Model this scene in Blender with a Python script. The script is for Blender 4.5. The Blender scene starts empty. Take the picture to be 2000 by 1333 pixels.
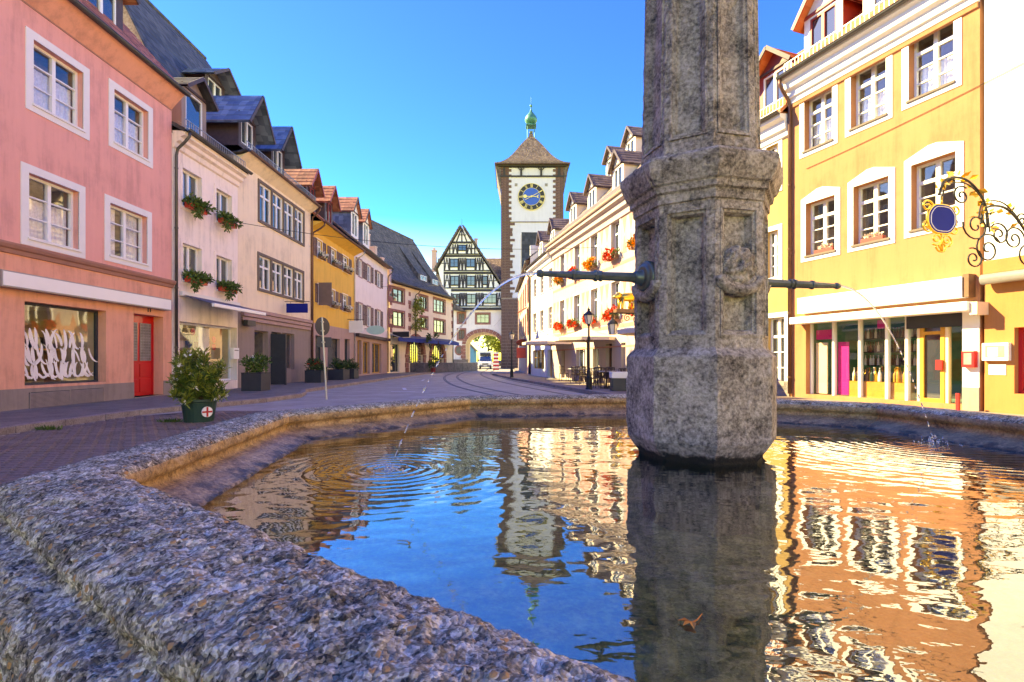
import bpy, math, random
from mathutils import Vector, Matrix, noise
R = math.radians
random.seed(7)
scene = bpy.context.scene
C = scene.collection

# ---------------------------------------------------------------- camera
EYE = 1.30
cam_d = bpy.data.cameras.new('camera')
cam = bpy.data.objects.new('camera', cam_d)
C.objects.link(cam)
cam.location = (0, 0, EYE)
cam.rotation_euler = (R(90), 0, 0)
cam_d.lens = 18.0
cam_d.sensor_width = 36.0
cam_d.shift_y = 0.0193
cam_d.clip_start = 0.05
cam_d.clip_end = 2000
scene.camera = cam

# ---------------------------------------------------------------- world + sun
SUN_EL, SUN_AX, SUN_AY = 35.5, -0.96, 0.27      # direction towards the sun (left, ahead)
sun_az = math.atan2(SUN_AX, SUN_AY)             # clockwise angle from +Y would be atan2(x,y)
world = bpy.data.worlds.new('World')
scene.world = world
world.use_nodes = True
nt = world.node_tree
nt.nodes.clear()
out = nt.nodes.new('ShaderNodeOutputWorld')
bg = nt.nodes.new('ShaderNodeBackground')
sky = nt.nodes.new('ShaderNodeTexSky')
sky.sky_type = 'NISHITA'
sky.sun_disc = False
sky.sun_elevation = R(SUN_EL)
sky.sun_rotation = sun_az
sky.air_density = 1.0
sky.dust_density = 0.1
sky.ozone_density = 0.5
hsv = nt.nodes.new('ShaderNodeHueSaturation')
hsv.inputs['Saturation'].default_value = 1.8
hsv.inputs["Hue"].default_value = 0.5395
nt.links.new(sky.outputs[0], hsv.inputs['Color'])
nt.links.new(hsv.outputs[0], bg.inputs['Color'])
bg.inputs['Strength'].default_value = 0.118
nt.links.new(bg.outputs[0], out.inputs['Surface'])

sun_d = bpy.data.lights.new('sun', 'SUN')
sun_d.energy = 2.4
sun_d.angle = R(0.5)
sun_d.color = (1.0, 0.955, 0.90)
sun = bpy.data.objects.new('sun', sun_d)
C.objects.link(sun)
ce = math.cos(R(SUN_EL))
hl = math.hypot(SUN_AX, SUN_AY)
to_sun = Vector((SUN_AX / hl * ce, SUN_AY / hl * ce, math.sin(R(SUN_EL))))
sun.rotation_euler = to_sun.to_track_quat('Z', 'Y').to_euler()
sun.location = to_sun * 60

vs = scene.view_settings
vs.view_transform = 'Standard'
vs.look = 'None'
vs.gamma = 1.0
vs.use_curve_mapping = False
vs.exposure = 2.98
vs.use_white_balance = True
vs.white_balance_temperature = 24000
vs.white_balance_tint = -7
scene.render.engine = 'CYCLES'
scene.cycles.max_bounces = 8
scene.cycles.diffuse_bounces = 4
scene.cycles.transparent_max_bounces = 12

# ---------------------------------------------------------------- helpers
class MB:
    """collects faces, builds ONE mesh object"""
    def __init__(s): s.v = []; s.f = []
    def quad(s, *p):
        n = len(s.v); s.v += [tuple(q) for q in p]; s.f.append(tuple(range(n, n + len(p)))); return s
    def box(s, x0, x1, y0, y1, z0, z1):
        n = len(s.v)
        s.v += [(x0,y0,z0),(x1,y0,z0),(x1,y1,z0),(x0,y1,z0),(x0,y0,z1),(x1,y0,z1),(x1,y1,z1),(x0,y1,z1)]
        for q in ((0,3,2,1),(4,5,6,7),(0,1,5,4),(1,2,6,5),(2,3,7,6),(3,0,4,7)):
            s.f.append(tuple(n + i for i in q))
        return s
    def bar(s, a, b, w, t, up=(0, 0, 1)):
        """square bar from a to b, width w (across), thickness t (along up-ish)"""
        a, b = Vector(a), Vector(b); d = (b - a).normalized()
        u = Vector(up)
        x = d.cross(u)
        if x.length < 1e-4: x = d.cross(Vector((1, 0, 0)))
        x.normalize(); y = x.cross(d)
        n = len(s.v)
        for p in (a, b):
            for sx, sy in ((-1,-1),(1,-1),(1,1),(-1,1)):
                s.v.append(tuple(p + x * (w / 2 * sx) + y * (t / 2 * sy)))
        for q in ((0,3,2,1),(4,5,6,7),(0,1,5,4),(1,2,6,5),(2,3,7,6),(3,0,4,7)):
            s.f.append(tuple(n + i for i in q))
        return s
    def tube(s, pts, r, n=8, cap=True):
        pts = [Vector(p) for p in pts]; rs = r if isinstance(r, (list, tuple)) else [r] * len(pts)
        b = len(s.v); ref = None
        for i, p in enumerate(pts):
            d = (pts[min(i + 1, len(pts) - 1)] - pts[max(i - 1, 0)]).normalized()
            if ref is None:
                ref = d.cross(Vector((0, 0, 1)))
                if ref.length < 1e-3: ref = d.cross(Vector((0, 1, 0)))
            x = ref - d * ref.dot(d); x.normalize(); ref = x
            y = d.cross(x)
            for k in range(n):
                a = 2 * math.pi * k / n
                s.v.append(tuple(p + x * (rs[i] * math.cos(a)) + y * (rs[i] * math.sin(a))))
        for i in range(len(pts) - 1):
            for k in range(n):
                s.f.append((b+i*n+k, b+i*n+(k+1)%n, b+(i+1)*n+(k+1)%n, b+(i+1)*n+k))
        if cap:
            s.f.append(tuple(b + k for k in range(n))[::-1])
            e = b + (len(pts) - 1) * n
            s.f.append(tuple(e + k for k in range(n)))
        return s
    def lathe(s, prof, n=16, c=(0, 0, 0), a0=0.0, cap=True):
        b = len(s.v)
        for r, z in prof:
            for k in range(n):
                a = a0 + 2 * math.pi * k / n
                s.v.append((c[0] + r * math.cos(a), c[1] + r * math.sin(a), c[2] + z))
        for i in range(len(prof) - 1):
            for k in range(n):
                s.f.append((b+i*n+k, b+i*n+(k+1)%n, b+(i+1)*n+(k+1)%n, b+(i+1)*n+k))
        if cap:
            s.f.append(tuple(b + k for k in range(n))[::-1])
            e = b + (len(prof) - 1) * n
            s.f.append(tuple(e + k for k in range(n)))
        return s
    def prism(s, poly, y0, y1):
        """polygon in (x,z), extruded from y0 to y1"""
        n = len(s.v); m = len(poly)
        s.v += [(p[0], y0, p[1]) for p in poly] + [(p[0], y1, p[1]) for p in poly]
        s.f.append(tuple(range(n, n + m))); s.f.append(tuple(range(n + m, n + 2 * m))[::-1])
        for i in range(m):
            j = (i + 1) % m
            s.f.append((n + i, n + m + i, n + m + j, n + j))
        return s
    def prism_x(s, poly, x0, x1):
        """polygon in (y,z), extruded from x0 to x1"""
        n = len(s.v); m = len(poly)
        s.v += [(x0, p[0], p[1]) for p in poly] + [(x1, p[0], p[1]) for p in poly]
        s.f.append(tuple(range(n, n + m))[::-1]); s.f.append(tuple(range(n + m, n + 2 * m)))
        for i in range(m):
            j = (i + 1) % m
            s.f.append((n + j, n + m + j, n + m + i, n + i))
        return s
    def slab(s, poly, z0, z1):
        """polygon in (x,y), extruded from z0 to z1"""
        n = len(s.v); m = len(poly)
        s.v += [(p[0], p[1], z0) for p in poly] + [(p[0], p[1], z1) for p in poly]
        s.f.append(tuple(range(n, n + m))[::-1]); s.f.append(tuple(range(n + m, n + 2 * m)))
        for i in range(m):
            j = (i + 1) % m
            s.f.append((n + i, n + j, n + m + j, n + m + i))
        return s
    def build(s, name, m, parent=None, smooth=False, bevel=0.0, loc=None, fix=True):
        me = bpy.data.meshes.new(name)
        me.from_pydata(s.v, [], s.f)
        if fix:
            import bmesh
            bm = bmesh.new(); bm.from_mesh(me)
            bmesh.ops.recalc_face_normals(bm, faces=bm.faces); bm.to_mesh(me); bm.free()
        if smooth:
            me.polygons.foreach_set('use_smooth', [True] * len(me.polygons))
            if smooth is not True: me.set_sharp_from_angle(angle=R(smooth))
        me.materials.append(m)
        o = bpy.data.objects.new(name, me); C.objects.link(o)
        if parent: o.parent = parent
        if loc: o.location = loc
        if bevel > 0:
            b = o.modifiers.new('bevel', 'BEVEL'); b.width = bevel; b.segments = 2
            b.limit_method = 'ANGLE'; b.angle_limit = R(40)
        return o

def empty(name, loc=(0, 0, 0), rz=0.0, parent=None):
    o = bpy.data.objects.new(name, None); C.objects.link(o)
    o.location = loc; o.rotation_euler = (0, 0, rz); o.empty_display_size = 0.2
    if parent: o.parent = parent
    return o
def tag(o, label, cat, group=None):
    o['label'] = label; o['category'] = cat
    if group: o['group'] = group
    return o
def struct(o, label=None):
    o['kind'] = 'structure'
    if label: o['label'] = label
    return o
def share(src, name, parent, loc, rot=None, scale=None):
    o = bpy.data.objects.new(name, src.data); C.objects.link(o); o.parent = parent; o.location = loc
    if rot: o.rotation_euler = rot
    if scale: o.scale = scale
    return o
def copy_tree(o, parent=None):
    c = o.copy(); C.objects.link(c)
    if parent: c.parent = parent
    for ch in list(o.children): copy_tree(ch, c)
    return c
def px_ground(px, py, z=0.0):
    """point of the ground at height z that the photograph shows at this pixel"""
    d = (EYE - z) * 1000.0 / (py - 705.0)
    return Vector(((px - 1000) / 1000.0 * d, d, z))

# ---------------------------------------------------------------- materials
def nodes(m):
    m.use_nodes = True
    n = m.node_tree; n.nodes.clear()
    o = n.nodes.new('ShaderNodeOutputMaterial')
    p = n.nodes.new('ShaderNodeBsdfPrincipled')
    n.links.new(p.outputs[0], o.inputs[0])
    return n, p, o
def tex(n, kind, **kw):
    t = n.nodes.new(kind)
    for k, v in kw.items(): t.inputs[k].default_value = v
    return t
def ramp(n, src, stops):
    r = n.nodes.new('ShaderNodeValToRGB'); e = r.color_ramp.elements
    while len(e) < len(stops): e.new(0.5)
    for i, (p, c) in enumerate(stops):
        e[i].position = p; e[i].color = (*c, 1) if len(c) == 3 else c
    n.links.new(src, r.inputs[0]); return r
def mul(c, k): return tuple(min(1, x * k) for x in c)
def plain(name, col, rough=0.6, metal=0.0, var=0.12, vscale=3.0, bump=0.15, bscale=60.0, spec=0.4, coat=0.0):
    m = bpy.data.materials.new(name); n, p, o = nodes(m)
    co = n.nodes.new('ShaderNodeTexCoord')
    a = tex(n, 'ShaderNodeTexNoise', Scale=vscale, Detail=6.0, Roughness=0.65)
    n.links.new(co.outputs['Object'], a.inputs['Vector'])
    r = ramp(n, a.outputs[0], [(0.25, mul(col, 1 - var)), (0.5, col), (0.75, mul(col, 1 + var))])
    n.links.new(r.outputs[0], p.inputs['Base Color'])
    p.inputs['Roughness'].default_value = rough; p.inputs['Metallic'].default_value = metal
    p.inputs['Specular IOR Level'].default_value = spec
    if coat: p.inputs['Coat Weight'].default_value = coat
    if bump:
        b = tex(n, 'ShaderNodeTexNoise', Scale=bscale, Detail=4.0)
        n.links.new(co.outputs['Object'], b.inputs['Vector'])
        bn = tex(n, 'ShaderNodeBump', Strength=bump, Distance=0.01)
        n.links.new(b.outputs[0], bn.inputs['Height']); n.links.new(bn.outputs[0], p.inputs['Normal'])
    return m
def plaster(name, col, stain=0.1):
    """rendered wall: fine grain, blotches and vertical rain streaks"""
    m = bpy.data.materials.new(name); n, p, o = nodes(m)
    co = n.nodes.new('ShaderNodeTexCoord')
    a = tex(n, 'ShaderNodeTexNoise', Scale=0.7, Detail=8.0, Roughness=0.7)
    mp = n.nodes.new('ShaderNodeMapping'); mp.inputs['Scale'].default_value = (2.2, 2.2, 0.22)
    n.links.new(co.outputs['Object'], mp.inputs['Vector'])
    st = tex(n, 'ShaderNodeTexNoise', Scale=1.6, Detail=6.0, Roughness=0.7)
    n.links.new(co.outputs['Object'], a.inputs['Vector']); n.links.new(mp.outputs[0], st.inputs['Vector'])
    mx = n.nodes.new('ShaderNodeMath'); mx.operation = 'ADD'
    n.links.new(a.outputs[0], mx.inputs[0]); n.links.new(st.outputs[0], mx.inputs[1])
    r = ramp(n, mx.outputs[0], [(0.40, mul(col, 1 - stain * 1.8)), (0.5, col), (0.60, mul(col, 1 + stain * 0.5))])
    # ramp input is 0..2, squeeze it
    mx2 = n.nodes.new('ShaderNodeMath'); mx2.operation = 'MULTIPLY'; mx2.inputs[1].default_value = 0.5
    n.links.new(mx.outputs[0], mx2.inputs[0]); n.links.new(mx2.outputs[0], r.inputs[0])
    n.links.new(r.outputs[0], p.inputs['Base Color'])
    p.inputs['Roughness'].default_value = 0.9; p.inputs['Specular IOR Level'].default_value = 0.2
    b = tex(n, 'ShaderNodeTexNoise', Scale=22.0, Detail=8.0, Roughness=0.75)
    n.links.new(co.outputs['Object'], b.inputs['Vector'])
    bn = tex(n, 'ShaderNodeBump', Strength=0.35, Distance=0.012)
    n.links.new(b.outputs[0], bn.inputs['Height']); n.links.new(bn.outputs[0], p.inputs['Normal'])
    return m
def tiles(name, col, col2, sx=5.5, rough=0.75):
    """roof tile colour: tile-to-tile variation along the courses (courses themselves are geometry)"""
    m = bpy.data.materials.new(name); n, p, o = nodes(m)
    co = n.nodes.new('ShaderNodeTexCoord')
    mp = n.nodes.new('ShaderNodeMapping'); mp.inputs['Scale'].default_value = (sx, 3.2, 3.2)
    n.links.new(co.outputs['Object'], mp.inputs['Vector'])
    v = n.nodes.new('ShaderNodeTexVoronoi'); v.inputs['Scale'].default_value = 1.0; v.inputs['Randomness'].default_value = 0.25
    n.links.new(mp.outputs[0], v.inputs['Vector'])
    s = n.nodes.new('ShaderNodeSeparateColor'); n.links.new(v.outputs['Color'], s.inputs[0])
    big = tex(n, 'ShaderNodeTexNoise', Scale=0.8, Detail=6.0); n.links.new(co.outputs['Object'], big.inputs['Vector'])
    ad = n.nodes.new('ShaderNodeMath'); ad.operation = 'ADD'; n.links.new(s.outputs[0], ad.inputs[0]); n.links.new(big.outputs[0], ad.inputs[1])
    hf = n.nodes.new('ShaderNodeMath'); hf.operation = 'MULTIPLY'; hf.inputs[1].default_value = 0.5; n.links.new(ad.outputs[0], hf.inputs[0])
    r = ramp(n, hf.outputs[0], [(0.2, mul(col, 0.6)), (0.5, col), (0.8, col2)])
    n.links.new(r.outputs[0], p.inputs['Base Color']); p.inputs['Roughness'].default_value = rough
    bn = tex(n, 'ShaderNodeBump', Strength=0.6, Distance=0.02)
    n.links.new(v.outputs['Distance'], bn.inputs['Height']); n.links.new(bn.outputs[0], p.inputs['Normal'])
    return m
def stone(name, cols, scale=9.0, bump=0.9, rough=0.85, fine=70.0, dist=0.012, spots=None):
    m = bpy.data.materials.new(name); n, p, o = nodes(m)
    co = n.nodes.new('ShaderNodeTexCoord')
    a = tex(n, 'ShaderNodeTexNoise', Scale=scale, Detail=10.0, Roughness=0.72)
    f = tex(n, 'ShaderNodeTexNoise', Scale=fine, Detail=6.0, Roughness=0.7)
    for t in (a, f): n.links.new(co.outputs['Object'], t.inputs['Vector'])
    ad = n.nodes.new('ShaderNodeMix'); ad.data_type = 'FLOAT'; ad.inputs['Factor'].default_value = 0.5
    n.links.new(a.outputs[0], ad.inputs['A']); n.links.new(f.outputs[0], ad.inputs['B'])
    r = ramp(n, ad.outputs['Result'], [(0.38, cols[0]), (0.47, cols[1]), (0.54, cols[2]), (0.63, cols[3])])
    last = r.outputs[0]
    if spots:
        v = n.nodes.new('ShaderNodeTexVoronoi'); v.inputs['Scale'].default_value = spots[0]
        n.links.new(co.outputs['Object'], v.inputs['Vector'])
        rr = ramp(n, v.outputs['Distance'], [(0.10, (1, 1, 1)), (0.22, (0, 0, 0))])
        s2 = tex(n, 'ShaderNodeTexNoise', Scale=spots[0] * 0.45, Detail=2.0); n.links.new(co.outputs['Object'], s2.inputs['Vector'])
        r3 = ramp(n, s2.outputs[0], [(0.54, (0, 0, 0)), (0.62, (1, 1, 1))])
        mm = n.nodes.new('ShaderNodeMath'); mm.operation = 'MULTIPLY'
        n.links.new(rr.outputs[0], mm.inputs[0]); n.links.new(r3.outputs[0], mm.inputs[1])
        mx = n.nodes.new('ShaderNodeMix'); mx.data_type = 'RGBA'
        n.links.new(mm.outputs[0], mx.inputs['Factor']); n.links.new(last, mx.inputs['A'])
        mx.inputs['B'].default_value = (*spots[1], 1); last = mx.outputs['Result']
    n.links.new(last, p.inputs['Base Color'])
    p.inputs['Roughness'].default_value = rough; p.inputs['Specular IOR Level'].default_value = 0.5
    bn = tex(n, 'ShaderNodeBump', Strength=bump, Distance=dist)
    n.links.new(ad.outputs['Result'], bn.inputs['Height']); n.links.new(bn.outputs[0], p.inputs['Normal'])
    return m
def granite(name):
    """coarse weathered conglomerate: dark matrix, pale worn lumps, a few ochre pebbles"""
    m = bpy.data.materials.new(name); n, p, o = nodes(m)
    co = n.nodes.new('ShaderNodeTexCoord')
    warp = tex(n, 'ShaderNodeTexNoise', Scale=14.0, Detail=4.0); n.links.new(co.outputs['Object'], warp.inputs['Vector'])
    mixv = n.nodes.new('ShaderNodeMix'); mixv.data_type = 'RGBA'; mixv.blend_type = 'LINEAR_LIGHT'; mixv.inputs['Factor'].default_value = 0.012
    n.links.new(co.outputs['Object'], mixv.inputs['A']); n.links.new(warp.outputs['Color'], mixv.inputs['B'])
    def vor(sc, feat='F1'):
        v = n.nodes.new('ShaderNodeTexVoronoi'); v.feature = feat; v.inputs['Scale'].default_value = sc; n.links.new(mixv.outputs['Result'], v.inputs['Vector']); return v
    v1, v2 = vor(80.0), vor(210.0)
    big = tex(n, 'ShaderNodeTexNoise', Scale=9.0, Detail=7.0, Roughness=0.7); n.links.new(co.outputs['Object'], big.inputs['Vector'])
    fine = tex(n, 'ShaderNodeTexNoise', Scale=150.0, Detail=4.0, Roughness=0.7); n.links.new(co.outputs['Object'], fine.inputs['Vector'])
    def mth(op, a, b):
        q = n.nodes.new('ShaderNodeMath'); q.operation = op
        for i_, v in enumerate((a, b)):
            if isinstance(v, (int, float)): q.inputs[i_].default_value = v
            else: n.links.new(v, q.inputs[i_])
        return q.outputs[0]
    s1 = n.nodes.new('ShaderNodeSeparateColor'); n.links.new(v1.outputs['Color'], s1.inputs[0])
    s2 = n.nodes.new('ShaderNodeSeparateColor'); n.links.new(v2.outputs['Color'], s2.inputs[0])
    # tone: lump by lump, grain by grain, darker where big noise says the surface is pitted
    t = mth('ADD', mth('MULTIPLY', s1.outputs[0], 0.32), mth('ADD', mth('MULTIPLY', s2.outputs[1], 0.30), mth('ADD', mth('MULTIPLY', big.outputs[0], 0.75), mth('MULTIPLY', fine.outputs[0], 0.35))))
    t = mth('MULTIPLY', t, 0.62)
    r = ramp(n, t, [(0.36, (0.038, 0.029, 0.018)), (0.48, (0.20, 0.160, 0.100)), (0.58, (0.43, 0.355, 0.235)), (0.72, (0.88, 0.77, 0.56))])
    peb = ramp(n, s1.outputs[2], [(0.90, (0, 0, 0)), (0.93, (1, 1, 1))])
    core = ramp(n, v1.outputs['Distance'], [(0.42, (1, 1, 1)), (0.52, (0, 0, 0))])
    mk = mth('MULTIPLY', peb.outputs[0], core.outputs[0])
    mx = n.nodes.new('ShaderNodeMix'); mx.data_type = 'RGBA'; n.links.new(mk, mx.inputs['Factor']); n.links.new(r.outputs[0], mx.inputs['A']); mx.inputs['B'].default_value = (0.52, 0.27, 0.10, 1)
    n.links.new(mx.outputs['Result'], p.inputs['Base Color']); p.inputs['Roughness'].default_value = 0.82; p.inputs['Specular IOR Level'].default_value = 0.22
    h = mth('ADD', mth('MULTIPLY', v1.outputs['Distance'], -0.5), mth('ADD', mth('MULTIPLY', v2.outputs['Distance'], -0.22), mth('ADD', mth('MULTIPLY', big.outputs[0], 1.1), mth('MULTIPLY', fine.outputs[0], 0.12))))
    bn = tex(n, 'ShaderNodeBump', Strength=1.0, Distance=0.008); n.links.new(h, bn.inputs['Height']); n.links.new(bn.outputs[0], p.inputs['Normal'])
    return m
def wet_foot(m, zline, col):
    n = m.node_tree; p = [q for q in n.nodes if q.type == 'BSDF_PRINCIPLED'][0]
    src = p.inputs['Base Color'].links[0].from_socket
    g = n.nodes.new('ShaderNodeNewGeometry'); sp = n.nodes.new('ShaderNodeSeparateXYZ'); n.links.new(g.outputs['Position'], sp.inputs[0])
    no = tex(n, 'ShaderNodeTexNoise', Scale=9.0, Detail=6.0, Roughness=0.7); n.links.new(g.outputs['Position'], no.inputs['Vector'])
    ad = n.nodes.new('ShaderNodeMath'); ad.operation = 'MULTIPLY_ADD'; ad.inputs[1].default_value = 0.16; n.links.new(no.outputs[0], ad.inputs[0]); n.links.new(sp.outputs['Z'], ad.inputs[2])
    r = ramp(n, ad.outputs[0], [(zline + 0.075, (1, 1, 1)), (zline + 0.10, (0, 0, 0))])
    mx = n.nodes.new('ShaderNodeMix'); mx.data_type = 'RGBA'; n.links.new(r.outputs[0], mx.inputs['Factor']); n.links.new(src, mx.inputs['A']); mx.inputs['B'].default_value = (*col, 1)
    n.links.new(mx.outputs['Result'], p.inputs['Base Color'])
def schlick(n, f0, normal=None):
    """reflectance that is the same from both sides of a thin sheet"""
    lw = n.nodes.new('ShaderNodeLayerWeight'); lw.inputs['Blend'].default_value = 0.5
    if normal is not None: n.links.new(normal, lw.inputs['Normal'])
    pw = n.nodes.new('ShaderNodeMath'); pw.operation = 'POWER'; pw.inputs[1].default_value = 5.0; n.links.new(lw.outputs['Facing'], pw.inputs[0])
    ma = n.nodes.new('ShaderNodeMath'); ma.operation = 'MULTIPLY_ADD'; ma.inputs[1].default_value = 1 - f0; ma.inputs[2].default_value = f0; n.links.new(pw.outputs[0], ma.inputs[0])
    return ma.outputs[0]
def glass(name, tint=(0.03, 0.04, 0.05), clear=0.0):
    """window pane: mirror-like front over a dark room; clear > 0 lets you see in"""
    m = bpy.data.materials.new(name); n, p, o = nodes(m)
    p.inputs['Base Color'].default_value = (*tint, 1); p.inputs['Roughness'].default_value = 0.03
    p.inputs['IOR'].default_value = 2.3; p.inputs['Specular IOR Level'].default_value = 0.5
    co = n.nodes.new('ShaderNodeTexCoord')
    w = tex(n, 'ShaderNodeTexNoise', Scale=1.3, Detail=1.0); n.links.new(co.outputs['Object'], w.inputs['Vector'])
    bn = tex(n, 'ShaderNodeBump', Strength=0.06, Distance=0.05)
    n.links.new(w.outputs[0], bn.inputs['Height']); n.links.new(bn.outputs[0], p.inputs['Normal'])
    if clear:
        g = n.nodes.new('ShaderNodeBsdfGlossy'); g.inputs['Roughness'].default_value = 0.02
        n.links.new(bn.outputs[0], g.inputs['Normal'])
        t = n.nodes.new('ShaderNodeBsdfTransparent'); t.inputs[0].default_value = (clear, clear, clear, 1)
        fr = schlick(n, 0.16)
        mx = n.nodes.new('ShaderNodeMixShader')
        n.links.new(fr, mx.inputs[0]); n.links.new(t.outputs[0], mx.inputs[1]); n.links.new(g.outputs[0], mx.inputs[2])
        n.links.new(mx.outputs[0], o.inputs[0])
    return m

M = {}
M['pink'] = plaster('pink_render', (0.80, 0.37, 0.32), 0.10)
M['pink_base'] = plaster('terracotta_render', (0.80, 0.37, 0.26), 0.12)
M['plinth'] = plaster('grey_brown_plinth', (0.30, 0.235, 0.21), 0.1)
M['cornice_brown'] = plain('brown_cornice_paint', (0.36, 0.17, 0.13), 0.7)
M['white_trim'] = plain('white_trim_paint', (0.76, 0.74, 0.72), 0.6, var=0.04, bump=0.05)
M['white_frame'] = plain('white_window_paint', (0.80, 0.80, 0.78), 0.4, var=0.03, bump=0.0)
M['blush'] = plaster('blush_white_render', (0.88, 0.75, 0.66), 0.13)
M['cream'] = plaster('cream_render', (0.88, 0.71, 0.50), 0.10)
M['yellow_l'] = plaster('golden_yellow_render', (0.80, 0.47, 0.11), 0.07)
M['mauve_base'] = plaster('mauve_render', (0.44, 0.29, 0.26), 0.06)
M['white_l'] = plaster('warm_white_render', (0.84, 0.74, 0.68), 0.05)
M['cream2'] = plaster('pale_cream_render', (0.85, 0.70, 0.54), 0.06)
M['yellow_r'] = plaster('apricot_yellow_render', (0.43, 0.192, 0.102), 0.12)
M['yellow_r2'] = plaster('pale_yellow_render', (0.50, 0.32, 0.13), 0.05)
M['white_r'] = plaster('white_render', (0.68, 0.67, 0.66), 0.04)
M['ochre'] = plaster('ochre_render', (0.42, 0.185, 0.08), 0.07)
M['hotel'] = plaster('rose_white_render', (0.47, 0.385, 0.36), 0.06)
M['hotel_paint'] = plain('rose_painted_band', (0.50, 0.24, 0.19), 0.85, var=0.15)
M['greywhite'] = plaster('grey_white_render', (0.70, 0.70, 0.70), 0.05)
M['rose_far'] = plaster('rose_far_render', (0.62, 0.42, 0.36), 0.06)
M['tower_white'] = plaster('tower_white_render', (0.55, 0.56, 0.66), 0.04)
M['gate_white'] = plaster('gate_white_render', (0.76, 0.70, 0.67), 0.06)
M['firewall'] = stone('rough_brown_render', [(0.20,0.13,0.10),(0.34,0.24,0.18),(0.42,0.31,0.24),(0.5,0.39,0.31)], 2.0, 0.8, 0.95, 14.0, 0.03)
M['slate'] = tiles('dark_slate', (0.04, 0.038, 0.045), (0.075, 0.072, 0.085), 4.0, 0.65)
M['slate_blue'] = tiles('blue_grey_slate', (0.10, 0.13, 0.19), (0.20, 0.24, 0.31), 4.0, 0.4)
M['tile_red'] = tiles('red_clay_tile', (0.33, 0.10, 0.06), (0.46, 0.17, 0.10), 5.0)
M['tile_orange'] = tiles('orange_clay_tile', (0.52, 0.15, 0.06), (0.60, 0.22, 0.10), 5.0)
M['tile_brown'] = tiles('brown_clay_tile', (0.16, 0.105, 0.085), (0.27, 0.19, 0.15), 5.0)
M['tile_dark'] = tiles('dark_weathered_tile', (0.085, 0.07, 0.062), (0.16, 0.125, 0.11), 5.0)
M['dark_wood'] = plain('dark_stained_wood', (0.07, 0.045, 0.05), 0.6, var=0.25, vscale=8)
M['timber'] = plain('black_brown_timber', (0.032, 0.03, 0.034), 0.7, var=0.3, vscale=6)
M['window_grey'] = plain('grey_brown_stone_trim', (0.16, 0.125, 0.10), 0.8, var=0.15)
M['gutter'] = plain('weathered_zinc', (0.09, 0.085, 0.08), 0.45, 0.6, var=0.25)
M['gutter_brown'] = plain('brown_copper_pipe', (0.15, 0.075, 0.055), 0.45, 0.5, var=0.25)
M['rail_grey'] = plain('galvanised_steel', (0.35, 0.34, 0.33), 0.45, 0.6)
M['shutter'] = plain('mauve_brown_shutter', (0.20, 0.13, 0.115), 0.65, var=0.12)
M['sandstone'] = stone('red_sandstone', [(0.16,0.06,0.05),(0.27,0.11,0.09),(0.33,0.15,0.12),(0.40,0.20,0.16)], 3.0, 0.5, 0.9, 20.0, 0.02)
M['tower_stone'] = stone('dark_red_tower_stone', [(0.06,0.03,0.03),(0.11,0.06,0.055),(0.15,0.085,0.075),(0.22,0.13,0.115)], 1.2, 0.6, 0.9, 9.0, 0.04)
M['mortar'] = plain('lime_mortar', (0.27, 0.21, 0.19), 0.95, var=0.2)
M['dark_stone'] = stone('dark_stair_stone', [(0.06,0.05,0.06),(0.11,0.095,0.10),(0.15,0.13,0.135),(0.2,0.18,0.18)], 2.0, 0.5, 0.9, 12.0, 0.02)
M['pane'] = glass('window_glass')
M['pane_clear'] = glass('clear_shop_glass', clear=0.92)
M['room'] = plain('dim_room', (0.24, 0.22, 0.20), 0.9, var=0.4)
M['room_light'] = plain('pale_shop_interior', (0.80, 0.66, 0.40), 0.9, var=0.15)
M['room_green'] = plain('green_shop_wall', (0.10, 0.34, 0.21), 0.7, var=0.25)
M['curtain'] = plain('lace_curtain', (0.82, 0.83, 0.82), 0.9, var=0.25, vscale=14)
M['red_door'] = plain('red_door_paint', (0.62, 0.012, 0.02), 0.35, var=0.1, bump=0.03, coat=0.3)
M['white_sign'] = plain('white_sign_panel', (0.83, 0.81, 0.79), 0.35, var=0.03, bump=0)
M['grey_metal'] = plain('grey_painted_metal', (0.30, 0.29, 0.30), 0.45, 0.3)
M['charcoal'] = plain('charcoal_paint', (0.035, 0.04, 0.05), 0.45, var=0.2)
M['navy'] = plain('navy_blue_sign', (0.004, 0.016, 0.20), 0.7, var=0.1, bump=0, spec=0.1)
M['blue_awning'] = plain('blue_awning_cloth', (0.012, 0.035, 0.22), 0.8, var=0.1)
M['grey_awning'] = plain('grey_awning_cloth', (0.13, 0.13, 0.17), 0.8, var=0.1)
M['red_plastic'] = plain('red_plastic', (0.55, 0.05, 0.025), 0.4, var=0.08, bump=0)
M['red_paint'] = plain('red_enamel', (0.5, 0.02, 0.03), 0.4, var=0.08, bump=0)
M['oxblood'] = plain('oxblood_sign', (0.28, 0.04, 0.035), 0.5, var=0.1)
M['magenta'] = plain('magenta_panel', (0.75, 0.01, 0.25), 0.5, var=0.05, bump=0)
M['wood'] = plain('honey_wood', (0.58, 0.29, 0.06), 0.5, var=0.2, vscale=5)
M['brown_wood'] = plain('brown_wood', (0.16, 0.08, 0.045), 0.55, var=0.25, vscale=8)
M['iron'] = plain('wrought_iron', (0.03, 0.03, 0.03), 0.5, 0.5, var=0.3)
M['gold'] = plain('gilded_metal', (0.72, 0.45, 0.10), 0.3, 0.85, var=0.2)
M['gold_flat'] = plain('gold_paint', (0.75, 0.62, 0.25), 0.5, 0.0, var=0.08, bump=0)
M['verdigris'] = plain('verdigris_copper', (0.04, 0.19, 0.155), 0.5, 0.3, var=0.35, vscale=2)
M['bronze'] = plain('dark_green_bronze', (0.13, 0.155, 0.12), 0.4, 0.55, var=0.4, vscale=8)
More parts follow.
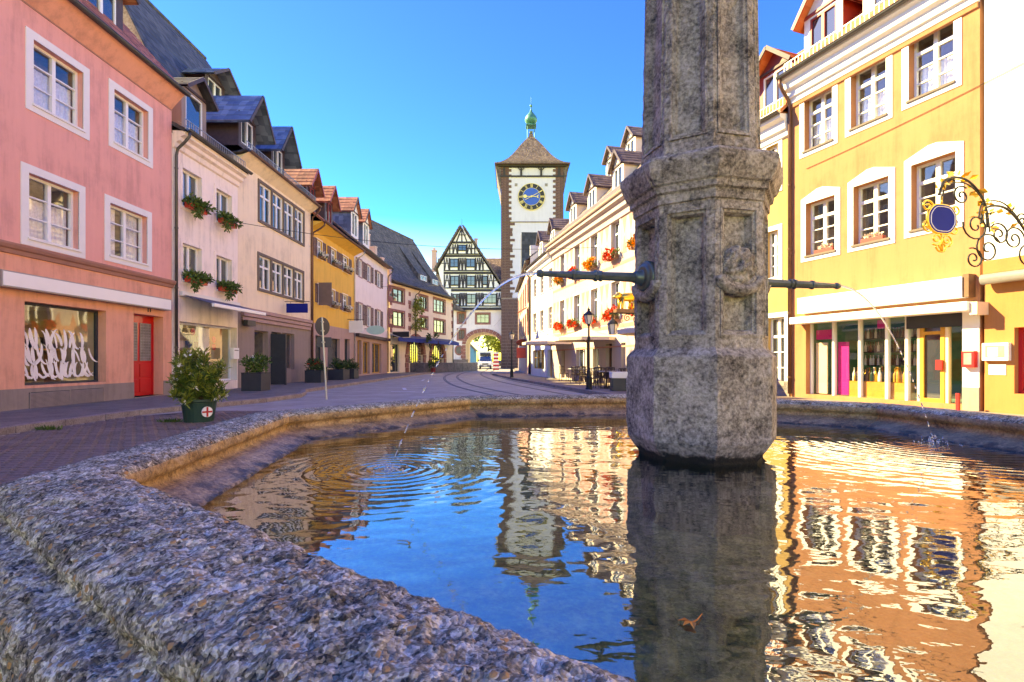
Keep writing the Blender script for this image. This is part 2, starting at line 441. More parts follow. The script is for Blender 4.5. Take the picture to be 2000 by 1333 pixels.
M['clock_blue'] = plain('clock_blue', (0.01, 0.09, 0.42), 0.5, var=0.08, bump=0)
M['black'] = plain('black_enamel', (0.02, 0.02, 0.025), 0.5, var=0.2)
M['leaf'] = plain('mid_green_leaf', (0.075, 0.13, 0.022), 0.5, var=0.5, vscale=9, bump=0)
M['leaf_dark'] = plain('dark_green_leaf', (0.035, 0.075, 0.018), 0.5, var=0.5, vscale=9, bump=0)
M['leaf_yellow'] = plain('yellow_green_leaf', (0.19, 0.22, 0.028), 0.5, var=0.45, vscale=7, bump=0)
M['flower_red'] = plain('red_geranium', (0.72, 0.045, 0.015), 0.6, var=0.4, vscale=12, bump=0)
M['flower_orange'] = plain('orange_blossom', (0.80, 0.25, 0.02), 0.6, var=0.3, vscale=12, bump=0)
M['flower_white'] = plain('white_blossom', (0.80, 0.76, 0.66), 0.6, var=0.1, vscale=12, bump=0)
M['bark'] = plain('brown_bark', (0.10, 0.065, 0.04), 0.9, var=0.4, vscale=10, bump=0.5)
M['tub_green'] = plain('dark_green_tub', (0.018, 0.055, 0.042), 0.4, var=0.15)
M['canvas'] = plain('beige_canvas', (0.72, 0.58, 0.46), 0.85, var=0.06)
M['rattan'] = plain('dark_rattan', (0.07, 0.045, 0.035), 0.6, var=0.35, vscale=20)
M['truck_white'] = plain('white_truck_paint', (0.75, 0.76, 0.78), 0.3, var=0.03, bump=0, coat=0.4)
M['rubber'] = plain('black_rubber', (0.02, 0.02, 0.02), 0.8)
M['lamp_glass'] = plain('frosted_lamp_glass', (0.75, 0.66, 0.55), 0.3, var=0.08, bump=0)
M['turquoise'] = plain('pale_turquoise_sign', (0.42, 0.62, 0.55), 0.5, var=0.06, bump=0)
M['blue_house'] = plaster('sky_blue_render', (0.10, 0.33, 0.52), 0.05)
M['wet_stone'] = granite('basin_conglomerate')
M['inner_stone'] = stone('brown_inner_stone', [(0.11,0.06,0.025),(0.34,0.20,0.085),(0.52,0.32,0.14),(0.68,0.47,0.24)], 8.0, 0.8, 0.5, 60.0, 0.02)  # browner tones for the basin's inner faces, from the lip down
M['column_stone'] = stone('column_sandstone', [(0.05,0.039,0.026),(0.27,0.222,0.165),(0.50,0.42,0.32),(0.72,0.62,0.49)], 6.0, 1.0, 0.9, 52.0, 0.026)
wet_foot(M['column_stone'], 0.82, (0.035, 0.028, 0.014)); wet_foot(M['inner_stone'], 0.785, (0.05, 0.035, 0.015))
M['algae'] = stone('algae_basin_floor', [(0.035,0.032,0.008),(0.10,0.095,0.025),(0.19,0.17,0.05),(0.34,0.30,0.11)], 5.0, 0.4, 0.9, 30.0, 0.02)
M['road'] = stone('worn_asphalt', [(0.25,0.22,0.175),(0.33,0.29,0.235),(0.40,0.355,0.29),(0.47,0.42,0.35)], 0.9, 0.4, 0.8, 40.0, 0.01)
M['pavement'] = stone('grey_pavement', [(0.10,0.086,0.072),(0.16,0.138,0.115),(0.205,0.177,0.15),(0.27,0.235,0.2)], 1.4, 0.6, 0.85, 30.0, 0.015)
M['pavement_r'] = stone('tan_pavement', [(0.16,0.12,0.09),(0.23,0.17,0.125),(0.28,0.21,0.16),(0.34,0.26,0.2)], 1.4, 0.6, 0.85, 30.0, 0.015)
M['kerb'] = stone('kerb_granite', [(0.16,0.12,0.10),(0.25,0.19,0.16),(0.31,0.25,0.21),(0.4,0.33,0.28)], 2.5, 0.5, 0.85, 40.0, 0.01)
M['sett'] = stone('brown_sett', [(0.10,0.072,0.06),(0.16,0.115,0.098),(0.21,0.155,0.13),(0.27,0.2,0.17)], 1.7, 0.5, 0.75, 40.0, 0.008)
M['joint'] = plain('dark_joint_sand', (0.045, 0.038, 0.034), 0.95, var=0.3)
M['steel'] = plain('dark_rail_steel', (0.06, 0.055, 0.055), 0.5, 0.5, var=0.2)
M['paint_white'] = plain('white_road_paint', (0.62, 0.62, 0.62), 0.7, var=0.15)
M['galv'] = plain('galvanised_post', (0.48, 0.47, 0.45), 0.4, 0.5, var=0.1)

# ---------------------------------------------------------------- facade frame
class Fac:
    """a building: local x to the right along its facade seen from the street, y into the house, z up"""
    def __init__(s, name, A, B, base=0.12):
        s.A = Vector(A); s.B = Vector(B); d = s.B - s.A; s.L = d.length; s.u = d / s.L
        s.inw = Vector((-s.u.y, s.u.x)); s.base = base
        s.o = empty(name, (s.A.x, s.A.y, base), math.atan2(s.u.y, s.u.x))
        s.open = []
    def at(s, px, py, d=0.0):
        """(x, z) on the facade plane (d metres in front of it) seen at this pixel"""
        k = (px - 1000) / 1000.0
        a = s.A - s.inw * d
        # a + t*u = (k*Y, Y)
        t = (k * a.y - a.x) / (s.u.x - k * s.u.y)
        Y = a.y + t * s.u.y
        return t, EYE + (705.0 - py) / 1000.0 * Y - s.base
    def rect(s, xl, xr, yt, yb, d=0.0):
        """opening from its left/right pixel columns and its top/bottom pixel rows at the left edge"""
        a, zt = s.at(xl, yt, d); b, _ = s.at(xr, yt, d); _, zb = s.at(xl, yb, d)
        return (a, b, zb, zt)
    def world(s, x, y, z):
        p = s.A + s.u * x + s.inw * y
        return Vector((p.x, p.y, z + s.base))
    def rz(s): return math.atan2(s.u.y, s.u.x)
    def wall(s, H, openings, mat, depth=9.0, z0=0.0, name='wall', recess=0.22, gable=None, x0=0.0, x1=None, back=True, y=0.0):
        """front wall with real openings and reveals, plus side walls"""
        x1 = s.L if x1 is None else x1
        mb = MB()
        xs = sorted({x0, x1, *[min(max(v, x0), x1) for o in openings for v in o[:2]]})
        zs = sorted({z0, H, *[min(max(v, z0), H) for o in openings for v in o[2:4]]})
        for i in range(len(xs) - 1):
            for j in range(len(zs) - 1):
                cx, cz = (xs[i] + xs[i+1]) / 2, (zs[j] + zs[j+1]) / 2
                if any(o[0] < cx < o[1] and o[2] < cz < o[3] for o in openings): continue
                mb.quad((xs[i], y, zs[j]), (xs[i+1], y, zs[j]), (xs[i+1], y, zs[j+1]), (xs[i], y, zs[j+1]))
        for o in openings:
            a, b, c, d = o[:4]; r = o[4] if len(o) > 4 else recess
            mb.quad((a,y,c),(a,y+r,c),(a,y+r,d),(a,y,d)); mb.quad((b,y,c),(b,y,d),(b,y+r,d),(b,y+r,c))
            mb.quad((a,y,d),(a,y+r,d),(b,y+r,d),(b,y,d)); mb.quad((a,y,c),(b,y,c),(b,y+r,c),(a,y+r,c))
        if back:
            for x in (x0, x1):
                if gable: mb.quad((x, y, z0), (x, depth, z0), (x, depth, H), (x, depth / 2, gable), (x, y, H))
                else: mb.quad((x, y, z0), (x, depth, z0), (x, depth, H), (x, y, H))
            mb.quad((x0, depth, z0), (x1, depth, z0), (x1, depth, H), (x0, depth, H))
        return mb.build(name, mat, s.o, fix=False)
    def roof(s, eave, ridge, depth, mat, ov=0.45, x0=None, x1=None, course=0.32, kick=0.0, name='roof', ridge_y=None):
        """pitched roof, ridge along the street, tile courses stepped; kick = bell-cast"""
        x0 = -0.02 if x0 is None else x0; x1 = s.L + 0.02 if x1 is None else x1
        ry = depth / 2 if ridge_y is None else ridge_y
        mb = MB()
        run = ry + ov; Ln = math.hypot(run, ridge - eave); n = max(4, int(Ln / course))
        def P(t):
            y = -ov + run * t; z = eave + (ridge - eave) * (t - kick * math.sin(math.pi * t) * (1 - t))
            return y, z
        for i in range(n):
            y0, z0 = P(i / n); y1, z1 = P((i + 1) / n)
            l = 0.035
            mb.quad((x0, y0, z0 + l), (x1, y0, z0 + l), (x1, y1, z1 + 0.004), (x0, y1, z1 + 0.004))
            mb.quad((x0, y0, z0 - 0.03), (x1, y0, z0 - 0.03), (x1, y0, z0 + l), (x0, y0, z0 + l))
            for x in (x0, x1):
                mb.quad((x, y0, z0 - 0.12), (x, y1, z1 - 0.12), (x, y1, z1 + 0.004), (x, y0, z0 + l))
        mb.quad((x0, -ov, eave - 0.06), (x1, -ov, eave - 0.06), (x1, 0.0, eave - 0.03), (x0, 0.0, eave - 0.03))
        mb.quad((x0, ry, ridge), (x1, ry, ridge), (x1, depth + ov, eave), (x0, depth + ov, eave))
        o = mb.build(name, mat, s.o, fix=False)
        r = MB().tube([(x0, ry, ridge + 0.02), (x1, ry, ridge + 0.02)], 0.11, 8).build('ridge_tile', mat, o)
        s.P = P; s.ov = ov; s.eave = eave; s.ridge = ridge; s.ry = ry
        return o
    def roof_z(s, y):
        t = (y + s.ov) / (s.ry + s.ov); return s.P(t)[1]
    def gutter(s, z, mat, out=0.5, r=0.07, x0=-0.05, x1=None):
        x1 = s.L + 0.05 if x1 is None else x1
        mb = MB()
        prev = None
        for k in range(7):
            a = math.pi + math.pi * k / 6
            y, zz = -out + r * math.cos(a), z + r * math.sin(a)
            if prev: mb.quad((x0, prev[0], prev[1]), (x1, prev[0], prev[1]), (x1, y, zz), (x0, y, zz))
            prev = (y, zz)
        mb.tube([(x0, -out - r, z), (x1, -out - r, z)], 0.014, 6)
        mb.tube([(x0, -out + r, z), (x1, -out + r, z)], 0.012, 6)
        return mb.build('gutter', mat, s.o, smooth=True)
    def downpipe(s, x, ztop, mat, zbot=0.1, out=0.5, r=0.05):
        pts = [(x, -out, ztop), (x, -out, ztop - 0.18), (x, -out * 0.7, ztop - 0.38), (x, -0.13, ztop - 0.62), (x, -0.085, ztop - 0.85), (x, -0.085, zbot)]
        o = MB().tube(pts, r, 10).build('downpipe', mat, s.o, smooth=True)
        k = MB()
        z = ztop - 1.3
        while z > zbot + 0.4:
            k.lathe([(r + 0.012, -0.025), (r + 0.012, 0.025)], 10, (x, -0.085, z)); z -= 2.1
        k.build('pipe_clip', mat, o)
        return o
    def snow_guard(s, x0, x1, y, z, mat, h=0.28):
        mb = MB()
        mb.bar((x0, y, z), (x1, y, z), 0.025, 0.025); mb.bar((x0, y, z + h), (x1, y, z + h), 0.025, 0.025)
        n = int((x1 - x0) / 0.13)
        for i in range(n + 1):
            x = x0 + (x1 - x0) * i / n
            mb.bar((x, y, z), (x, y, z + h), 0.018, 0.018, (0, 1, 0))
        for i in range(int((x1 - x0) / 1.2) + 1):
            x = x0 + 0.1 + i * 1.2
            if x < x1: mb.bar((x, y, z + 0.05), (x, y + 0.3, z + 0.22), 0.02, 0.02)
        return mb.build('snow_guard', mat, s.o)
    def window(s, r, style='cross', recess=0.18, fw=0.055, frame=None, surround=None, sw=0.16, proud=0.03, pane='pane',
               sill=None, curtain=None, room=True, y=0.0, parent=None, head=None, split=True):
        """window in an opening r=(x0,x1,z0,z1): frame, each pane, surround, sill"""
        a, b, c, d = r[:4]; w, h = b - a, d - c
        frame = frame or M['white_frame']; par = parent or s.o
        yf = y + recess
        mb = MB()
        mb.box(a, a + fw, yf - 0.05, yf + 0.03, c, d); mb.box(b - fw, b, yf - 0.05, yf + 0.03, c, d)
        mb.box(a + fw, b - fw, yf - 0.05, yf + 0.03, c, c + fw); mb.box(a + fw, b - fw, yf - 0.05, yf + 0.03, d - fw, d)
        vx = []; hz = []
        if style == 'cross': vx = [0.5]; hz = [0.68]; bars = [(0, 0.34)]
        if style == 'three': vx = [0.5]; hz = [0.345, 0.67]
        if style == 'four': vx = [0.5]; hz = [0.26, 0.49, 0.72]
        if style == 'pair': vx = [0.5]; hz = []
        if style == 'tall': vx = []; hz = [0.62]
        if style == 'triple': vx = [0.333, 0.667]; hz = [0.6]
        if style == 'one': pass
        if style == 'two': vx = [0.5]; hz = [0.5]
        X = [a + fw] + [a + w * v for v in vx] + [b - fw]; Z = [c + fw] + [c + h * v for v in hz] + [d - fw]
        for i, v in enumerate(vx):
            x = a + w * v; t = 0.05 if v == 0.5 else 0.035
            mb.box(x - t, x + t, yf - 0.06, yf + 0.028, c + fw, d - fw)
        for i, v in enumerate(hz):
            z = c + h * v; t = 0.045 if (style in ('cross', 'four') and i == len(hz) - 1) else 0.016
            for k in range(len(X) - 1):
                xl = X[k] + (0.05 if k > 0 else 0); xr = X[k+1] - (0.05 if k < len(X) - 2 else 0)
                mb.box(xl, xr, yf - 0.045, yf + 0.026, z - t, z + t)
        wo = mb.build('window', frame, par)
        pm = M[pane]
        if split:
            for i in range(len(X) - 1):
                for j in range(len(Z) - 1):
                    tilt = random.uniform(-0.006, 0.006)
                    MB().quad((X[i], yf + tilt, Z[j]), (X[i+1], yf - tilt, Z[j]), (X[i+1], yf - tilt, Z[j+1]), (X[i], yf + tilt, Z[j+1])).build('pane', pm, wo, fix=False)
        else:
            MB().quad((X[0], yf, Z[0]), (X[-1], yf, Z[0]), (X[-1], yf, Z[-1]), (X[0], yf, Z[-1])).build('pane', pm, wo, fix=False)
        if pane == 'pane_clear' and room:
            q = MB(); e = 0.6
            q.quad((a, yf + e, c), (b, yf + e, c), (b, yf + e, d), (a, yf + e, d))
            for x in (a, b): q.quad((x, yf + 0.04, c), (x, yf + e, c), (x, yf + e, d), (x, yf + 0.04, d))
            q.quad((a, yf + 0.04, c), (b, yf + 0.04, c), (b, yf + e, c), (a, yf + e, c)); q.quad((a, yf + 0.04, d), (b, yf + 0.04, d), (b, yf + e, d), (a, yf + e, d))
            q.build('room', M['room'], wo, fix=False)
        if curtain:
            q = MB(); n = 26; zt = c + h * curtain
            for i in range(n):
                if curtain == 1.0 and 0.36 < (i + .5) / n < 0.64: continue
                x0 = a + fw + (w - 2 * fw) * i / n; x1 = a + fw + (w - 2 * fw) * (i + 1) / n
                y0 = yf + 0.10 + 0.02 * math.sin(i * 1.9); y1 = yf + 0.10 + 0.02 * math.sin((i + 1) * 1.9)
                q.quad((x0, y0, c + 0.05), (x1, y1, c + 0.05), (x1, y1, zt), (x0, y0, zt))
            q.build('curtain', M['curtain'], wo, smooth=True, fix=False)
        if surround:
            q = MB()
            o, i2 = -proud, y + 0.02
            q.box(a - sw, a, y - proud, y + 0.01, c - sw, d + sw); q.box(b, b + sw, y - proud, y + 0.01, c - sw, d + sw)
            q.box(a, b, y - proud, y + 0.01, d, d + sw); q.box(a, b, y - proud, y + 0.01, c - sw, c)
            if head:   # shallow painted pediment
                q.prism([(a - sw, d + sw), (b + sw, d + sw), ((a + b) / 2 + w * 0.1, d + sw + head), ((a + b) / 2 - w * 0.1, d + sw + head)], y - proud * 0.9, y + 0.01)
            q.build('surround', surround, wo)
        if sill:
            MB().box(a - 0.04, b + 0.04, y - 0.06, yf - 0.055, c - 0.05, c + 0.006).build('sill', sill, wo)
        return wo
    def shutter(s, x0, x1, z0, z1, mat, y=-0.055, parent=None):
        """louvred shutter folded back against the wall: frame and slats"""
        t = 0.04; f = 0.06
        mb = MB()
        mb.box(x0, x0 + f, y, y + t, z0, z1); mb.box(x1 - f, x1, y, y + t, z0, z1)
        for z in (z0, (z0 + z1) / 2 - f / 2, z1 - f): mb.box(x0 + f, x1 - f, y + 0.002, y + t, z, z + f)
        o = mb.build('shutter', mat, parent or s.o)
        q = MB(); n = max(6, int((z1 - z0) / 0.07))
        for i in range(n):
            z = z0 + f + (z1 - z0 - 2 * f) * i / n
            q.quad((x0 + f, y + 0.008, z), (x1 - f, y + 0.008, z), (x1 - f, y + 0.034, z + 0.055), (x0 + f, y + 0.034, z + 0.055))
        q.build('slats', mat, o, fix=False)
        return o
    def dormer(s, x, w, y, z0, zw, zr, wallm, roofm, ov=0.35, trim=None, win='pair', cheek=None, yb=None):
        """gabled dormer: front wall at depth y, ridge running back into the roof"""
        trim = trim or M['white_frame']
        yb = yb if yb is not None else y + (zr - z0) * 1.6
        a, b = x - w / 2, x + w / 2
        r = (a + w * 0.16, b - w * 0.16, z0 + 0.25, zw - 0.12)
        mb = MB()
        xs = [a, r[0], r[1], b]; zs = [z0, r[2], r[3], zw]
        for i in range(3):
            for j in range(3):
                if i == 1 and j == 1: continue
                mb.quad((xs[i], y, zs[j]), (xs[i+1], y, zs[j]), (xs[i+1], y, zs[j+1]), (xs[i], y, zs[j+1]))
        mb.quad((a, y, zw), (b, y, zw), (x, y, zr - 0.05))
        for xx in (r[0], r[1]): mb.quad((xx, y, r[2]), (xx, y + 0.1, r[2]), (xx, y + 0.1, r[3]), (xx, y, r[3]))
        d = mb.build('dormer', wallm, s.o, fix=False)
        q = MB()
        for xx in (a, b): q.quad((xx, y + 0.001, z0), (xx, yb, z0), (xx, yb, zw), (xx, y + 0.001, zw))
        q.build('cheek', cheek or wallm, d, fix=False)
        s.window(r, win, recess=0.06, fw=0.05, frame=trim, parent=d, y=y, split=True)
        n = 5
        for side in (-1, 1):
            q = MB(); hw = w / 2 + ov * 0.6; sl = (zr - zw) / (w / 2)
            zlow = zr - sl * hw
            for i in range(n):
                t0, t1 = i / n, (i + 1) / n
                X0, X1 = x + side * hw * (1 - t0), x + side * hw * (1 - t1)
                Z0, Z1 = zlow + (zr - zlow) * t0, zlow + (zr - zlow) * t1
                q.quad((X0, y - ov, Z0 + 0.05), (X0, yb, Z0 + 0.05), (X1, yb, Z1 + 0.02), (X1, y - ov, Z1 + 0.02))
                q.quad((X0, y - ov, Z0), (X0, yb, Z0), (X0, yb, Z0 + 0.05), (X0, y - ov, Z0 + 0.05))
                q.quad((X0, y - ov, Z0 - 0.07), (X1, y - ov, Z1 - 0.07), (X1, y - ov, Z1 + 0.02), (X0, y - ov, Z0 + 0.05))
                q.quad((X0, y - ov, Z0 - 0.07), (X0, yb, Z0 - 0.07), (X1, yb, Z1 - 0.07), (X1, y - ov, Z1 - 0.07))
            q.build('dormer_roof', roofm, d, fix=False)
        q = MB()
        for side in (-1, 1):
            hw = w / 2 + ov * 0.6; zlow = zr - (zr - zw) / (w / 2) * hw
            q.bar((x + side * hw, y - ov - 0.02, zlow - 0.03), (x, y - ov - 0.02, zr - 0.03), 0.04, 0.13)
        q.bar((a - 0.02, y - 0.03, zw), (b + 0.02, y - 0.03, zw), 0.05, 0.09)
        q.build('bargeboard', M['dark_wood'] if trim is M['white_frame'] else trim, d)
        return d
    def cornice(s, z, mat, x0=0.0, x1=None, prof=((0.0, -0.10), (0.06, -0.08), (0.08, 0.0), (0.13, 0.03), (0.13, 0.09), (0.0, 0.10)), name='cornice'):
        x1 = s.L if x1 is None else x1
        return MB().prism_x([(-p[0] + 0.004 if p[0] == 0 else -p[0], z + p[1]) for p in prof], x0, x1).build(name, mat, s.o)

def leafy(mb, c, rad, n, size, rng, up=0.3, flat=1.0):
    """n leaf blades spread through an ellipsoid"""
    for _ in range(n):
        while True:
            p = Vector((rng.uniform(-1, 1), rng.uniform(-1, 1), rng.uniform(-1, 1)))
            if p.length <= 1: break
        p = p * (0.55 + 0.45 * rng.random())
        q = Vector((c[0] + p.x * rad[0], c[1] + p.y * rad[1], c[2] + p.z * rad[2]))
        d = (Vector((p.x, p.y, p.z + up)) + Vector((rng.gauss(0, .5), rng.gauss(0, .5), rng.gauss(0, .5)))).normalized()
        x = d.cross(Vector((rng.gauss(0, 1), rng.gauss(0, 1), rng.gauss(0, 1)))).normalized()
        l = size * rng.uniform(0.6, 1.3); w = l * 0.22 * flat
        m = q + d * l * 0.5; nrm = d.cross(x) * (l * 0.08)
        mb.quad(q, m + x * w + nrm, q + d * l, m - x * w + nrm)
    return mb
# ================================================================ GROUND
def sheet(name, poly, z, mat):
    mb = MB(); mb.quad(*[(p[0], p[1], z) for p in poly]); o = mb.build(name, mat, fix=False); return struct(o)
sheet('ground', [(-400, -60), (400, -60), (400, 900), (-400, 900)], -0.02, M['pavement'])
sheet('road', [(-9.2, -6), (13, -6), (13, 8), (4, 20), (1.5, 36), (0.3, 60), (0.2, 150), (-9.6, 150), (-9.6, 50)], 0.0, M['road'])

# left pavement with kerb: outline of its street edge (bulges forward at the crossing)
LK = [(-8.9, -4), (-8.9, 12.2), (-8.3, 14.2), (-7.7, 16.0), (-7.5, 18.2), (-7.9, 19.6), (-8.5, 21.0), (-8.5, 40), (-8.6, 58), (-7.2, 70), (-7.2, 84)]
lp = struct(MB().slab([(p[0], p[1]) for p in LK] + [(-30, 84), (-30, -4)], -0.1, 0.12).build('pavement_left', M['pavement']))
def kerb(path, parent, side, h=0.135, step=1.0, w=0.16):
    """row of kerb stones along a path, each its own piece"""
    k = 0
    for i in range(len(path) - 1):
        a, b = Vector(path[i]), Vector(path[i+1]); d = b - a; L = d.length
        if a.y < -1 or a.y > 60: pass
        n = max(1, round(L / step)); u = d / L; nn = Vector((u.y, -u.x)) * side
        for j in range(n):
            p, q = a + u * (L * j / n + 0.006), a + u * (L * (j + 1) / n - 0.006)
            e = random.uniform(-0.008, 0.008)
            MB().slab([tuple(p - nn * w), tuple(q - nn * w), tuple(q + nn * (0.03 + e)), tuple(p + nn * (0.03 + e))][::1], -0.08, h + random.uniform(-0.006, 0.006)).build('kerb_stone', M['kerb'], parent, bevel=0.015 if a.y < 25 else 0)
kerb([p for p in LK if -4 <= p[1] <= 60], lp, 1)
RK = [(7.5, -4), (6.2, 6), (4.6, 13), (2.9, 21), (0.1, 34.6), (-1.5, 45.4), (-1.75, 46.2), (-1.2, 47.2), (0.2, 49), (0.4, 60), (0.4, 83)]
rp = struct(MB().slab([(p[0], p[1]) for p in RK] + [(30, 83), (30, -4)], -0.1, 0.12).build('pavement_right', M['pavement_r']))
kerb([p for p in RK if -4 <= p[1] <= 60], rp, -1)

# setts of the square, lower left: single stones near the camera
sett_bed = struct(MB().quad((-8.72, 2, 0.004), (-2.2, 2, 0.004), (-2.2, 13.2, 0.004), (-8.0, 13.2, 0.004), (-8.72, 12.0, 0.004)).build('sett_paving', M['joint'], fix=False))
proto = []
for v in range(4):
    rg = random.Random(v); mb = MB(); q = lambda: rg.uniform(-0.006, 0.006)
    X, Y = 0.094, 0.062
    mb.v = [(-X+q(), -Y+q(), 0), (X+q(), -Y+q(), 0), (X+q(), Y+q(), 0), (-X+q(), Y+q(), 0),
            (-X+.012+q(), -Y+.012+q(), .022), (X-.012+q(), -Y+.012+q(), .024+q()*.5), (X-.012+q(), Y-.012+q(), .022+q()*.5), (-X+.012+q(), Y-.012+q(), .022)]
    mb.f = [(4,5,6,7),(0,1,5,4),(1,2,6,5),(2,3,7,6),(3,0,4,7)]
    proto.append(mb)
spots = []
row = 0; y = 2.1
while y < 13.0:
    x = -8.66 + (0.1 if row % 2 else 0)
    while x < -2.35:
        if not (y > 12.0 and x < -8.0): spots.append((x + random.uniform(-.006, .006), y + random.uniform(-.006, .006)))
        x += 0.2
    y += 0.136; row += 1
def vis(p):
    k = p[0] / p[1]; return -1.02 < k < -0.55
spots.sort(key=lambda p: p[1])
# the ones that show largest and are not hidden behind the rim become single stones
near = [p for p in spots if vis(p) and p[0] / p[1] < -0.62][:300]
ns = set(near)
meshes = []
for v in range(4):
    o = proto[v].build('sett', M['sett'], sett_bed, fix=False); meshes.append(o.data); bpy.data.objects.remove(o)
for p in near:
    o = bpy.data.objects.new('sett', random.choice(meshes)); C.objects.link(o); o.parent = sett_bed
    o.location = (p[0], p[1], 0.004); o.rotation_euler = (0, 0, random.choice((0, math.pi)) + random.uniform(-.02, .02))
mb = MB()
for p in spots:
    if p in ns: continue
    src = proto[random.randrange(4)]; n = len(mb.v)
    mb.v += [(v[0] + p[0], v[1] + p[1], v[2] + 0.004) for v in src.v]; mb.f += [tuple(i + n for i in f) for f in src.f]
o = mb.build('sett_field', M['sett'], sett_bed, fix=False); o['kind'] = 'stuff'

# tram rails, grooved, flush in the road
def smooth_path(P, n=14):
    out = []
    for i in range(len(P) - 1):
        p0 = Vector(P[max(i-1, 0)]); p1 = Vector(P[i]); p2 = Vector(P[i+1]); p3 = Vector(P[min(i+2, len(P)-1)])
        for k in range(n):
            t = k / n
            out.append(0.5 * ((2*p1) + (p2-p0)*t + (2*p0-5*p1+4*p2-p3)*t*t + (3*p1-p0-3*p2+p3)*t**3))
    out.append(Vector(P[-1])); return out
def rail(path, off, label):
    P = smooth_path(path); mb = MB(); L = []
    for i, p in enumerate(P):
        d = (P[min(i+1, len(P)-1)] - P[max(i-1, 0)]).normalized(); n = Vector((d.y, -d.x))
        L.append((p + n * (off - 0.085), p + n * (off - 0.02), p + n * (off + 0.02), p + n * (off + 0.085)))
    for i in range(len(L) - 1):
        for a, b in ((0, 1), (2, 3)):
            q, r = L[i], L[i+1]
            mb.quad((*q[a], 0.006), (*q[b], 0.006), (*r[b], 0.006), (*r[a], 0.006))
            mb.quad((*q[a], -0.03), (*q[a], 0.006), (*r[a], 0.006), (*r[a], -0.03)); mb.quad((*q[b], -0.03), (*q[b], 0.006), (*r[b], 0.006), (*r[b], -0.03))
    o = mb.build('tram_rail', M['steel'], fix=False); tag(o, label, 'tram rail', 'tram rails curving out of the gate'); return o
T1 = [(-4.9, 120), (-4.9, 90), (-5.2, 72), (-5.6, 55), (-5.0, 42), (-3.0, 29), (-0.6, 20.5), (2.4, 13), (5.5, 7)]
T2 = [(-3.9, 120), (-3.6, 90), (-3.0, 72), (-2.9, 58), (-2.2, 46), (-0.6, 34), (1.5, 24), (4.0, 15), (7.0, 8)]
rail(T1, -0.5, 'outer tram rail of the left track curving across the road')
rail(T1, 0.5, 'inner tram rail of the left track curving across the road')
rail(T2, -0.5, 'left rail of the tram track nearer the cafe pavement')
rail(T2, 0.5, 'right rail of the tram track nearer the cafe pavement')
def mark(px, py, w, l, ang, label):
    p = px_ground(px, py); c, s_ = math.cos(ang), math.sin(ang)
    pts = [(p.x + a * c - b * s_, p.y + a * s_ + b * c, 0.004) for a, b in ((-w/2, -l/2), (w/2, -l/2), (w/2, l/2), (-w/2, l/2))]
    tag(MB().quad(*pts).build('road_marking', M['paint_white'], fix=False), label, 'road marking')
mark(790, 760, 0.16, 1.6, 0.25, 'short white painted line on the road beside the left kerb')
mark(787, 765, 1.0, 0.16, 0.1, 'white painted cross line on the road nearest the fountain')
mark(826, 743, 0.14, 2.2, 0.1, 'white painted dash in the middle of the road')
mark(792, 741, 0.6, 0.4, 0.5, 'small white painted mark on the road near the left planters')

# ================================================================ FOUNTAIN
BC = Vector((0.81, 2.83)); AP = 2.2 * math.cos(R(22.5)); TH = 7.8
fountain = empty('fountain', (BC.x, BC.y, 0.0))
tag(fountain, 'octagonal stone fountain with carved column and two bronze spouts in the foreground', 'fountain')
PROF = [(0.0, 0.18), (0.0, 0.60), (0.0, 0.765), (0.015, 0.785), (0.06, 0.80), (0.12, 0.818), (0.17, 0.832), (0.186, 0.84), (0.192, 0.858), (0.19, 0.874),
        (0.172, 0.88), (0.163, 0.892), (0.162, 0.91), (0.166, 0.928), (0.182, 0.944), (0.21, 0.953), (0.26, 0.957), (0.32, 0.957), (0.38, 0.952), (0.42, 0.942),
        (0.445, 0.925), (0.455, 0.905), (0.45, 0.888), (0.462, 0.876), (0.50, 0.868), (0.53, 0.845), (0.54, 0.81), (0.54, 0.60), (0.54, 0.12), (0.60, 0.10), (0.60, -0.05)]
def resample(prof, step):
    out = []
    for (a, b), (c, d) in zip(prof, prof[1:]):
        n = max(1, int(math.hypot(c - a, d - b) / step))
        for i in range(n): out.append((a + (c - a) * i / n, b + (d - b) * i / n))
    out.append(prof[-1]); return out
def rough(p, amp):
    """hewn, weathered stone relief at a world point"""
    a = noise.fractal(p * 7.0, 0.9, 2.0, 3, noise_basis='PERLIN_ORIGINAL') * 1.0
    b = noise.fractal(p * 28.0, 0.8, 2.1, 4, noise_basis='PERLIN_ORIGINAL')
    w = noise.noise(p * 46.0 + Vector((3, 7, 1)))
    pit = -max(0.0, noise.noise(p * 17.0) - 0.22) * 2.4
    c = noise.cell(p * 34.0 + Vector((b, w, a)) * 0.6) * 0.22
    return amp * (0.7 * a + 1.15 * b + 0.3 * w + pit + c)
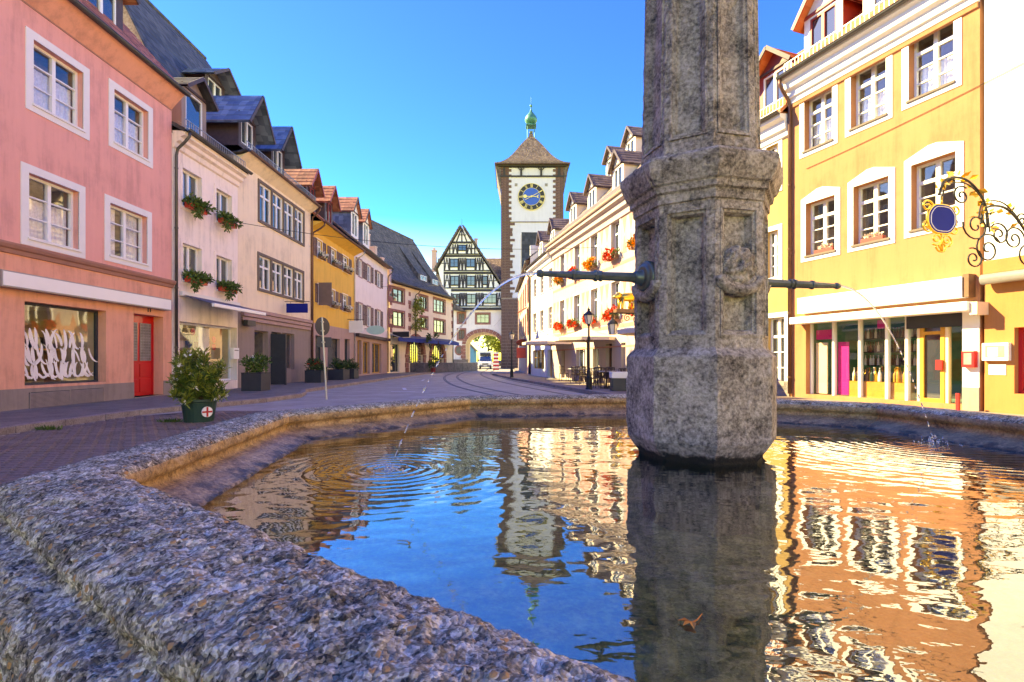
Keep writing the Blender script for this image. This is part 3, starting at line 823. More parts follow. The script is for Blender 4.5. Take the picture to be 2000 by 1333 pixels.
def basin_stone(k, step_p, step_l, amp):
    ang = R(TH + 45 * k); n = Vector((math.cos(ang), math.sin(ang))); t = Vector((-n.y, n.x))
    P = resample(PROF, step_p)
    base_l = 2 * (AP + 0.3) * math.tan(R(22.5)); nl = max(8, int(base_l / step_l))
    nor = []
    for i in range(len(P)):
        a, b = P[max(i-1, 0)], P[min(i+1, len(P)-1)]
        d = Vector((b[0]-a[0], b[1]-a[1])); d.normalize(); nor.append(Vector((-d.y, d.x)))
    verts = []
    for i, (o, z) in enumerate(P):
        half = (AP + o) * math.tan(R(22.5))
        for j in range(nl + 1):
            s = (j / nl) * 2 - 1
            w = BC + n * (AP + o) + t * (half * s)
            q = Vector((w.x, w.y, z))
            am = amp if z > 0.55 else amp * 0.5
            if 0.785 < z < 0.89 and o < 0.2: am *= 0.45
            dd = rough(q, am)
            # worn joint where two stones meet
            e = half * (1 - abs(s))
            if e < 0.02: dd -= 0.004 * (1 - e / 0.02)
            nn = nor[i]
            edge = 1.0 if e > 1e-6 else 0.0
            q2 = w - BC + n * (nn.x * dd)
            if e <= 0.03:      # keep the mitre plane closed: move along the mitre
                q2 = (n * (AP + o + nn.x * dd) + t * ((AP + o + nn.x * dd) * math.tan(R(22.5)) * s))
            verts.append((q2.x, q2.y, z + nn.y * dd))
    faces = []
    W = nl + 1
    for i in range(len(P) - 1):
        for j in range(nl):
            faces.append((i*W+j, i*W+j+1, (i+1)*W+j+1, (i+1)*W+j))
    mb = MB(); mb.v = verts; mb.f = faces
    o = mb.build('basin_stone', M['wet_stone'], fountain, smooth=True, fix=True)
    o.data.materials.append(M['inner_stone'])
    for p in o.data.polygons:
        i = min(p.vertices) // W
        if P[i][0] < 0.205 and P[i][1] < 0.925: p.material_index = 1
    return o
# k: normal direction 7.8+45k degrees; 4 = left, 5 = near left, 6 = nearest, 3 = far left
for k in range(8):
    if k == 5: basin_stone(k, 0.0055, 0.0065, 0.0065)
    elif k in (4,): basin_stone(k, 0.009, 0.010, 0.0045)
    elif k == 6: basin_stone(k, 0.010, 0.012, 0.0065)
    elif k in (2, 3, 1, 0): basin_stone(k, 0.012, 0.014, 0.0026)
    else: basin_stone(k, 0.03, 0.03, 0.006)
octo = lambda ap: [(ap / math.cos(R(22.5)) * math.cos(R(TH + 22.5 + 45 * k)), ap / math.cos(R(22.5)) * math.sin(R(TH + 22.5 + 45 * k))) for k in range(8)]
MB().slab(octo(AP + 0.03), 0.10, 0.42).build('basin_floor', M['algae'], fountain)

# --- column: octagonal, lofted, with sunk panels and weathering
CC = Vector((1.05, 2.86)); CTH = 13.7
cl = CC - BC
def column_part(name, prof, nu, zstep, amp, panel=None, mat=None):
    """prof: (apothem, z) list; panel(u, z, face) -> recess depth"""
    P = []
    for (a, b), (c, d) in zip(prof, prof[1:]):
        n = max(1, int(math.hypot(c - a, d - b) / zstep))
        for i in range(n): P.append((a + (c - a) * i / n, b + (d - b) * i / n))
    P.append(prof[-1])
    verts = []; N = 8 * nu
    for ap, z in P:
        for f in range(8):
            ang = R(CTH + 45 * f); n = Vector((math.cos(ang), math.sin(ang))); t = Vector((-n.y, n.x)); half = ap * math.tan(R(22.5))
            for j in range(nu):
                u = (j / nu) * 2 - 1
                w = n * ap + t * (half * u)
                rec = panel(u * half, z, f, half) if panel else 0.0
                q = Vector((w.x + CC.x, w.y + CC.y, z))
                d = rough(q * 1.15 + Vector((5, 2, 9)), amp)
                if abs(u) > 0.93: d -= max(0, noise.noise(q * 16.0) - .1) * 0.016     # chipped arrises
                r = w.length; k = (r + d - rec) / r
                verts.append((w.x * k + cl.x, w.y * k + cl.y, z))
    faces = []
    for i in range(len(P) - 1):
        for j in range(N): faces.append((i*N+j, i*N+(j+1)%N, (i+1)*N+(j+1)%N, (i+1)*N+j))
    mb = MB(); mb.v = verts; mb.f = faces
    mb.f.append(tuple(range(N))[::-1]); mb.f.append(tuple(range((len(P)-1)*N, len(P)*N)))
    return mb.build(name, mat or M['column_stone'], fountain, smooth=28)
c8 = math.cos(R(22.5))
def sunk(z0, z1, mx, depth=0.05, lip=0.022):
    def f(u, z, face, half):
        e = min(half - mx - abs(u), z - z0, z1 - z)
        if e <= 0: return 0.0
        if e < lip: return depth * 0.55 * min(1, e / 0.006)
        return depth * 0.55 + depth * 0.45 * min(1, (e - lip) / 0.006)
    return f
BASE = [(0.30*c8, 0.20), (0.325*c8, 0.74), (0.332*c8, 0.79), (0.40*c8, 0.885), (0.403*c8, 0.905), (0.403*c8, 1.32), (0.398*c8, 1.328), (0.362*c8, 1.362)]
column_part('column_base', BASE, 30, 0.010, 0.0022)
column_part('column_shaft', [(0.362*c8, 1.362), (0.358*c8, 1.375), (0.356*c8, 2.10)], 40, 0.008, 0.0014, sunk(1.425, 2.06, 0.032))
column_part('column_cornice', [(0.356*c8, 2.10), (0.366*c8, 2.105), (0.368*c8, 2.15), (0.385*c8, 2.158), (0.388*c8, 2.19), (0.402*c8, 2.198), (0.425*c8, 2.25), (0.437*c8, 2.29), (0.437*c8, 2.315), (0.425*c8, 2.33), (0.33*c8, 2.35)], 30, 0.007, 0.0018)
column_part('upper_shaft', [(0.33*c8, 2.35), (0.322*c8, 2.36), (0.318*c8, 2.42), (0.30*c8, 3.15), (0.285*c8, 4.3)], 30, 0.011, 0.0036, sunk(2.44, 4.2, 0.028, 0.032))
column_part('capital', [(0.285*c8, 4.3), (0.34*c8, 4.36), (0.36*c8, 4.5), (0.30*c8, 4.6), (0.12*c8, 4.95), (0.02, 5.0)], 8, 0.05, 0.006)

def face_frame(f, z, out=0.0):
    ang = R(CTH + 45 * f); n = Vector((math.cos(ang), math.sin(ang), 0)); t = Vector((-n.y, n.x, 0))
    o = Vector((cl.x, cl.y, z)) + n * (0.356 * c8 + out); return o, n, t
def carved_head(f, z, rad):
    """weathered lion mask with mane, on a scalloped bracket"""
    o, n, t = face_frame(f, z, -0.012); up = Vector((0, 0, 1))
    mb = MB(); N, K = 40, 18
    for i in range(K + 1):
        rr = i / K
        for j in range(N):
            a = 2 * math.pi * j / N; x, y = rr * math.cos(a), rr * math.sin(a)
            h = math.sqrt(max(0, 1 - rr * rr)) * 0.55
            h += 0.14 * math.sin(a * 11 + rr * 9) * max(0, rr - 0.45) * 2             # mane locks
            for ex in (-0.24, 0.24): h -= 0.20 * math.exp(-((x - ex)**2 + (y - 0.16)**2) / 0.012)   # eye sockets
            h += 0.22 * math.exp(-(x**2 / 0.02 + (y + 0.02)**2 / 0.06))               # nose
            h -= 0.22 * math.exp(-(x**2 / 0.08 + (y + 0.40)**2 / 0.010))              # mouth
            for ex in (-0.55, 0.55): h += 0.16 * math.exp(-((x - ex)**2 + (y - 0.62)**2) / 0.02)    # ears
            p = o + t * (x * rad) + up * (y * rad * 1.12) + n * (h * rad * 0.8)
            p += n * (rough(p * 3.0, 0.004))
            mb.v.append(tuple(p))
    for i in range(K):
        for j in range(N): mb.f.append((i*N+j, i*N+(j+1)%N, (i+1)*N+(j+1)%N, (i+1)*N+j))
    mb.build('lion_mask', M['column_stone'], fountain, smooth=True)
def apron(f, z, w):
    """curved carved swag under the ornament"""
    o, n, t = face_frame(f, z, 0.0); up = Vector((0, 0, 1)); mb = MB()
    for r, dr in ((0.030, 0), (0.020, 0.034)):
        pts = []
        for i in range(17):
            a = math.pi + math.pi * i / 16
            pts.append(o + t * ((w - dr) * math.cos(a)) + up * ((w - dr) * 0.62 * math.sin(a) + 0.02) + n * 0.0)
        mb.tube(pts, r, 8)
    mb.build('carved_swag', M['column_stone'], fountain, smooth=True)
def panel_frame(f, ap0, ap1, z0, z1, inset, name='panel_moulding'):
    ang = R(CTH + 45 * f); n = Vector((math.cos(ang), math.sin(ang), 0)); t = Vector((-n.y, n.x, 0))
    def pt(u, z, out):
        k = (z - z0) / (z1 - z0); ap = ap0 + (ap1 - ap0) * k; return Vector((cl.x, cl.y, z)) + n * (ap + out) + t * u
    def hw(z, e): k = (z - z0) / (z1 - z0); return (ap0 + (ap1 - ap0) * k) * math.tan(R(22.5)) - inset - e
    mb = MB(); L = [(0.0, -.012), (0.0, .004), (.012, .004), (.016, -.006), (.028, -.010), (.034, -.03)]
    rings = []
    for e, o in L: rings.append([pt(-hw(z0, e), z0 + e, o), pt(hw(z0, e), z0 + e, o), pt(hw(z1, e), z1 - e, o), pt(-hw(z1, e), z1 - e, o)])
    for a, b in zip(rings, rings[1:]):
        for i in range(4): mb.quad(a[i], a[(i+1) % 4], b[(i+1) % 4], b[i])
    mb.build(name, M['column_stone'], fountain, fix=False)
for f in range(8):
    panel_frame(f, .3575 * c8, .356 * c8, 1.42, 2.065, .028)
    panel_frame(f, .3175 * c8, .288 * c8, 2.44, 4.2, .026)
carved_head(6, 1.765, 0.098); apron(6, 1.70, 0.115)
carved_head(2, 1.765, 0.098)
def spout(f):
    o, n, t = face_frame(f, 1.75)
    apron(f, 1.70, 0.115)
    rot = n.to_track_quat('Z', 'Y').to_matrix()
    def lay(prof, nn=20):
        m = MB().lathe(prof, nn); m.v = [tuple(o + rot @ Vector(v)) for v in m.v]; return m
    ros = lay([(0.09, -0.03), (0.092, 0.006), (0.084, 0.018), (0.074, 0.014), (0.070, 0.026), (0.052, 0.034), (0.046, 0.026), (0.040, 0.042), (0.034, 0.06), (0.03, 0.075)], 28).build('spout_rosette', M['bronze'], fountain, smooth=True)
    p = lay([(0.027, 0.05), (0.024, 0.20), (0.023, 0.258), (0.029, 0.262), (0.030, 0.272), (0.024, 0.278), (0.023, 0.285), (0.030, 0.29), (0.030, 0.302), (0.022, 0.308), (0.022, 0.41), (0.027, 0.415), (0.027, 0.428), (0.019, 0.432), (0.014, 0.585), (0.018, 0.59), (0.020, 0.602), (0.017, 0.618), (0.009, 0.62)], 8)
    p.build('spout_pipe', M['bronze'], fountain)
spout(4); spout(0)

# --- water surface and jets
IMP = []
for f in (4, 0):
    ang = R(CTH + 45 * f); n = Vector((math.cos(ang), math.sin(ang)))
    IMP.append(CC + n * (0.33 + 0.62 + 0.74))
def water_mat():
    m = bpy.data.materials.new('fountain_water'); m.use_nodes = True; n = m.node_tree; n.nodes.clear()
    o = n.nodes.new('ShaderNodeOutputMaterial'); geo = n.nodes.new('ShaderNodeNewGeometry')
    g = n.nodes.new('ShaderNodeBsdfGlossy'); g.inputs['Roughness'].default_value = 0.0; g.inputs['Color'].default_value = (1, 1, 1, 1)
    t = n.nodes.new('ShaderNodeBsdfTransparent'); t.inputs[0].default_value = (0.86, 0.90, 0.80, 1)
    mx = n.nodes.new('ShaderNodeMixShader')
    def M2(op, a, b=None, c=None):
        q = n.nodes.new('ShaderNodeMath'); q.operation = op
        for i, v in enumerate((a, b, c)):
            if v is None: continue
            if isinstance(v, (int, float)): q.inputs[i].default_value = v
            else: n.links.new(v, q.inputs[i])
        return q.outputs[0]
    total = None
    for (p, freq, amp, dec) in ((IMP[0], 95.0, 1.2, 2.3), (IMP[1], 90.0, 1.3, 1.5)):
        d = n.nodes.new('ShaderNodeVectorMath'); d.operation = 'DISTANCE'
        d.inputs[1].default_value = (p.x, p.y, 0.78); n.links.new(geo.outputs['Position'], d.inputs[0])
        wob = tex(n, 'ShaderNodeTexNoise', Scale=5.0, Detail=2.0); n.links.new(geo.outputs['Position'], wob.inputs['Vector'])
        r = M2('ADD', d.outputs['Value'], M2('MULTIPLY', wob.outputs[0], 0.05))
        s = M2('SINE', M2('MULTIPLY', M2('POWER', r, 0.85), freq))
        env = M2('MULTIPLY', amp, M2('POWER', 2.718, M2('MULTIPLY', r, -dec)))
        v = M2('MULTIPLY', s, env)
        total = v if total is None else M2('ADD', total, v)
    # slow swell and small chop
    mp = n.nodes.new('ShaderNodeMapping'); mp.inputs['Scale'].default_value = (1.0, 1.6, 1.0); n.links.new(geo.outputs['Position'], mp.inputs['Vector'])
    a = tex(n, 'ShaderNodeTexNoise', Scale=3.2, Detail=2.0, Roughness=0.45); n.links.new(mp.outputs[0], a.inputs['Vector'])
    b = tex(n, 'ShaderNodeTexNoise', Scale=19.0, Detail=2.0, Roughness=0.5); n.links.new(mp.outputs[0], b.inputs['Vector'])
    hgt = M2('ADD', M2('MULTIPLY', total, 0.0008), M2('ADD', M2('MULTIPLY', a.outputs[0], 0.0060), M2('MULTIPLY', b.outputs[0], 0.00035)))
    bn = tex(n, 'ShaderNodeBump', Strength=1.0, Distance=1.0); n.links.new(hgt, bn.inputs['Height'])
    n.links.new(bn.outputs[0], g.inputs['Normal']); fr = schlick(n, 0.23, bn.outputs[0])
    n.links.new(fr, mx.inputs[0]); n.links.new(t.outputs[0], mx.inputs[1]); n.links.new(g.outputs[0], mx.inputs[2])
    n.links.new(mx.outputs[0], o.inputs[0]); return m
mb = MB(); mb.quad(*[(BC.x + p[0], BC.y + p[1], 0.78) for p in octo(AP + 0.02)])
struct(mb.build('water', water_mat(), fix=False))
wj = bpy.data.materials.new('clear_jet_water'); n_, p_, o_ = nodes(wj)
p_.inputs['Base Color'].default_value = (0.9, 0.93, 0.95, 1); p_.inputs['Roughness'].default_value = 0.05; p_.inputs['Transmission Weight'].default_value = 0.75; p_.inputs['IOR'].default_value = 1.33
def jet(f, label):
    ang = R(CTH + 45 * f); n = Vector((math.cos(ang), math.sin(ang), 0)); s0 = Vector((CC.x, CC.y, 1.75)) + n * (0.33 + 0.615)
    root = empty('water_jet', (s0.x, s0.y, 0.78)); tag(root, label, 'water jet')
    def at(t): return s0 + n * (1.66 * t) + Vector((0, 0, -4.9 * t * t)) - root.location
    T = 0.445; rg = random.Random(f)
    MB().tube([at(T * 0.62 * i / 24) for i in range(25)], [0.0065 - 0.003 * i / 24 for i in range(25)], 8).build('stream', wj, root, smooth=True)
    t = T * 0.63
    while t < T:
        l = rg.uniform(0.004, 0.012)
        MB().tube([at(t), at(t + l * .5), at(t + l)], [0.0015, rg.uniform(0.003, 0.006), 0.0015], 7).build('falling_drop', wj, root, smooth=True); t += l + rg.uniform(0.003, 0.009)
    mb = MB(); c = at(T)
    for _ in range(46):
        a = rg.uniform(0, 6.28); rr = abs(rg.gauss(0, 0.06)); h = max(0.002, rg.gauss(0.012, 0.014) * (1.3 - rr * 6))
        p = c + Vector((rr * math.cos(a), rr * math.sin(a), max(0.002, h))); q = rg.uniform(0.002, 0.005)
        mb.lathe([(0.0005, -q), (q * .8, -q * .5), (q, 0), (q * .8, q * .6), (0.0005, q * 1.4)], 6, tuple(p))
    for k in range(5):
        a = k * 1.3; mb.tube([c + Vector((0.02 * math.cos(a), 0.02 * math.sin(a), -0.004)), c + Vector((0.028 * math.cos(a), 0.028 * math.sin(a), 0.012 + 0.008 * (k % 3)))], [0.008, 0.0015], 6)
    mb.build('splash', wj, root, smooth=True)
jet(4, 'thin clear water jet falling from the left bronze spout into the basin')
jet(0, 'thin clear water jet falling from the right bronze spout towards the basin rim')
# ================================================================ LEFT ROW
LX = -11.9
# ---- pink house
H1 = Fac('house', (LX, 5.0), (LX, 17.9)); f = H1
tag(f.o, 'pink rendered house with white window surrounds, red door and white sign panel', 'house')
up1 = f.rect(64, 162, 76.6, 203); up2 = f.rect(222, 289, 173, 277); lo1 = f.rect(55, 153.5, 337, 464); lo2 = f.rect(214, 287, 396, 498)
shop = f.rect(48, 207, 588, 754); door = f.rect(261, 319, 612, 779)
door = (door[0], door[1], 0.03, door[3])
zc = f.at(0, 478)[1]
EV1 = 10.45
wins = [up1, up2, lo1, lo2]
# the same windows go on to the left along the facade
sp = up2[0] - up1[0]
extra = [(w[0] - sp * k, w[1] - sp * k, w[2], w[3]) for k in (1,) for w in (up1, lo1)]
f.wall(EV1, wins + extra, M['pink'], depth=10, z0=zc, name='upper_wall', gable=EV1 + 6.0)
f.wall(zc, [(*shop, 0.3), (*door, 0.42)], M['pink_base'], depth=10, name='ground_floor_wall', back=True)
f.cornice(zc, M['cornice_brown'], x1=f.L + 0.03, prof=((0.0, -0.16), (0.05, -0.15), (0.07, -0.06), (0.12, -0.03), (0.15, 0.04), (0.15, 0.09), (0.0, 0.12)))
zpl = f.at(0, 762)[1]
for x0, x1 in ((0, shop[0] - 0.5), (shop[0] - 0.5, door[0] - 0.001), (door[1] + 0.001, f.L)):
    MB().box(x0, x1, -0.02, 0.01, -0.02, zpl).build('plinth', M['plinth'], f.o)
for i, w in enumerate(wins + extra):
    f.window(w, 'three', recess=0.2, fw=0.07, surround=M['white_trim'], sw=0.2, proud=0.025, pane='pane_clear', curtain=(0.66 if i in (0, 1, 2) else 1.0), sill=M['white_trim'])
wd = f.window(shop, 'one', recess=0.28, fw=0.06, frame=M['charcoal'], pane='pane_clear', room=False)
q = MB(); a, b, c_, d_ = shop; e = 2.4
q.quad((a, e, c_), (b, e, c_), (b, e, d_), (a, e, d_)); q.quad((a, .33, c_), (a, e, c_), (a, e, d_), (a, .33, d_)); q.quad((b, .33, c_), (b, e, c_), (b, e, d_), (b, .33, d_))
q.quad((a, .33, c_), (b, .33, c_), (b, e, c_), (a, e, c_)); q.quad((a, .33, d_), (b, .33, d_), (b, e, d_), (a, e, d_))
q.build('shop_interior', M['room_light'], wd, fix=False)
q = MB()
for z in (0.25, 0.9): q.box(a + .2, b - .3, 1.0, 1.5, c_ + z, c_ + z + 0.05)
for x in (a + .25, b - .4): q.box(x, x + .06, 1.05, 1.45, c_, c_ + 0.9)
q.build('display_table', M['wood'], wd)
rg = random.Random(3); q = MB()
for i in range(16):
    x = a + .3 + i * (b - a - .8) / 16; h = rg.uniform(.1, .35); q.box(x, x + rg.uniform(.08, .2), 1.1, 1.35, c_ + .95, c_ + .95 + h)
q.build('shop_goods', M['charcoal'], wd)
# white brush-stroke graphic on the glass
rg = random.Random(11); z0, z1 = c_ + (d_ - c_) * 0.08, c_ + (d_ - c_) * 0.66
def stroke(p, w, y):
    q = MB()
    for i in range(len(p) - 1):
        d = Vector((p[i+1][0] - p[i][0], p[i+1][1] - p[i][1])); n = Vector((-d.y, d.x)).normalized()
        k0 = w * math.sin(math.pi * (i + .15) / len(p)); k1 = w * math.sin(math.pi * (i + 1.15) / len(p))
        if k1 < 0.004: k1 = 0.004
        q.quad((p[i][0] - n.x*k0, y, p[i][1] - n.y*k0), (p[i+1][0] - n.x*k1, y, p[i+1][1] - n.y*k1), (p[i+1][0] + n.x*k1, y, p[i+1][1] + n.y*k1), (p[i][0] + n.x*k0, y, p[i][1] + n.y*k0))
    q.build('brush_stroke', M['white_sign'], wd, fix=False)
sw_ = b - a
for row in range(3):
    zz = z0 + (z1 - z0) * (0.18 + 0.33 * row); n = 24 - row * 5
    for i in range(n):
        x = a + .08 + (sw_ * (0.86 - .12 * (row == 2))) * (i + rg.random() * .5) / n; up_ = (z1 - z0) * rg.uniform(.14, .24); bend = rg.choice((-1, 1)) * rg.uniform(.03, .13); lean = rg.uniform(-.25, .35)
        stroke([(x + bend * math.sin(3.0 * t / 9) + t / 9 * lean, zz + up_ * math.cos(math.pi * t / 9)) for t in range(10)], rg.uniform(.028, .06), 0.262 - 0.0009 * (row * 24 + i))
for i in range(5):
    stroke([(a + .15 + sw_ * .16 * i + t * .055, z0 + .06 + .05 * math.sin(t * .9 + i)) for t in range(12)], .035, 0.258 - 0.0012 * i)
# red panelled door with two lattice lights
dx0, dx1, dz0, dz1 = door; yd = 0.36
dr = MB(); dr.box(dx0 + .05, dx1 - .05, yd, yd + .05, dz0, dz1 - .05)
dr = dr.build('door', M['red_door'], f.o)
fr = MB(); fr.box(dx0, dx0 + .05, yd - .03, yd + .06, dz0, dz1); fr.box(dx1 - .05, dx1, yd - .03, yd + .06, dz0, dz1); fr.box(dx0 + .05, dx1 - .05, yd - .03, yd + .06, dz1 - .05, dz1)
fr.build('door_frame', M['red_door'], dr)
xm = (dx0 + dx1) / 2
for s0, s1 in ((dx0 + .09, xm - .03), (xm + .03, dx1 - .09)):
    MB().box(s0 + .03, s1 - .03, yd - .012, yd - .004, dz0 + 1.15, dz1 - .25).build('door_light', M['room'], dr)
    lt = MB()
    for i in range(14):
        z = dz0 + 1.17 + i * (dz1 - dz0 - 1.44) / 13; lt.box(s0 + .03, s1 - .03, yd - .022, yd - .013, z - .008, z + .008)
    for i in range(5):
        x = s0 + .04 + (s1 - s0 - .08) * i / 4; lt.box(x - .006, x + .006, yd - .026, yd - .0225, dz0 + 1.15, dz1 - .25)
    lt.build('lattice', M['rail_grey'], dr)
    for z0_, z1_ in ((dz0 + .12, dz0 + .55), (dz0 + .62, dz0 + 1.05)):
        pn = MB(); pn.box(s0 + .03, s1 - .03, yd - .02, yd + .001, z0_, z1_); pn.build('door_panel', M['red_door'], dr, bevel=.012)
MB().box(dx0 + .09, dx0 + .14, yd - .06, yd, dz0 + 1.0, dz0 + 1.08).box(dx0 + .06, dx0 + .09, yd - .05, yd, dz0 + .86, dz0 + .93).build('door_handle', M['white_sign'], dr)
MB().box(dx0 - .02, dx1 + .02, -.05, .42, -.02, .03).build('door_step', M['kerb'], dr)
# house number over the door
q = MB(); zn = dz1 + .10
for x in (xm - .07, xm + .03): q.box(x, x + .03, -.02, -.004, zn, zn + .2); q.box(x - .03, x, -.02, -.004, zn + .13, zn + .165)
q.build('house_number', M['iron'], f.o)
# white sign panel
s0 = f.at(3, 545, .26)[0]; s1 = f.at(335, 590, .26)[0]; zt = f.at(20, 529, .26)[1]; zb = f.at(20, 561, .26)[1]
sg = MB().box(s0, s1, -.26, -.003, zb, zt).build('sign_panel', M['grey_metal'], f.o)
MB().box(s0 + .03, s1 - .03, -.272, -.261, zb + .03, zt - .03).build('sign_face', M['white_sign'], sg)
# ventilation grille
g = f.rect(55, 200, 767, 803); gb = MB().box(g[0], g[1], -.03, -.021, g[2] + .03, g[3]).build('vent_grille', M['charcoal'], f.o)
q = MB(); n = 13
for i in range(n):
    z = g[2] + .04 + (g[3] - g[2] - .05) * i / n; q.quad((g[0], -.045, z), (g[1], -.045, z), (g[1], -.0305, z + .022), (g[0], -.0305, z + .022))
for x in (g[0], (g[0] + g[1]) / 2, g[1] - .02): q.box(x, x + .02, -.048, -.031, g[2] + .03, g[3])
q.build('grille_slats', M['plinth'], gb, fix=False)
f.roof(EV1 + .1, EV1 + 6.2, 10, M['tile_red'], ov=.5)
MB().prism_x([(-.46, EV1 + .02), (.002, EV1 - .5), (.002, EV1 + .04)], 0, f.L).build('eave_cove', M['pink_base'], f.o)
MB().box(0, f.L, -.02, .004, EV1 - .54, EV1 - .5).build('eave_line', M['cornice_brown'], f.o)
f.gutter(EV1 + .06, M['gutter'], .56, .085)
pp = [(6.2, -.56, EV1), (6.2, -.5, EV1 - .35), (6.0, -.3, EV1 - .42), (5.4, -.14, EV1 - .47), (4.6, -.12, EV1 - .5)]
MB().tube(pp, .06, 10).build('gutter_elbow', M['gutter'], f.o, smooth=True)
x = f.at(176, 30, -.9)[0]
f.dormer(x, 1.7, .55, EV1 + .5, EV1 + 2.5, EV1 + 3.2, M['dark_wood'], M['tile_red'])

# ---- narrow white house with flower boxes
H2 = Fac('house', (LX + .02, 17.92), (LX + .06, 22.1)); f = H2
tag(f.o, 'narrow white house with red flower boxes, grey awning and handbag shop', 'house')
EV2 = 9.15
w = [f.rect(356, 393, 327, 402), f.rect(422, 452, 367, 432), f.rect(356, 393, 474, 548), f.rect(422, 452, 498, 566)]
a0, zt = f.at(349, 622); a1, _ = f.at(463, 622)
sw2 = (a0 + .05, a1, .35, zt - .1)
f.wall(EV2, w + [(*sw2, .35)], M['blush'], depth=9, gable=EV2 + 2.6)
for i, r in enumerate(w):
    f.window(r, 'pair', recess=.2, fw=.07, surround=M['blush'], sw=.13, proud=.02, sill=M['white_trim'])
    MB().box(r[0] + .1, r[0] + .35, .19, .2, r[2] + .08, r[3] - .1).build('inner_curtain', M['oxblood'] if i % 2 else M['curtain'], f.o)
wd = f.window(sw2, 'one', recess=.33, fw=.07, frame=M['white_frame'], pane='pane_clear', room=False)
a, b, c_, d_ = sw2; e = 2.2; q = MB()
q.quad((a, e, c_), (b, e, c_), (b, e, d_), (a, e, d_)); q.quad((a, .36, c_), (a, e, c_), (a, e, d_), (a, .36, d_)); q.quad((b, .36, c_), (b, e, c_), (b, e, d_), (b, .36, d_))
q.quad((a, .36, c_), (b, .36, c_), (b, e, c_), (a, e, c_)); q.quad((a, .36, d_), (b, .36, d_), (b, e, d_), (a, e, d_))
q.build('shop_interior', M['room_light'], wd, fix=False)
rg = random.Random(5)
for i, m in enumerate(('charcoal', 'canvas', 'charcoal', 'red_plastic', 'wood', 'wood', 'oxblood', 'wood', 'navy', 'canvas')):
    x = a + .3 + (i % 5) * .55; z = d_ - .75 if i < 5 else c_ + 1.0 - .2 * (i % 2)
    q = MB(); q.box(x, x + .3, .6, .72, z - .16, z + .1)
    q.tube([(x + .05, .66, z + .1), (x + .08, .66, z + .3), (x + .22, .66, z + .3), (x + .25, .66, z + .1)], .012, 5); q.build('handbag', M[m], wd, bevel=.02)
MB().box(a + 1.65, a + 2.35, .35, .355, d_ - 1.15, d_ - .12).build('shop_poster', M['white_sign'], wd)
for x, z in ((a + 1.3, d_ - .3), (a + 2.65, d_ - .55), (a + 2.65, d_ - .85)):
    MB().prism([(x + .14 * math.cos(k * .5236), z + .14 * math.sin(k * .5236)) for k in range(12)], .345, .349).build('round_sticker', M['red_paint'], wd)
mx = f.at(455, 690)[0]; mz = f.at(455, 690)[1]
mbx = MB().box(mx - .22, mx + .2, -.16, -.002, mz - .25, mz + .22).build('letter_box', M['white_sign'], f.o, bevel=.01)
MB().box(mx - .16, mx + .14, -.166, -.161, mz + .1, mz + .13).build('letter_slot', M['charcoal'], mbx)
# awning: cassette, cloth, front bar
x0, zt = f.at(349, 574); x1 = f.L - .05
aw = MB().box(x0, x1, -.14, -.003, zt - .06, zt + .1).build('awning_case', M['white_trim'], f.o)
MB().quad((x0 + .1, -.13, zt - .02), (x1, -.13, zt - .02), (x1, -1.15, zt - .34), (x0 + .1, -1.15, zt - .34)).quad((x0 + .1, -.13, zt - .028), (x1, -.13, zt - .028), (x1, -1.15, zt - .348), (x0 + .1, -1.15, zt - .348)).build('awning_cloth', M['grey_awning'], aw, fix=False)
MB().box(x0 + .08, x1 + .02, -1.25, -1.13, zt - .45, zt - .32).build('awning_bar', M['white_sign'], aw, bevel=.015)
f.roof(EV2 + .15, EV2 + 2.8, 9, M['slate'], ov=.45)
f.cornice(EV2, M['blush'], prof=((0.0, -.5), (.08, -.46), (.12, -.3), (.25, -.24), (.27, -.12), (.42, -.06), (.44, .08), (0, .1)))
f.gutter(EV2 + .14, M['gutter'], .56, .08)
f.snow_guard(.1, f.L - .05, -.35, EV2 + .3, M['rail_grey'])
f.downpipe(.08, EV2 + .1, M['gutter'], out=.55)
x = f.at(372, 235, -.5)[0]
f.dormer(x, 1.5, .35, EV2 + .4, EV2 + 2.3, EV2 + 2.9, M['plinth'], M['slate'], win='one')

# ---- cream house with window bands and tall bell-cast roof
H3 = Fac('house', (LX + .03, 22.12), (LX + .03, 30.2)); f = H3
tag(f.o, 'cream house with two bands of four windows and blue slate dormers', 'house')
EV3 = 10.2
def band(xl, xr, yt, yb):
    r = f.rect(xl, xr, yt, yb); n = 4; g = .13; ww = (r[1] - r[0] - g * (n - 1)) / n
    return r, [(r[0] + i * (ww + g), r[0] + i * (ww + g) + ww, r[2], r[3]) for i in range(n)]
b1, w1 = band(506, 592, 356, 429); b2, w2 = band(505, 591, 498, 563)
gw = [f.rect(497, 524, 645, 722), f.rect(530, 549, 648, 742), f.rect(551, 575, 650, 722)]
gw[1] = (gw[1][0], gw[1][1], .02, gw[1][3])
zg = f.at(480, 612)[1]
f.wall(EV3, w1 + w2, M['cream'], depth=12.5, z0=zg, recess=.14)
f.wall(zg, [(*r, .3) for r in gw], M['plinth'], depth=12.5, name='ground_floor_wall')
for bnd, ws in ((b1, w1), (b2, w2)):
    q = MB(); a, b, c_, d_ = bnd; t = .13
    q.box(a - t, a, -.05, .01, c_ - t, d_ + t); q.box(b, b + t, -.05, .01, c_ - t, d_ + t); q.box(a, b, -.05, .01, d_, d_ + t); q.box(a, b, -.07, .01, c_ - t, c_)
    for r0, r1 in zip(ws, ws[1:]): q.box(r0[1], r1[0], -.05, .01, c_, d_)
    q.build('window_band_trim', M['window_grey'], f.o)
    for r in ws: f.window(r, 'cross', recess=.1, fw=.07)
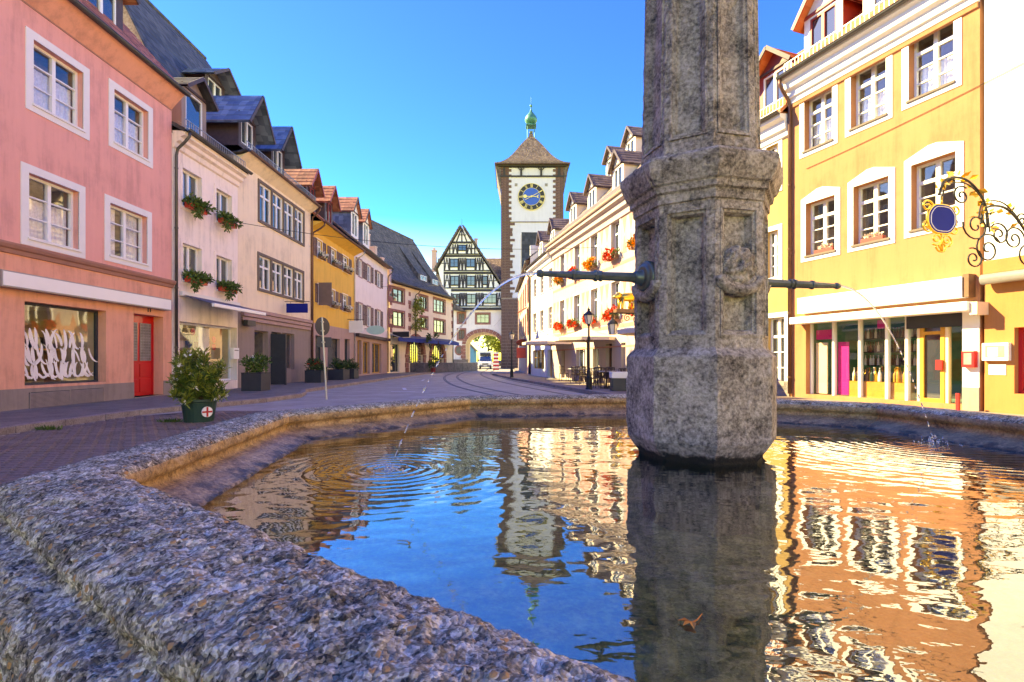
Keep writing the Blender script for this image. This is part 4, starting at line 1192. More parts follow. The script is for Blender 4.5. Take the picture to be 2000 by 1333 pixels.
for i, r in enumerate(gw):
    f.window(r, 'one', recess=.25, fw=.06, frame=M['charcoal'] if i == 1 else M['plinth'], pane='pane_clear')
MB().box(f.at(555, 690)[0], f.L - .5, .02, .3, 0, .02).build('threshold', M['charcoal'], f.o)
MB().box(gw[1][0] - .1, gw[1][0] - .02, -.75, -.02, .02, 2.5).box(gw[1][0] - .12, gw[1][0], -.76, -.70, .0, .9).build('open_door', M['charcoal'], f.o)
fz = f.at(500, 632)[1]
q = MB()
for k in range(3): q.box(.3, f.L - .2, -.10 - .05 * k, -.003, fz + .05 + .2 * k, fz + .22 + .2 * k)
q.build('fascia_board', M['mauve_base'], f.o, bevel=.01)
MB().box(.3, 1.0, -.3, -.11, fz - .18, fz + .06).build('awning_box', M['charcoal'], f.o)
f.roof(EV3 + .12, EV3 + 8.8, 12.5, M['slate'], ov=.5, kick=.42)
# rough gable wall above the lower neighbour, following the curve of the roof
q = MB(); pts = [(0.004, EV3 - 3)] + [(f.P(i / 20)[0], f.P(i / 20)[1] - .1) for i in range(2, 21)] + [(12.0, EV3), (12.0, EV3 - 3)]
q.prism_x(pts, -.04, -.005); q.build('gable_wall', M['firewall'], f.o)
q = MB()
for i in range(20):
    a_, b_ = f.P(i / 20), f.P((i + 1) / 20); q.bar((-.05, a_[0], a_[1] - .06), (-.05, b_[0], b_[1] - .06), .05, .34, up=(1, 0, 0))
q.build('verge_board', M['slate'], f.o)
f.gutter(EV3 + .08, M['gutter_brown'], .56, .08)
MB().prism_x([(-.5, EV3 + .04), (.002, EV3 - .35), (.002, EV3 + .06)], 0, f.L).build('eave_soffit', M['cream'], f.o)
f.snow_guard(.2, f.L, -.3, EV3 + .3, M['rail_grey'])
f.downpipe(f.L - .02, EV3 + .05, M['gutter_brown'], out=.55)
for px in (483, 543):
    x = f.at(px, 260, -.7)[0]
    f.dormer(x, 1.55, .7, EV3 + .9, EV3 + 2.45, EV3 + 3.55, M['dark_wood'], M['slate_blue'], ov=.75, yb=4.6)
x = f.at(416, 190, -3.2)[0]
f.dormer(x, 1.7, 3.1, EV3 + 3.4, EV3 + 5.1, EV3 + 5.7, M['dark_wood'], M['slate_blue'], ov=.7, yb=6.0)
MB().box(1.2, 1.9, 6.0, 6.7, EV3 + 7.8, EV3 + 9.9).build('chimney', M['firewall'], f.o)
bs = empty('hanging_sign', f.world(f.at(556, 600)[0], 0, f.at(556, 603)[1]), f.rz())
tag(bs, 'plain dark blue sign board hung from a bracket on the cream house', 'sign')
MB().box(-.03, .03, -1.2, -.1, -.22, .26).build('sign_board', M['navy'], bs); MB().tube([(0, 0, .36), (0, -1.3, .36)], .018, 6).tube([(0, -.3, .36), (0, -.3, .24)], .01, 5).tube([(0, -1.1, .36), (0, -1.1, .24)], .01, 5).build('bracket', M['iron'], bs)

# ---- golden yellow house with shutters
H4 = Fac('house', (LX, 30.22), (LX, 38.6)); f = H4
tag(f.o, 'golden yellow house with brown shutters and white flower boxes', 'house')
EV4 = 9.4; zg = f.at(620, 632)[1]
u = [f.rect(619, 629, 467, 502), f.rect(646, 656, 480, 512), f.rect(669, 680, 499, 527)]
zt, zb = u[0][3], u[0][2]; u = [(r[0], r[1], zb, zt) for r in u]
l = [f.rect(621, 629, 555, 592), f.rect(645, 654, 565, 599), f.rect(669, 679, 574, 606)]
zt, zb = l[1][3], l[1][2]; l = [(r[0], r[1], zb, zt) for r in l]
gw = [f.rect(616, 632, 655, 728), f.rect(640, 664, 660, 732), f.rect(673, 683, 662, 733)]
f.wall(EV4, u + l, M['yellow_l'], depth=10, z0=zg, gable=EV4 + 4.5)
f.wall(zg, [(*r, .3) for r in gw], M['mauve_base'], depth=10, name='ground_floor_wall')
fboxes = []
for rr in (u, l):
    for i, r in enumerate(rr):
        wd = f.window(r, 'cross', recess=.14, fw=.06, surround=M['cream'], sw=.09, proud=.015)
        sw_ = min(.55, (r[1] - r[0]) * .55)
        f.shutter(r[0] - .1 - sw_, r[0] - .1, r[2], r[3], M['shutter'], parent=wd); f.shutter(r[1] + .1, r[1] + .1 + sw_, r[2], r[3], M['shutter'], parent=wd)
        fboxes.append((f, (r[0] + r[1]) / 2, r[2], r[1] - r[0]))
fboxes = [b for k, b in enumerate(fboxes) if k != 3]
for r in gw: f.window(r, 'one', recess=.25, fw=.06, frame=M['charcoal'], pane='pane_clear')
r = l[0]
MB().box(r[0] - .05, r[0] - .01, -.85, -.06, r[2] - .15, r[3] + .1).build('half_open_shutter', M['shutter'], f.o)
f.roof(EV4 + .1, EV4 + 4.7, 10, M['tile_red'], ov=.75)
MB().prism_x([(-.72, EV4 + .02), (.002, EV4 - .35), (.002, EV4 + .05)], 0, f.L).build('eave_soffit', M['yellow_l'], f.o)
f.gutter(EV4 + .06, M['gutter_brown'], .82, .07); f.downpipe(.12, EV4, M['gutter_brown'], out=.8); f.downpipe(f.L - .1, EV4, M['galv'], out=.8, r=.045)
for px in (607, 642):
    x = f.at(px, 360, -.5)[0]; f.dormer(x, 1.5, .5, EV4 + .9, EV4 + 2.6, EV4 + 3.6, M['dark_wood'], M['tile_red'], ov=.45, trim=M['oxblood'])
ws = empty('hanging_sign', f.world(f.at(679, 635)[0], 0, f.at(679, 635)[1]), f.rz()); tag(ws, 'blank white sign board hung beside the yellow house', 'sign')
MB().box(-.03, .03, -1.1, -.1, -.55, .3).build('sign_board', M['white_sign'], ws); MB().tube([(0, 0, .4), (0, -1.2, .4)], .02, 6).tube([(0, -.9, .4), (0, -.9, .28)], .01, 5).tube([(0, -.2, .4), (0, -.2, .28)], .01, 5).build('bracket', M['iron'], ws)

# ---- white house with mauve shutters
H5 = Fac('house', (LX - .02, 38.62), (LX - .02, 49.0)); f = H5
tag(f.o, 'white house with mauve shutters and dark shopfront, before the gabled inn', 'house')
EV5 = 9.9; zg = f.at(700, 655)[1]
u = [f.rect(700, 707, 508, 542), f.rect(717, 724, 517, 548), f.rect(736, 743, 527, 556)]
l = [f.rect(700, 708, 590, 631), f.rect(717, 724, 598, 637), f.rect(736, 743, 607, 643)]
for rr in (u, l):
    zt = sum(r[3] for r in rr) / 3; zb = sum(r[2] for r in rr) / 3
    for i in range(3): rr[i] = (rr[i][0], rr[i][1], zb, zt)
gw = [f.rect(698, 706, 664, 732), f.rect(709, 722, 667, 731), f.rect(727, 745, 670, 730)]
f.wall(EV5, u + l, M['white_l'], depth=10, z0=zg, gable=EV5 + 4.5); f.wall(zg, [(*r, .3) for r in gw], M['mauve_base'], depth=10, name='ground_floor_wall')
for rr in (u, l):
    for i, r in enumerate(rr):
        wd = f.window(r, 'two', recess=.14, fw=.07, surround=M['mauve_base'], sw=.1, proud=.02)
        sw_ = .62; f.shutter(r[0] - .1 - sw_, r[0] - .1, r[2], r[3], M['shutter'], parent=wd); f.shutter(r[1] + .1, r[1] + .1 + sw_, r[2], r[3], M['shutter'], parent=wd)
for r in gw: f.window(r, 'pair', recess=.25, fw=.07, frame=M['wood'], pane='pane_clear')
MB().box(.2, f.L - .2, -.35, -.002, zg - .12, zg + .12).build('fascia_board', M['dark_wood'], f.o)
f.roof(EV5 + .1, EV5 + 4.7, 10, M['tile_brown'], ov=.5); f.gutter(EV5 + .06, M['gutter'], .56, .07); f.downpipe(f.L - .1, EV5, M['gutter'], out=.55)
for px in (693, 715):
    x = f.at(px, 420, -.5)[0]; f.dormer(x, 1.9, .5, EV5 + .9, EV5 + 3.0, EV5 + 4.2, M['white_l'], M['tile_red'], ov=.25, cheek=M['slate_blue'])
ov = empty('oval_sign', f.world(f.at(712, 640)[0], -.9, f.at(712, 640, .9)[1]), f.rz()); tag(ov, 'pale turquoise oval sign standing out from the white shuttered house', 'sign')
m_ = MB().lathe([(.72, -.03), (.74, 0), (.72, .03)], 24); m_.v = [(v[2], v[1], v[0] * .5) for v in m_.v]; m_.build('sign_board', M['turquoise'], ov); MB().tube([(0, .9, .1), (0, 0, .1)], .025, 6).build('bracket', M['iron'], ov)

# ---- inn with sandstone arches and big dark roof, turned towards the camera
H6 = Fac('inn', (-11.7, 49.2), (-7.35, 63.6)); f = H6
tag(f.o, 'cream inn with red sandstone arches, blue awnings and huge dark tiled roof', 'inn')
EV6 = 8.7
ws = [f.rect(760, 789, 560, 586), f.rect(760, 789, 606, 635), f.rect(819, 835, 577, 602), f.rect(847, 869, 583, 608), f.rect(821, 835, 619, 640), f.rect(848, 869, 624, 649)]
def arch_pts(xc, r, zs, n=14): return [(xc + r * math.cos(math.pi * i / n), zs + r * math.sin(math.pi * i / n)) for i in range(n + 1)]
arches = []
for xl, xr, yt in ((797, 826, 662), (842, 867, 671)):
    a, zt = f.at((xl + xr) / 2, yt); x0 = f.at(xl, 690)[0]; x1 = f.at(xr, 690)[0]; arches.append(((x0 + x1) / 2, (x1 - x0) / 2, zt - (x1 - x0) / 2))
dw = f.rect(762, 780, 672, 727)
op = [(xc - r, xc + r, .9, zs + r, .3) for xc, r, zs in arches]
f.wall(EV6, ws + op + [(*dw, .3)], M['cream2'], depth=11, gable=EV6 + 7.6)
for k, r in enumerate(ws):
    f.window(r, 'triple' if r[1] - r[0] > 1.7 else 'pair', recess=.16, fw=.09, frame=M['brown_wood'], surround=M['sandstone'], sw=.2, proud=.03)
f.window(dw, 'one', recess=.25, frame=M['charcoal'])
for xc, r, zs in arches:
    # spandrels so that the opening is round-headed, voussoirs, grille
    q = MB(); P = arch_pts(xc, r, zs)
    for i in range(14):
        q.quad((P[i][0], .003, P[i][1]), (P[i+1][0], .003, P[i+1][1]), (P[i+1][0], .003, zs + r), (P[i][0], .003, zs + r))
        q.quad((P[i][0], .003, P[i][1]), (P[i+1][0], .003, P[i+1][1]), (P[i+1][0], .3, P[i+1][1]), (P[i][0], .3, P[i][1]))
    q.build('arch_spandrel', M['sandstone'], f.o, fix=False)
    rad = 0.55; n = 11
    for i in range(n):
        a0, a1 = math.pi * i / n + .012, math.pi * (i + 1) / n - .012
        MB().prism([(xc + r * math.cos(a0), zs + r * math.sin(a0)), (xc + (r + rad) * math.cos(a0), zs + (r + rad) * math.sin(a0)), (xc + (r + rad) * math.cos(a1), zs + (r + rad) * math.sin(a1)), (xc + r * math.cos(a1), zs + r * math.sin(a1))], -.10, .001).build('voussoir', M['sandstone'], f.o)
    for s in (-1, 1):
        z = .0; k = 0
        while z < zs:
            h = min(.5, zs - z); w_ = rad + (.1 if k % 2 else 0)
            xx = sorted((xc + s * r, xc + s * (r + w_))); MB().box(xx[0], xx[1], -.10, .001, z + .008, z + h - .008).build('quoin', M['sandstone'], f.o); z += h; k += 1
    wo = MB().quad((xc - r, .25, .9), (xc + r, .25, .9), (xc + r, .25, zs + r), (xc - r, .25, zs + r)).build('arch_window', M['pane'], f.o, fix=False)
    q = MB()
    for i in range(7): x = xc - r + 2 * r * (i + .5) / 7; q.box(x - .02, x + .02, .2, .24, .9, zs + math.sqrt(max(0, r * r - (x - xc)**2)))
    for i in range(9):
        z = .9 + (zs + r - .9) * i / 9; hw = r if z < zs else math.sqrt(max(.01, r * r - (z - zs)**2)); q.box(xc - hw, xc + hw, .205, .235, z - .02, z + .02)
    q.build('glazing_bars', M['canvas'], wo)
for xl, xr, yt in ((757, 836, 652), (838, 879, 662)):
    x0, zt = f.at(xl, yt, .05); x1 = f.at(xr, yt, .05)[0]; zt = 3.75
    ao = MB().quad((x0, -.12, zt), (x1, -.12, zt), (x1, -1.2, zt - .35), (x0, -1.2, zt - .35)).build('awning', M['grey_awning'], f.o, fix=False)
    MB().box(x0, x1, -1.24, -1.2, zt - .72, zt - .34).build('valance', M['blue_awning'], ao)
z = 0.
for xq in (0.12, f.at(800, 620)[0], f.L - .2):
    k = 0; z = 3.9
    while z < EV6 - .6: MB().box(xq - (.3 if k % 2 else .2), xq + (.3 if k % 2 else .2), -.03, .002, z + .01, z + .42).build('quoin', M['sandstone'], f.o); z += .44 * (2 if k % 2 else 1); k += 1
q = MB(); q.box(f.at(800, 700)[0] + .1, f.L + 4.5, -1.6, -.01, -.12, .95); o = q.build('stair_wall', M['dark_stone'], f.o, bevel=.03)
f.roof(EV6 + .1, EV6 + 7.8, 11, M['tile_dark'], ov=.6, x0=.4, kick=.25)
for px in (825, 848):
    x = f.at(px, 550, -1.6)[0]; y = 1.5; zz = f.roof_z(y)
    q = MB(); q.prism_x([(y, zz + .0), (y, zz + .75), (y + 2.6, f.roof_z(y + 2.6) + .05), (y + .3, zz)], x - 1.2, x + 1.2); d = q.build('shed_dormer', M['tile_dark'], f.o)
    f.window((x - .75, x + .75, zz + .08, zz + .66), 'pair', recess=.0, fw=.07, parent=d, y=y - .03)
# stepped gable towards the white house
q = MB(); zz = EV6
for k in range(7):
    y0 = .1 + k * .78; top = f.roof_z(y0 + .78) + .55; q.box(-.0, .38, y0, y0 + .78, EV6 - 1, top); q.box(-.04, .42, y0 - .04, y0 + .80, top + .002, top + .1)
q.box(0, .38, .1 + 7 * .78, 11, EV6 - 1, EV6 + 5); q.build('stepped_gable', M['rose_far'], f.o)
MB().box(5, 5.8, 6.6, 7.4, EV6 + 6, EV6 + 8.8).box(4.9, 5.9, 6.5, 7.5, EV6 + 8.8, EV6 + 9.0).build('chimney', M['hotel'], f.o)
f.gutter(EV6 + .06, M['gutter'], .68, .07); f.downpipe(f.at(810, 600)[0], EV6, M['gutter'], out=.66); f.downpipe(f.L - .1, EV6, M['gutter'], out=.66)
bk = empty('hanging_sign', f.world(.3, -1.0, 3.7), f.rz()); tag(bk, 'black oblong sign with pale frame sticking out before the inn', 'sign')
MB().box(-.05, .05, -.95, .95, -.32, .32).build('sign_frame', M['canvas'], bk); MB().box(-.06, .06, -.88, .88, -.25, .25).build('sign_board', M['black'], bk)
# ================================================================ GATE HOUSE AND TOWER
GY = 85.0
gate = empty('gate_house', (0, GY, 0)); tag(gate, 'half-timbered gate house with steep gable above a road arch', 'gate house')
def G(cx, cy): return ((820 + cx / 4.44 - 1000) * .085, (705 - (440 + cy / 4.44)) * .085 + EYE)   # enlarged-photo point to gate plane
x_l, x_r = G(262, 0)[0], G(708, 0)[0]
zj = G(0, 735)[1]                       # underside of timber floors
AX0, AX1 = G(398, 0)[0], G(702, 0)[0]; AXC = (AX0 + AX1) / 2; AR = (AX1 - AX0) / 2; AS = G(0, 1035)[1]; AT = G(0, 930)[1]
# lower plastered wall with pointed-round road arch
pw = G(492, 772), G(600, 848); sw1 = G(335, 765), G(388, 845); sw2 = G(335, 908), G(388, 988)
ops = [(pw[0][0], pw[1][0], pw[1][1], pw[0][1]), (sw1[0][0], sw1[1][0], sw1[1][1], sw1[0][1]), (sw2[0][0], sw2[1][0], sw2[1][1], sw2[0][1])]
mb = MB(); arch_o = (AX0, AX1, -.1, AT)
xs = sorted({x_l, x_r, *[v for o in ops + [arch_o] for v in o[:2]]}); zs = sorted({-.1, zj, *[v for o in ops + [arch_o] for v in o[2:]]})
for i in range(len(xs) - 1):
    for j in range(len(zs) - 1):
        cx, cz = (xs[i] + xs[i+1]) / 2, (zs[j] + zs[j+1]) / 2
        if any(o[0] < cx < o[1] and o[2] < cz < o[3] for o in ops + [arch_o]): continue
        mb.quad((xs[i], 0, zs[j]), (xs[i+1], 0, zs[j]), (xs[i+1], 0, zs[j+1]), (xs[i], 0, zs[j+1]))
for o in ops:
    a, b, c_, d_ = o
    for x in (a, b): mb.quad((x, 0, c_), (x, .3, c_), (x, .3, d_), (x, 0, d_))
    for z in (c_, d_): mb.quad((a, 0, z), (b, 0, z), (b, .3, z), (a, .3, z))
N = 20
AP_ = [(AXC + AR * math.cos(math.pi * i / N), AS + (AT - AS) * math.sin(math.pi * i / N)) for i in range(N + 1)]
for i in range(N): mb.quad((AP_[i][0], 0, AP_[i][1]), (AP_[i+1][0], 0, AP_[i+1][1]), (AP_[i+1][0], 0, AT), (AP_[i][0], 0, AT))
D = 9.0
mb.quad((x_l, 0, -.1), (x_l, D, -.1), (x_l, D, zj), (x_l, 0, zj)); mb.quad((x_r, 0, -.1), (x_r, D, -.1), (x_r, D, zj), (x_r, 0, zj))
mb.quad((x_l, D, -.1), (AX0, D, -.1), (AX0, D, zj), (x_l, D, zj)); mb.quad((AX1, D, -.1), (x_r, D, -.1), (x_r, D, zj), (AX1, D, zj)); mb.quad((AX0, D, AT), (AX1, D, AT), (AX1, D, zj), (AX0, D, zj))
mb.build('wall', M['gate_white'], gate, fix=False)
q = MB()
for i in range(N): q.quad((AP_[i][0], 0.002, AP_[i][1]), (AP_[i+1][0], 0.002, AP_[i+1][1]), (AP_[i+1][0], D, AP_[i+1][1]), (AP_[i][0], D, AP_[i][1]))
for x in (AX0, AX1): q.quad((x, .002, -.1), (x, D, -.1), (x, D, AS), (x, .002, AS))
q.build('passage_vault', M['cream2'], gate, fix=False)
for i in range(15):
    a0, a1 = math.pi * i / 15 + .008, math.pi * (i + 1) / 15 - .008; w_ = .62
    P = lambda a, k: (AXC + (AR + k) * math.cos(a), AS + (AT - AS + k) * math.sin(a))
    MB().prism([P(a0, 0), P(a0, w_), P(a1, w_), P(a1, 0)], -.12, .001).build('voussoir', M['sandstone'], gate)
for s, X in ((-1, AX0), (1, AX1)):
    z = 0; k = 0
    while z < AS - .1:
        w_ = .62 + (.18 if k % 2 else 0); xx = sorted((X, X + s * w_)); MB().box(xx[0], xx[1], -.12, .001, z + .01, z + .54).build('quoin', M['sandstone'], gate); z += .56; k += 1
def gwin(r, style, frame, y=0.0, rec=.12):
    fake = Fac.__new__(Fac); fake.o = gate
    return Fac.window(fake, r, style, recess=rec, fw=.1, frame=frame, y=y)
for o in ops:
    wo = gwin(o, 'triple' if o[1] - o[0] > 1.8 else 'pair', M['brown_wood'], rec=.25)
    q = MB(); a, b, c_, d_ = o; t = .28
    q.box(a - t, a, -.05, .002, c_ - t, d_ + t); q.box(b, b + t, -.05, .002, c_ - t, d_ + t); q.box(a, b, -.05, .002, d_, d_ + t); q.box(a, b, -.05, .002, c_ - t, c_); q.build('surround', M['sandstone'], wo)
# timber-framed storeys: plaster infill behind, every beam a piece of its own
apex = G(366, 18); rl = G(740, 585)
lf = (G(150, 385)); yT = -.35
poly = [(G(268, 0)[0], zj), (G(712, 0)[0], zj), (G(712, 0)[0], G(0, 560)[1]), apex, (lf[0] + .2, lf[1]), (G(268, 0)[0] - 2.0, G(0, 385)[1] - .3), (G(268, 0)[0] - 1.0, G(0, 590)[1])]
MB().prism(poly, yT, 2.0).build('infill_wall', M['white_frame'], gate)
def beam(a, b, w=.3, y=yT, t=.09):
    MB().bar((a[0], y - t / 2 + .01, a[1]), (b[0], y - t / 2 + .01, b[1]), w, t, up=(0, 1, 0)).build('beam', M['timber'], gate)
def edge_x(cy):
    """left and right limits of the gable at this height (enlarged-photo rows)"""
    l = 366 - (cy - 18) * 0.592 if cy < 385 else (205 if cy < 560 else 270)
    r = 366 + (cy - 18) * 0.662; return max(l, 150), min(r, 712)
for cy, w in ((728, .42), (704, .18), (568, .40), (548, .18), (418, .40), (398, .18), (272, .36), (255, .18), (156, .34)):
    a, b = edge_x(cy); beam(G(a + 4, cy), G(b - 4, cy), w, t=.13 if w > .4 else .10)
for cy in (640, 485, 335, 210, 90):
    a, b = edge_x(cy); 
    q0 = G(a + 10, cy); q1 = G(b - 10, cy); beam(q0, q1, .13, t=.05)
def storey(top, bot, wins, posts):
    for r in wins:
        a, d_ = G(r[0], r[2]); b, c_ = G(r[1], r[3])
        MB().box(a - .06, b + .06, yT - .13, yT - .002, c_ - .06, d_ + .06).build('window_frame_timber', M['timber'], gate)
        gwin((a, b, c_, d_), 'triple' if r[1] - r[0] > 90 else 'two', M['timber'], y=yT - .27, rec=.12)
    for k, x in enumerate(posts):
        l, r = edge_x((top + bot) / 2)
        if l < x < r: beam(G(x, bot), G(x, max(top, 30)), .19, t=.085)
    for k in range(len(posts) - 1):       # crossing braces between posts
        x0, x1 = posts[k], posts[k+1]; mid = (x0 + x1) / 2
        if any(w[0] - 4 < mid < w[1] + 4 for w in wins): continue
        if edge_x(top + 10)[0] < x0 and x1 < edge_x(top + 10)[1]:
            beam(G(x0 + 3, bot), G(mid, top), .14, t=.06); beam(G(x1 - 3, bot), G(mid + 1, top), .14, t=.055)
    for w in wins:
        for x in (w[0], w[1]):
            beam(G(x - 2, bot), G(x - 2, w[3]), .13, t=.065)
storey(590, 700, [(290, 345, 602, 680), (410, 487, 602, 680), (553, 664, 602, 680)], [278, 352, 378, 404, 492, 520, 547, 670, 708])
storey(432, 548, [(270, 340, 446, 526), (410, 480, 446, 526), (548, 585, 446, 520)], [215, 262, 346, 376, 404, 486, 515, 542, 592, 640])
storey(288, 400, [(265, 335, 298, 368), (405, 480, 298, 368)], [215, 258, 342, 370, 399, 486, 520, 550])
storey(170, 256, [(335, 405, 178, 226)], [262, 290, 328, 411, 450, 478])
storey(30, 150, [], [366]); beam(G(320, 150), G(362, 40), .2, t=.06); beam(G(410, 150), G(369, 40), .2, t=.06)
# roof slopes of the gable (projecting verge) and the main roof behind
q = MB()
L0 = (apex[0] - (apex[1] - G(0, 400)[1]) * .592 / 1.0 - .0, G(0, 400)[1]); R0 = (G(745, 0)[0], G(0, 590)[1])
for (p, s) in ((L0, -1), (R0, 1)):
    a = Vector((p[0], 0, p[1])); b = Vector((apex[0], 0, apex[1])); d = (b - a).normalized(); nrm = Vector((d.z, 0, -d.x)) * (.0) ; up = Vector((-d.z, 0, d.x)) if s > 0 else Vector((-d.z, 0, d.x))
    if up.z < 0: up = -up
    n = 16
    for i in range(n):
        p0 = a + (b - a) * (i / n); p1 = a + (b - a) * ((i + 1) / n); u0 = up * .42; u1 = up * .33
        q.quad((p0.x + u0.x, yT - .5, p0.z + u0.z), (p1.x + u1.x, yT - .5, p1.z + u1.z), (p1.x + u1.x, 6, p1.z + u1.z), (p0.x + u0.x, 6, p0.z + u0.z))
        q.quad((p0.x + up.x * .12, yT - .5, p0.z + up.z * .12), (p1.x + up.x * .12, yT - .5, p1.z + up.z * .12), (p1.x + u1.x, yT - .5, p1.z + u1.z), (p0.x + u0.x, yT - .5, p0.z + u0.z))
        q.quad((p0.x + up.x * .12, yT - .5, p0.z + up.z * .12), (p1.x + up.x * .12, yT - .5, p1.z + up.z * .12), (p1.x + up.x * .12, 6, p1.z + up.z * .12), (p0.x + up.x * .12, 6, p0.z + up.z * .12))
q.build('gable_roof', M['tile_dark'], gate, fix=False)
zr = G(0, 220)[1]; ze = G(0, 600)[1]
def main_roof(x0, x1, mat):
    q = MB(); n = 22
    for i in range(n):
        t0, t1 = i / n, (i + 1) / n
        y0, y1 = .2 + 6.2 * t0, .2 + 6.2 * t1; z0, z1 = ze + (zr - ze) * t0, ze + (zr - ze) * t1
        q.quad((x0, y0, z0 + .06), (x1, y0, z0 + .06), (x1, y1, z1), (x0, y1, z1)); q.quad((x0, y0, z0 - .05), (x1, y0, z0 - .05), (x1, y0, z0 + .06), (x0, y0, z0 + .06))
    q.quad((x0, 6.4, zr), (x1, 6.4, zr), (x1, 12, ze), (x0, 12, ze)); q.quad((x0, .2, ze), (x0, 6.4, zr), (x0, 12, ze)); return q.build('main_roof', mat, gate, fix=False)
main_roof(G(110, 0)[0], G(360, 0)[0], M['tile_dark']); main_roof(G(362, 0)[0], G(708, 0)[0], M['tile_brown'])
q = MB(); a, b = G(455, 60); c_ = G(455, 230)[1]; q.box(a, a + .5, 5, 5.6, c_ - 1, b); q.box(a - .08, a + .58, 4.92, 5.68, b, b + .15); q.build('chimney', M['hotel'], gate)
q = MB(); a, b = G(85, 165); q.box(a - .5, a + .3, 5.4, 6.2, zr - 2.5, b); q.box(a - .6, a + .4, 5.3, 6.3, b, b + .2); q.box(a - .3, a + .1, 5.5, 6.1, b + .2, b + .6); q.build('chimney', M['rose_far'], gate)
MB().tube([(apex[0], yT, apex[1]), (apex[0], yT, apex[1] + 1.3)], [.05, .015], 6).build('finial', M['iron'], gate)
# lower wing between inn and arch
q = MB(); a0, a1 = G(262, 0)[0], G(395, 0)[0]
q.prism([(a0, G(0, 690)[1]), (a0, G(0, 735)[1]), (a1 + .3, G(0, 755)[1]), (a0 + 1.0, G(0, 690)[1])], -1.2, .0); q.build('lean_to_roof', M['tile_dark'], gate)
MB().box(a0 - .3, a0 + 3.0, -2.5, -.13, 0, G(0, 1165)[1]).build('stair_parapet', M['dark_stone'], gate, bevel=.04)
ow = MB().lathe([(.0, .02), (.72, .02), (.75, 0)], 20); ow.v = [(v[0], -.06 - v[2], v[1] * 1.15) for v in ow.v]; ow.v = [(v[0] + G(340, 0)[0], v[1], v[2] + G(0, 1085)[1]) for v in ow.v]; owo = ow.build('oval_window', M['sandstone'], gate)
MB().prism([(G(340, 0)[0] + .5 * math.cos(k * .314), G(0, 1085)[1] + .62 * math.sin(k * .314)) for k in range(20)], -.11, -.085).build('pane', M['pane'], owo)

# ---- tower
TY = 84.0
tw = empty('clock_tower', (0, TY, 0)); tag(tw, 'tall white clock tower with red stone corners, tent roof and green onion lantern', 'tower')
K = .084
TX = lambda px: (px - 1000) * K
TZ = lambda py: (705 - py) * K + EYE
tx0, tx1 = TX(979), TX(1100); ztop = TZ(328); zs_ = TZ(582)
q = MB(); q.box(tx0, tx1, 0, tx1 - tx0, -.1, zs_); q.build('stone_base', M['mortar'], tw)
# coursed blocks on the base, front and left corner
rg = random.Random(2)
z = 0; row = 0; bl = []
for k in range(6):
    w_ = (.9, 1.1, 1.3, .8, 1.0, 1.2)[k]; o = MB().box(0, w_ - .05, -.06, .05, 0, .47).build('tower_block', M['tower_stone'], tw, bevel=.02); bl.append((o, w_)); 
for o, _ in bl: o.location = (tx0, 0, -.6)
cnt = 0
while z < zs_ - .2 and cnt < 294:
    x = tx0
    while x < TX(1018) and cnt < 294:
        o, w_ = bl[rg.randrange(6)]; share(o, 'tower_block', tw, (x, 0, z + .02)); x += w_; cnt += 1
    z += .52; row += 1
for o, _ in bl: bpy.data.objects.remove(o)
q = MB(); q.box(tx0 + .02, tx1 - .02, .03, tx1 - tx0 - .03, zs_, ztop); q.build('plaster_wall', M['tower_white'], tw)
MB().box(tx0 - .03, tx1 + .03, -.08, .02, TZ(434) - .06, TZ(434) + .06).build('string_course', M['tower_stone'], tw)
z = zs_; k = 0
pr = {}
while z < ztop - .15:
    below = z < TZ(434)
    h = .44
    for s in (-1, 1):
        w_ = (1.45 if below else 1.25) + (.42 if k % 2 else 0) + (0.35 if (below and k % 3 == 0) else 0)
        x0_, x1_ = (tx0 - .04, tx0 + w_) if s < 0 else (tx1 - w_, tx1 + .04)
        key = (s, round(w_, 2))
        if key not in pr: pr[key] = MB().box(x0_, x1_, -.05, 1.0, .01, h - .015).build('quoin', M['tower_stone'], tw); pr[key].location = (0, 0, z)
        else: share(pr[key], 'quoin', tw, (0, 0, z))
    z += h; k += 1
for px in (1008, 1067):
    a, b = TX(px) - .22, TX(px) + .22; MB().box(a, b, -.02, .2, TZ(361) - .25, TZ(361) + .2).build('slit_window', M['room'], tw)
# hoarding storey under the eaves
W = tx1 - tx0; zb = TZ(345); ze = TZ(323)
q = MB(); q.box(tx0 - .15, tx1 + .15, -.18, -.09, zb - .12, zb + .12); q.box(tx0 - .5, tx1 + .5, -.45, -.2, ze - .32, ze); 
for px in (985, 1018, 1057, 1092): q.box(TX(px) - .16, TX(px) + .16, -.2, -.06, zb + .12, ze - .32)
for px in (1018, 1057):
    for s in (-1, 1): q.bar((TX(px), -.14, ze - 1.0), (TX(px) + s * .6, -.14, ze - .35), .12, .1, up=(0, 1, 0))
q.build('eave_timbers', M['timber'], tw)
q = MB()
for s, X in ((-1, tx0), (1, tx1)):
    e = X + s * .95
    q.quad((X + s * .06, -.1, zb - 2.9), (e, -.1, ze - .1), (e, W, ze - .1), (X + s * .06, W, zb - 2.9)); q.quad((X + s * .06, -.1, zb - 2.9), (e, -.1, ze - .1), (X + s * .06, -.1, ze - .1))
q.build('side_hoarding', M['tile_dark'], tw, fix=False)
